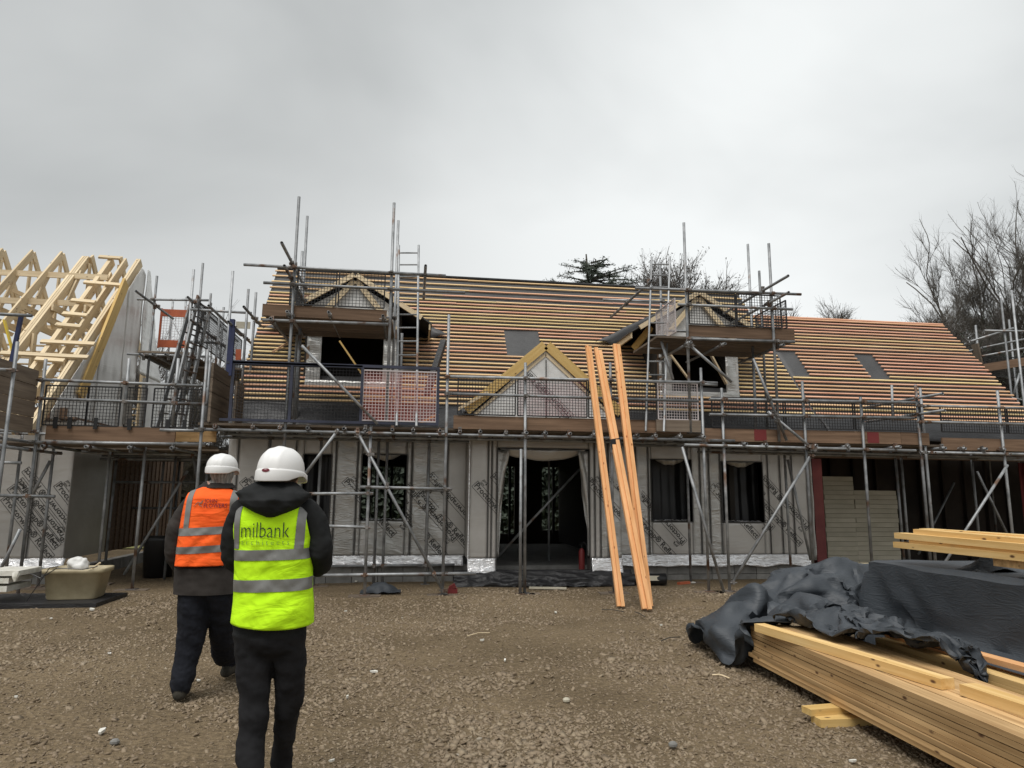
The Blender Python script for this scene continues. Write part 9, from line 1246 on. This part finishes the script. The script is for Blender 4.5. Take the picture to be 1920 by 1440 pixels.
# scraps of litter and twigs
sc_=[(648,1146,'right of the lime vest'),(372,1276,'by the boot of the farther walker'),(905,1203,'in the middle of the yard below the porch'),(947,1240,'near the centre of the gravel'),(622,1430,'at the bottom edge beside the nearer walker'),(1600,1428,'at the bottom edge below the plank stack'),(652,1308,'right of the nearer walker, half way down'),(700,1262,'two paces right of the nearer walker'),(205,1230,'left of the farther walker'),(96,1160,'below the left cream tub'),(1240,1172,'right of the feet of the leaning timbers'),(1042,1150,'in front of the porch step'),(30,1310,'at the left edge of the gravel'),(172,1146,'just right of the dark ground sheet'),(1010,1104,'beside the middle scaffold foot'),(1300,1094,'by the plinth under the right windows'),(668,1092,'by the plinth behind the lime vest'),(190,1376,'in the lower left corner of the yard')]
scm=[]
for k in range(4):
    m=MB(); n=7; r=[random.uniform(.5,1) for _ in range(n)]; st=2.6 if k%2 else 1.3
    top=[(math.cos(6.283*i/n)*r[i]*.03*st,math.sin(6.283*i/n)*r[i]*.022,.012+.012*random.random()) for i in range(n)]; bot=[(x*.9,y*.9,-.004) for x,y,z in top]
    m.add(top+bot,[tuple(range(n)),tuple(range(n,2*n))[::-1]]+[(i,i+n,(i+1)%n+n,(i+1)%n)[::-1] for i in range(n)]); scm.append(m.me('litter_scrap',M['polystyrene']))
for i,(px,py,where) in enumerate(sc_):
    p=aZ(px,py,0); p.z=gz(p.x,p.y)+.015; o=obj('litter_scrap',scm[i%4],None,Matrix.Translation(p)@Matrix.Rotation(random.uniform(0,6),4,'Z')@Matrix.Scale(random.uniform(.4,.85)*(1.4 if py<1150 else 1),4))
    tag(o,('small white scrap lying '+where),'litter','white scraps scattered on the gravel')
for i,(a,b) in enumerate((((876,1196),(918,1190)),((1336,1270),(1368,1276)),((1128,1146),(1170,1150)),((1240,1205),(1275,1198)),((1190,1150),(1210,1160)))):
    p,q=aZ(*a),aZ(*b); tag(MB().tube([p+Vector((0,0,.02)),p.lerp(q,.5)+Vector((.0,.03,.03)),q+Vector((0,0,.02))],.006 if i else .005,5).o('twig',M['timber'] if i<2 else M['bark'],None),('thin pale splinter of wood in the middle of the gravel','pale splinter on the gravel left of the plank stack','dark twig on the earth just left of the leaning timbers','dark stick on the gravel right of the leaning timbers','short dark twig between the feet of the leaning timbers')[i],'twig')
for k,(px,py,where) in enumerate(((1262,1400,'near the bottom edge left of the offcuts'),(1062,1316,'in the open middle of the yard'),(215,1395,'in the lower left of the yard'))):
    p=aZ(px,py,0); m=MB(); m.ell(p+Vector((0,0,.012)),(.03,.025,.02),None,7,5); tag(m.o('pebble',M['insul'] if k%2 else M['concrete'],None),'larger pale pebble '+where,'stone','larger pale pebbles')
# ------------------------------------------------------------------ trees
def grow(seed,base,height,spread,levels,lean=(0,0),nstem=1,ratio=.76,twigr=.007,up=.25,r0=.16,kids=(2,3),thin=.6,ang=(14,36),env=None):
    rn=random.Random(seed); segs=[]
    def rec(p,d,L,r,lv):
        n=4 if lv<3 else 3; pts=[p]; dd=d.copy(); rr=[r]; r1=max(twigr*.55,r*.62)
        for i in range(n):
            dd=(dd+Vector((rn.gauss(0,.09),rn.gauss(0,.09),up*.22+rn.gauss(0,.05)))).normalized(); p=p+dd*L/n; pts.append(p); rr.append(r+(r1-r)*(i+1)/n)
        segs.append((lv,pts,rr))
        if env and lv>0:
            e=pts[-1]; q=((e.x-env[0])/env[3])**2+((e.y-env[1])/env[3])**2+((e.z-env[2])/env[4])**2
            if q>rn.uniform(.8,1.15): return
        if lv<levels:
            k=rn.randint(*kids)+(1 if lv>0 else 0)
            for j in range(k):
                t=.3+.7*(j+1)/k; q=pts[min(n,max(1,int(t*n+.5)))]; a=R(rn.uniform(*ang))*(.45 if j==k-1 else 1.15); az=rn.uniform(0,6.283)
                x=dd.orthogonal().normalized(); y=dd.cross(x); nd=(dd*math.cos(a)+(x*math.cos(az)+y*math.sin(az))*math.sin(a)*spread).normalized()
                rec(q,nd,L*ratio*rn.uniform(.75,1.1)*(1.08 if j==k-1 else .82),max(twigr,r*(.74 if j==k-1 else thin*.8)),lv+1)
    L0=height*(1-ratio)/(1-ratio**(levels+1))*1.12
    for s in range(nstem):
        d=Vector((lean[0]+rn.gauss(0,.2)*(nstem>1),lean[1]+rn.gauss(0,.2)*(nstem>1),1)).normalized(); rec(Vector(base)+Vector((rn.gauss(0,.2),rn.gauss(0,.2),0))*(nstem>1),d,L0*rn.uniform(.85,1.1),r0,0)
    return segs
def sticks(name,A,B,ra,rb,mt,parent,n=3,**k):
    """many tapered sticks A->B as one mesh"""
    A,B=np.asarray(A,float),np.asarray(B,float); ra=np.broadcast_to(ra,len(A)); rb=np.broadcast_to(rb,len(A)); d=B-A; d/=np.linalg.norm(d,axis=1,keepdims=True)+1e-9
    h=np.where(np.abs(d[:,2:3])<.9,np.array([[0,0,1.]]),np.array([[1.,0,0]])); x=np.cross(d,h); x/=np.linalg.norm(x,axis=1,keepdims=True); y=np.cross(d,x); V=[]
    for i in range(n): c,sn=math.cos(6.2832*i/n),math.sin(6.2832*i/n); V.append(A+(x*c+y*sn)*ra[:,None])
    for i in range(n): c,sn=math.cos(6.2832*i/n),math.sin(6.2832*i/n); V.append(B+(x*c+y*sn)*rb[:,None])
    V=np.stack(V,1).reshape(-1,3); N=len(A); f=np.array([(i,(i+1)%n,n+(i+1)%n,n+i) for i in range(n)]); Fc=(f[None]+2*n*np.arange(N)[:,None,None]).reshape(-1,4)
    me=bpy.data.meshes.new(name); me.vertices.add(len(V)); me.vertices.foreach_set('co',V.astype(np.float32).ravel()); me.loops.add(Fc.size); me.loops.foreach_set('vertex_index',Fc.astype(np.int32).ravel())
    me.polygons.add(len(Fc)); me.polygons.foreach_set('loop_start',np.arange(0,Fc.size,4,dtype=np.int32)); me.update(calc_edges=True); me.materials.append(mt); return obj(name,me,parent,**k)
def tree(name,label,segs,cut=2,leafmat=None,clump=0,seed=0,group='bare trees behind the houses',csize=.05,tw=6,tl=.38,tr_=.0055):
    b=segs[0][1][0]; t=thing(name,label,'tree',tuple(b),group); tr=MB(); A=[];B=[];ra=[];rb=[]; g=np.random.default_rng(seed+len(segs)); top=max(s[0] for s in segs)
    for lv,pts,rr in segs:
        if lv<cut: tr.tube(pts,rr,6,cap=False)
        else:
            for i in range(len(pts)-1): A.append(pts[i]);B.append(pts[i+1]);ra.append(rr[i]);rb.append(rr[i+1])
    tr.o('trunk',M['bark'],t,True); A,B=np.array([p[:] for p in A]),np.array([p[:] for p in B]); sticks('crown',A,B,np.array(ra),np.array(rb),M['twig'],t,3)
    E=[s for s in segs if s[0]>=top-1]; P=np.array([s[1][-2][:] for s in E]); Q=np.array([s[1][-1][:] for s in E]); O=np.array([s[1][0][:] for s in E])
    P=np.repeat(P,tw,0);Q=np.repeat(Q,tw,0);O=np.repeat(O,tw,0); u=g.random((len(P),1)); S0=O+(Q-O)*u; d=Q-P; d/=np.linalg.norm(d,axis=1,keepdims=True)+1e-9; d=d+g.normal(0,.42,d.shape); d[:,2]+=.25; d/=np.linalg.norm(d,axis=1,keepdims=True)
    S1=S0+d*tl*(.5+g.random((len(P),1))); sticks('twigs',S0,S1,tr_,tr_*.55,M['twig'],t,3,kind='stuff')
    if clump:
        i=g.integers(0,len(S1),clump); C=S1[i]+g.normal(0,.03,(clump,3)); U=g.normal(size=(clump,3)); U/=np.linalg.norm(U,axis=1,keepdims=True); z=csize*(.5+.8*g.random((clump,1))); sticks('leaf_clusters',C-U*z,C+U*z,csize*.45,csize*.3,leafmat or M['twig'],t,3,kind='stuff')
def at(px,Y): return aY(px,900,Y).x
def envtree(name,label,seed,px,py,Y,rx,rz,levels,nstem,tw,tl,spread=1.1,cl=0,ang=(14,38),r0=.1,tr_=.0055,lm=None,csize=.05):
    c=aY(px,py,Y); z0=c.z-rz*.75; sg=grow(seed,(c.x,Y,z0),rz*1.6,spread,levels,(0,0),nstem,.76,.006,.16,r0,(2,3),.6,ang,(c.x,Y,c.z,rx,rz))
    sg=[(0,[Vector((c.x,Y,0)),Vector((c.x+.1,Y,z0*.5)),Vector((c.x,Y,z0+.1))],[r0*2.2,r0*2,r0*1.7])]+sg
    tree(name,label,sg,1,lm,cl,seed,tw=tw,tl=tl,tr_=tr_,csize=csize)
envtree('bare_tree','tall bare many stemmed tree rising behind the right end of the roof',11,1868,610,30,4.1,7.6,5,9,6,.5,1.12,0,(12,36),.085,.004)
envtree('bare_tree','bare tree at the right edge of the frame with crossing branches',23,1975,590,28,3.8,8.0,5,8,6,.5,1.12,0,(12,36),.085,.004)
envtree('dark_thicket','dense dark thicket of twiggy shrubs low behind the right roof end',31,1860,720,24,3.4,3.0,5,11,5,.35,1.3,4000,(18,46),.05,.0045,lm=M['leaf'])
envtree('bare_shrub','low bare shrub just beyond the right ridge end',37,1752,660,24,2.2,1.7,4,10,6,.33,1.3,0,(18,46),.03,.0045)
envtree('budding_tree','round bare tree with dark clustered buds behind the right dormer',41,1242,600,27,2.0,3.5,4,14,6,.33,1.2,3000,(14,38),.05,.0045,csize=.04)
envtree('budding_tree','lower spreading bare tree with dark buds right of the taller one',43,1322,630,26,2.4,2.7,4,16,6,.3,1.35,3000,(18,46),.04,.0045,csize=.04)
envtree('bare_shrub','sparse bare shrub peeking over the lower ridge beside the right dormer',47,1555,640,25,1.7,1.4,4,6,4,.28,1.2,0,(16,40),.03,.0045)
envtree('bare_shrub','second sparse bare shrub peeking over the lower ridge, left of the other',53,1490,640,25,1.3,1.4,4,6,4,.28,1.2,0,(16,40),.03,.0045)
for k,(px,h,lb) in enumerate(((300,6.3,'bare shrub seen through the orange scaffold guard between the houses'),(370,6.6,'bare shrub in the gap behind the leaning ladders'),(170,5.4,'bare shrub glimpsed through the roof trusses of the left house'),(60,5.,'bare shrub at far left behind the board sheathing'))):
    tree('bare_shrub',lb,grow(61+k,(at(px,25),25,0),h,1.1,5,(0,0),5,.75,.007,.3,.06,(2,3),.6,(16,40)),1)
def conifer(label,px,Y,top,seed):
    base=Vector((at(px,Y),Y,0)); t=thing('conifer_tree',label,'conifer',tuple(base)); rn=random.Random(seed); MB().tube([base,base+Vector((.1,0,top*.6)),base+Vector((-.2,0,top))],[.3,.18,.03],8).o('trunk',M['bark'],t,True)
    V=[];Fc=[];br=MB()
    for i in range(110):
        z=top-rn.uniform(0,1)**.8*3.6; L=min(3.0,.6+(top-z)*1.7)*rn.uniform(.6,1.1); a=rn.uniform(0,6.283); d=Vector((math.cos(a),math.sin(a),rn.uniform(.1,.35))); p=base+Vector((0,0,z-.3)); pts=[p+d*L*s+Vector((0,0,-.10*L*s*s)) for s in (0,.35,.7,1)]
        br.tube(pts,[.05,.035,.02,.008],4,cap=False)
        for s in range(int(L*22)):
            u=rn.uniform(.15,1.03); c=p+d*L*u+Vector((0,0,-.10*L*u*u)); 
            for q in range(3):
                w=Vector((rn.gauss(0,1),rn.gauss(0,1),rn.gauss(-.1,.35))); w=w.normalized()*rn.uniform(.1,.26)*(1.2-.5*u); h=w.orthogonal().normalized()*.03; n=len(V); o=c+Vector((rn.gauss(0,.06),rn.gauss(0,.06),rn.gauss(0,.04))); V+=[o-h,o+w,o+h]; Fc.append((n,n+1,n+2))
    br.o('branches',M['bark'],t); obj('foliage',mesh('foliage',V,Fc,M['leaf']),t,kind='stuff')
conifer('dark spreading conifer top showing above the ridge left of the bare trees',1112,27,11.5,5)
def hedge(label,x0,x1,Y,h,n,seed):
    rn=random.Random(seed); V=[];Fc=[]
    for _ in range(n):
        x=rn.uniform(x0,x1); e=h*(.8+.25*mn.noise(Vector((x*.8,seed,0)))); z=rn.uniform(0,1)**.7*e; c=Vector((x,Y+rn.uniform(-.7,.7),z)); u=Vector((rn.gauss(0,1),rn.gauss(0,1),rn.gauss(0,1))).normalized()*.14; w=u.orthogonal().normalized()*.09; k=len(V); V+=[c-u,c+w,c+u,c-w]; Fc.append((k,k+1,k+2,k+3))
    t=thing('hedge',label,'hedge',((x0+x1)/2,Y,0)); obj('leaves',mesh('leaves',V,Fc,M['leaf']),t,kind='stuff')
    m=MB(); m.grid(lambda u,v:Vector((x0+(x1-x0)*u,Y+.3*mn.noise(Vector((u*40,v*4,0))),h*.78*v+.2*mn.noise(Vector((u*30,0,1)))*v)),60,5); m.o('stems',M['bark'],t)
hedge('long dark hedge behind the houses, seen through the openings',-14,10,26.5,3.6,30000,3)
hedge('tall dark evergreen hedge beyond the right end of the roof',at(1835,23),at(1990,23)+6,23,6.2,16000,4)
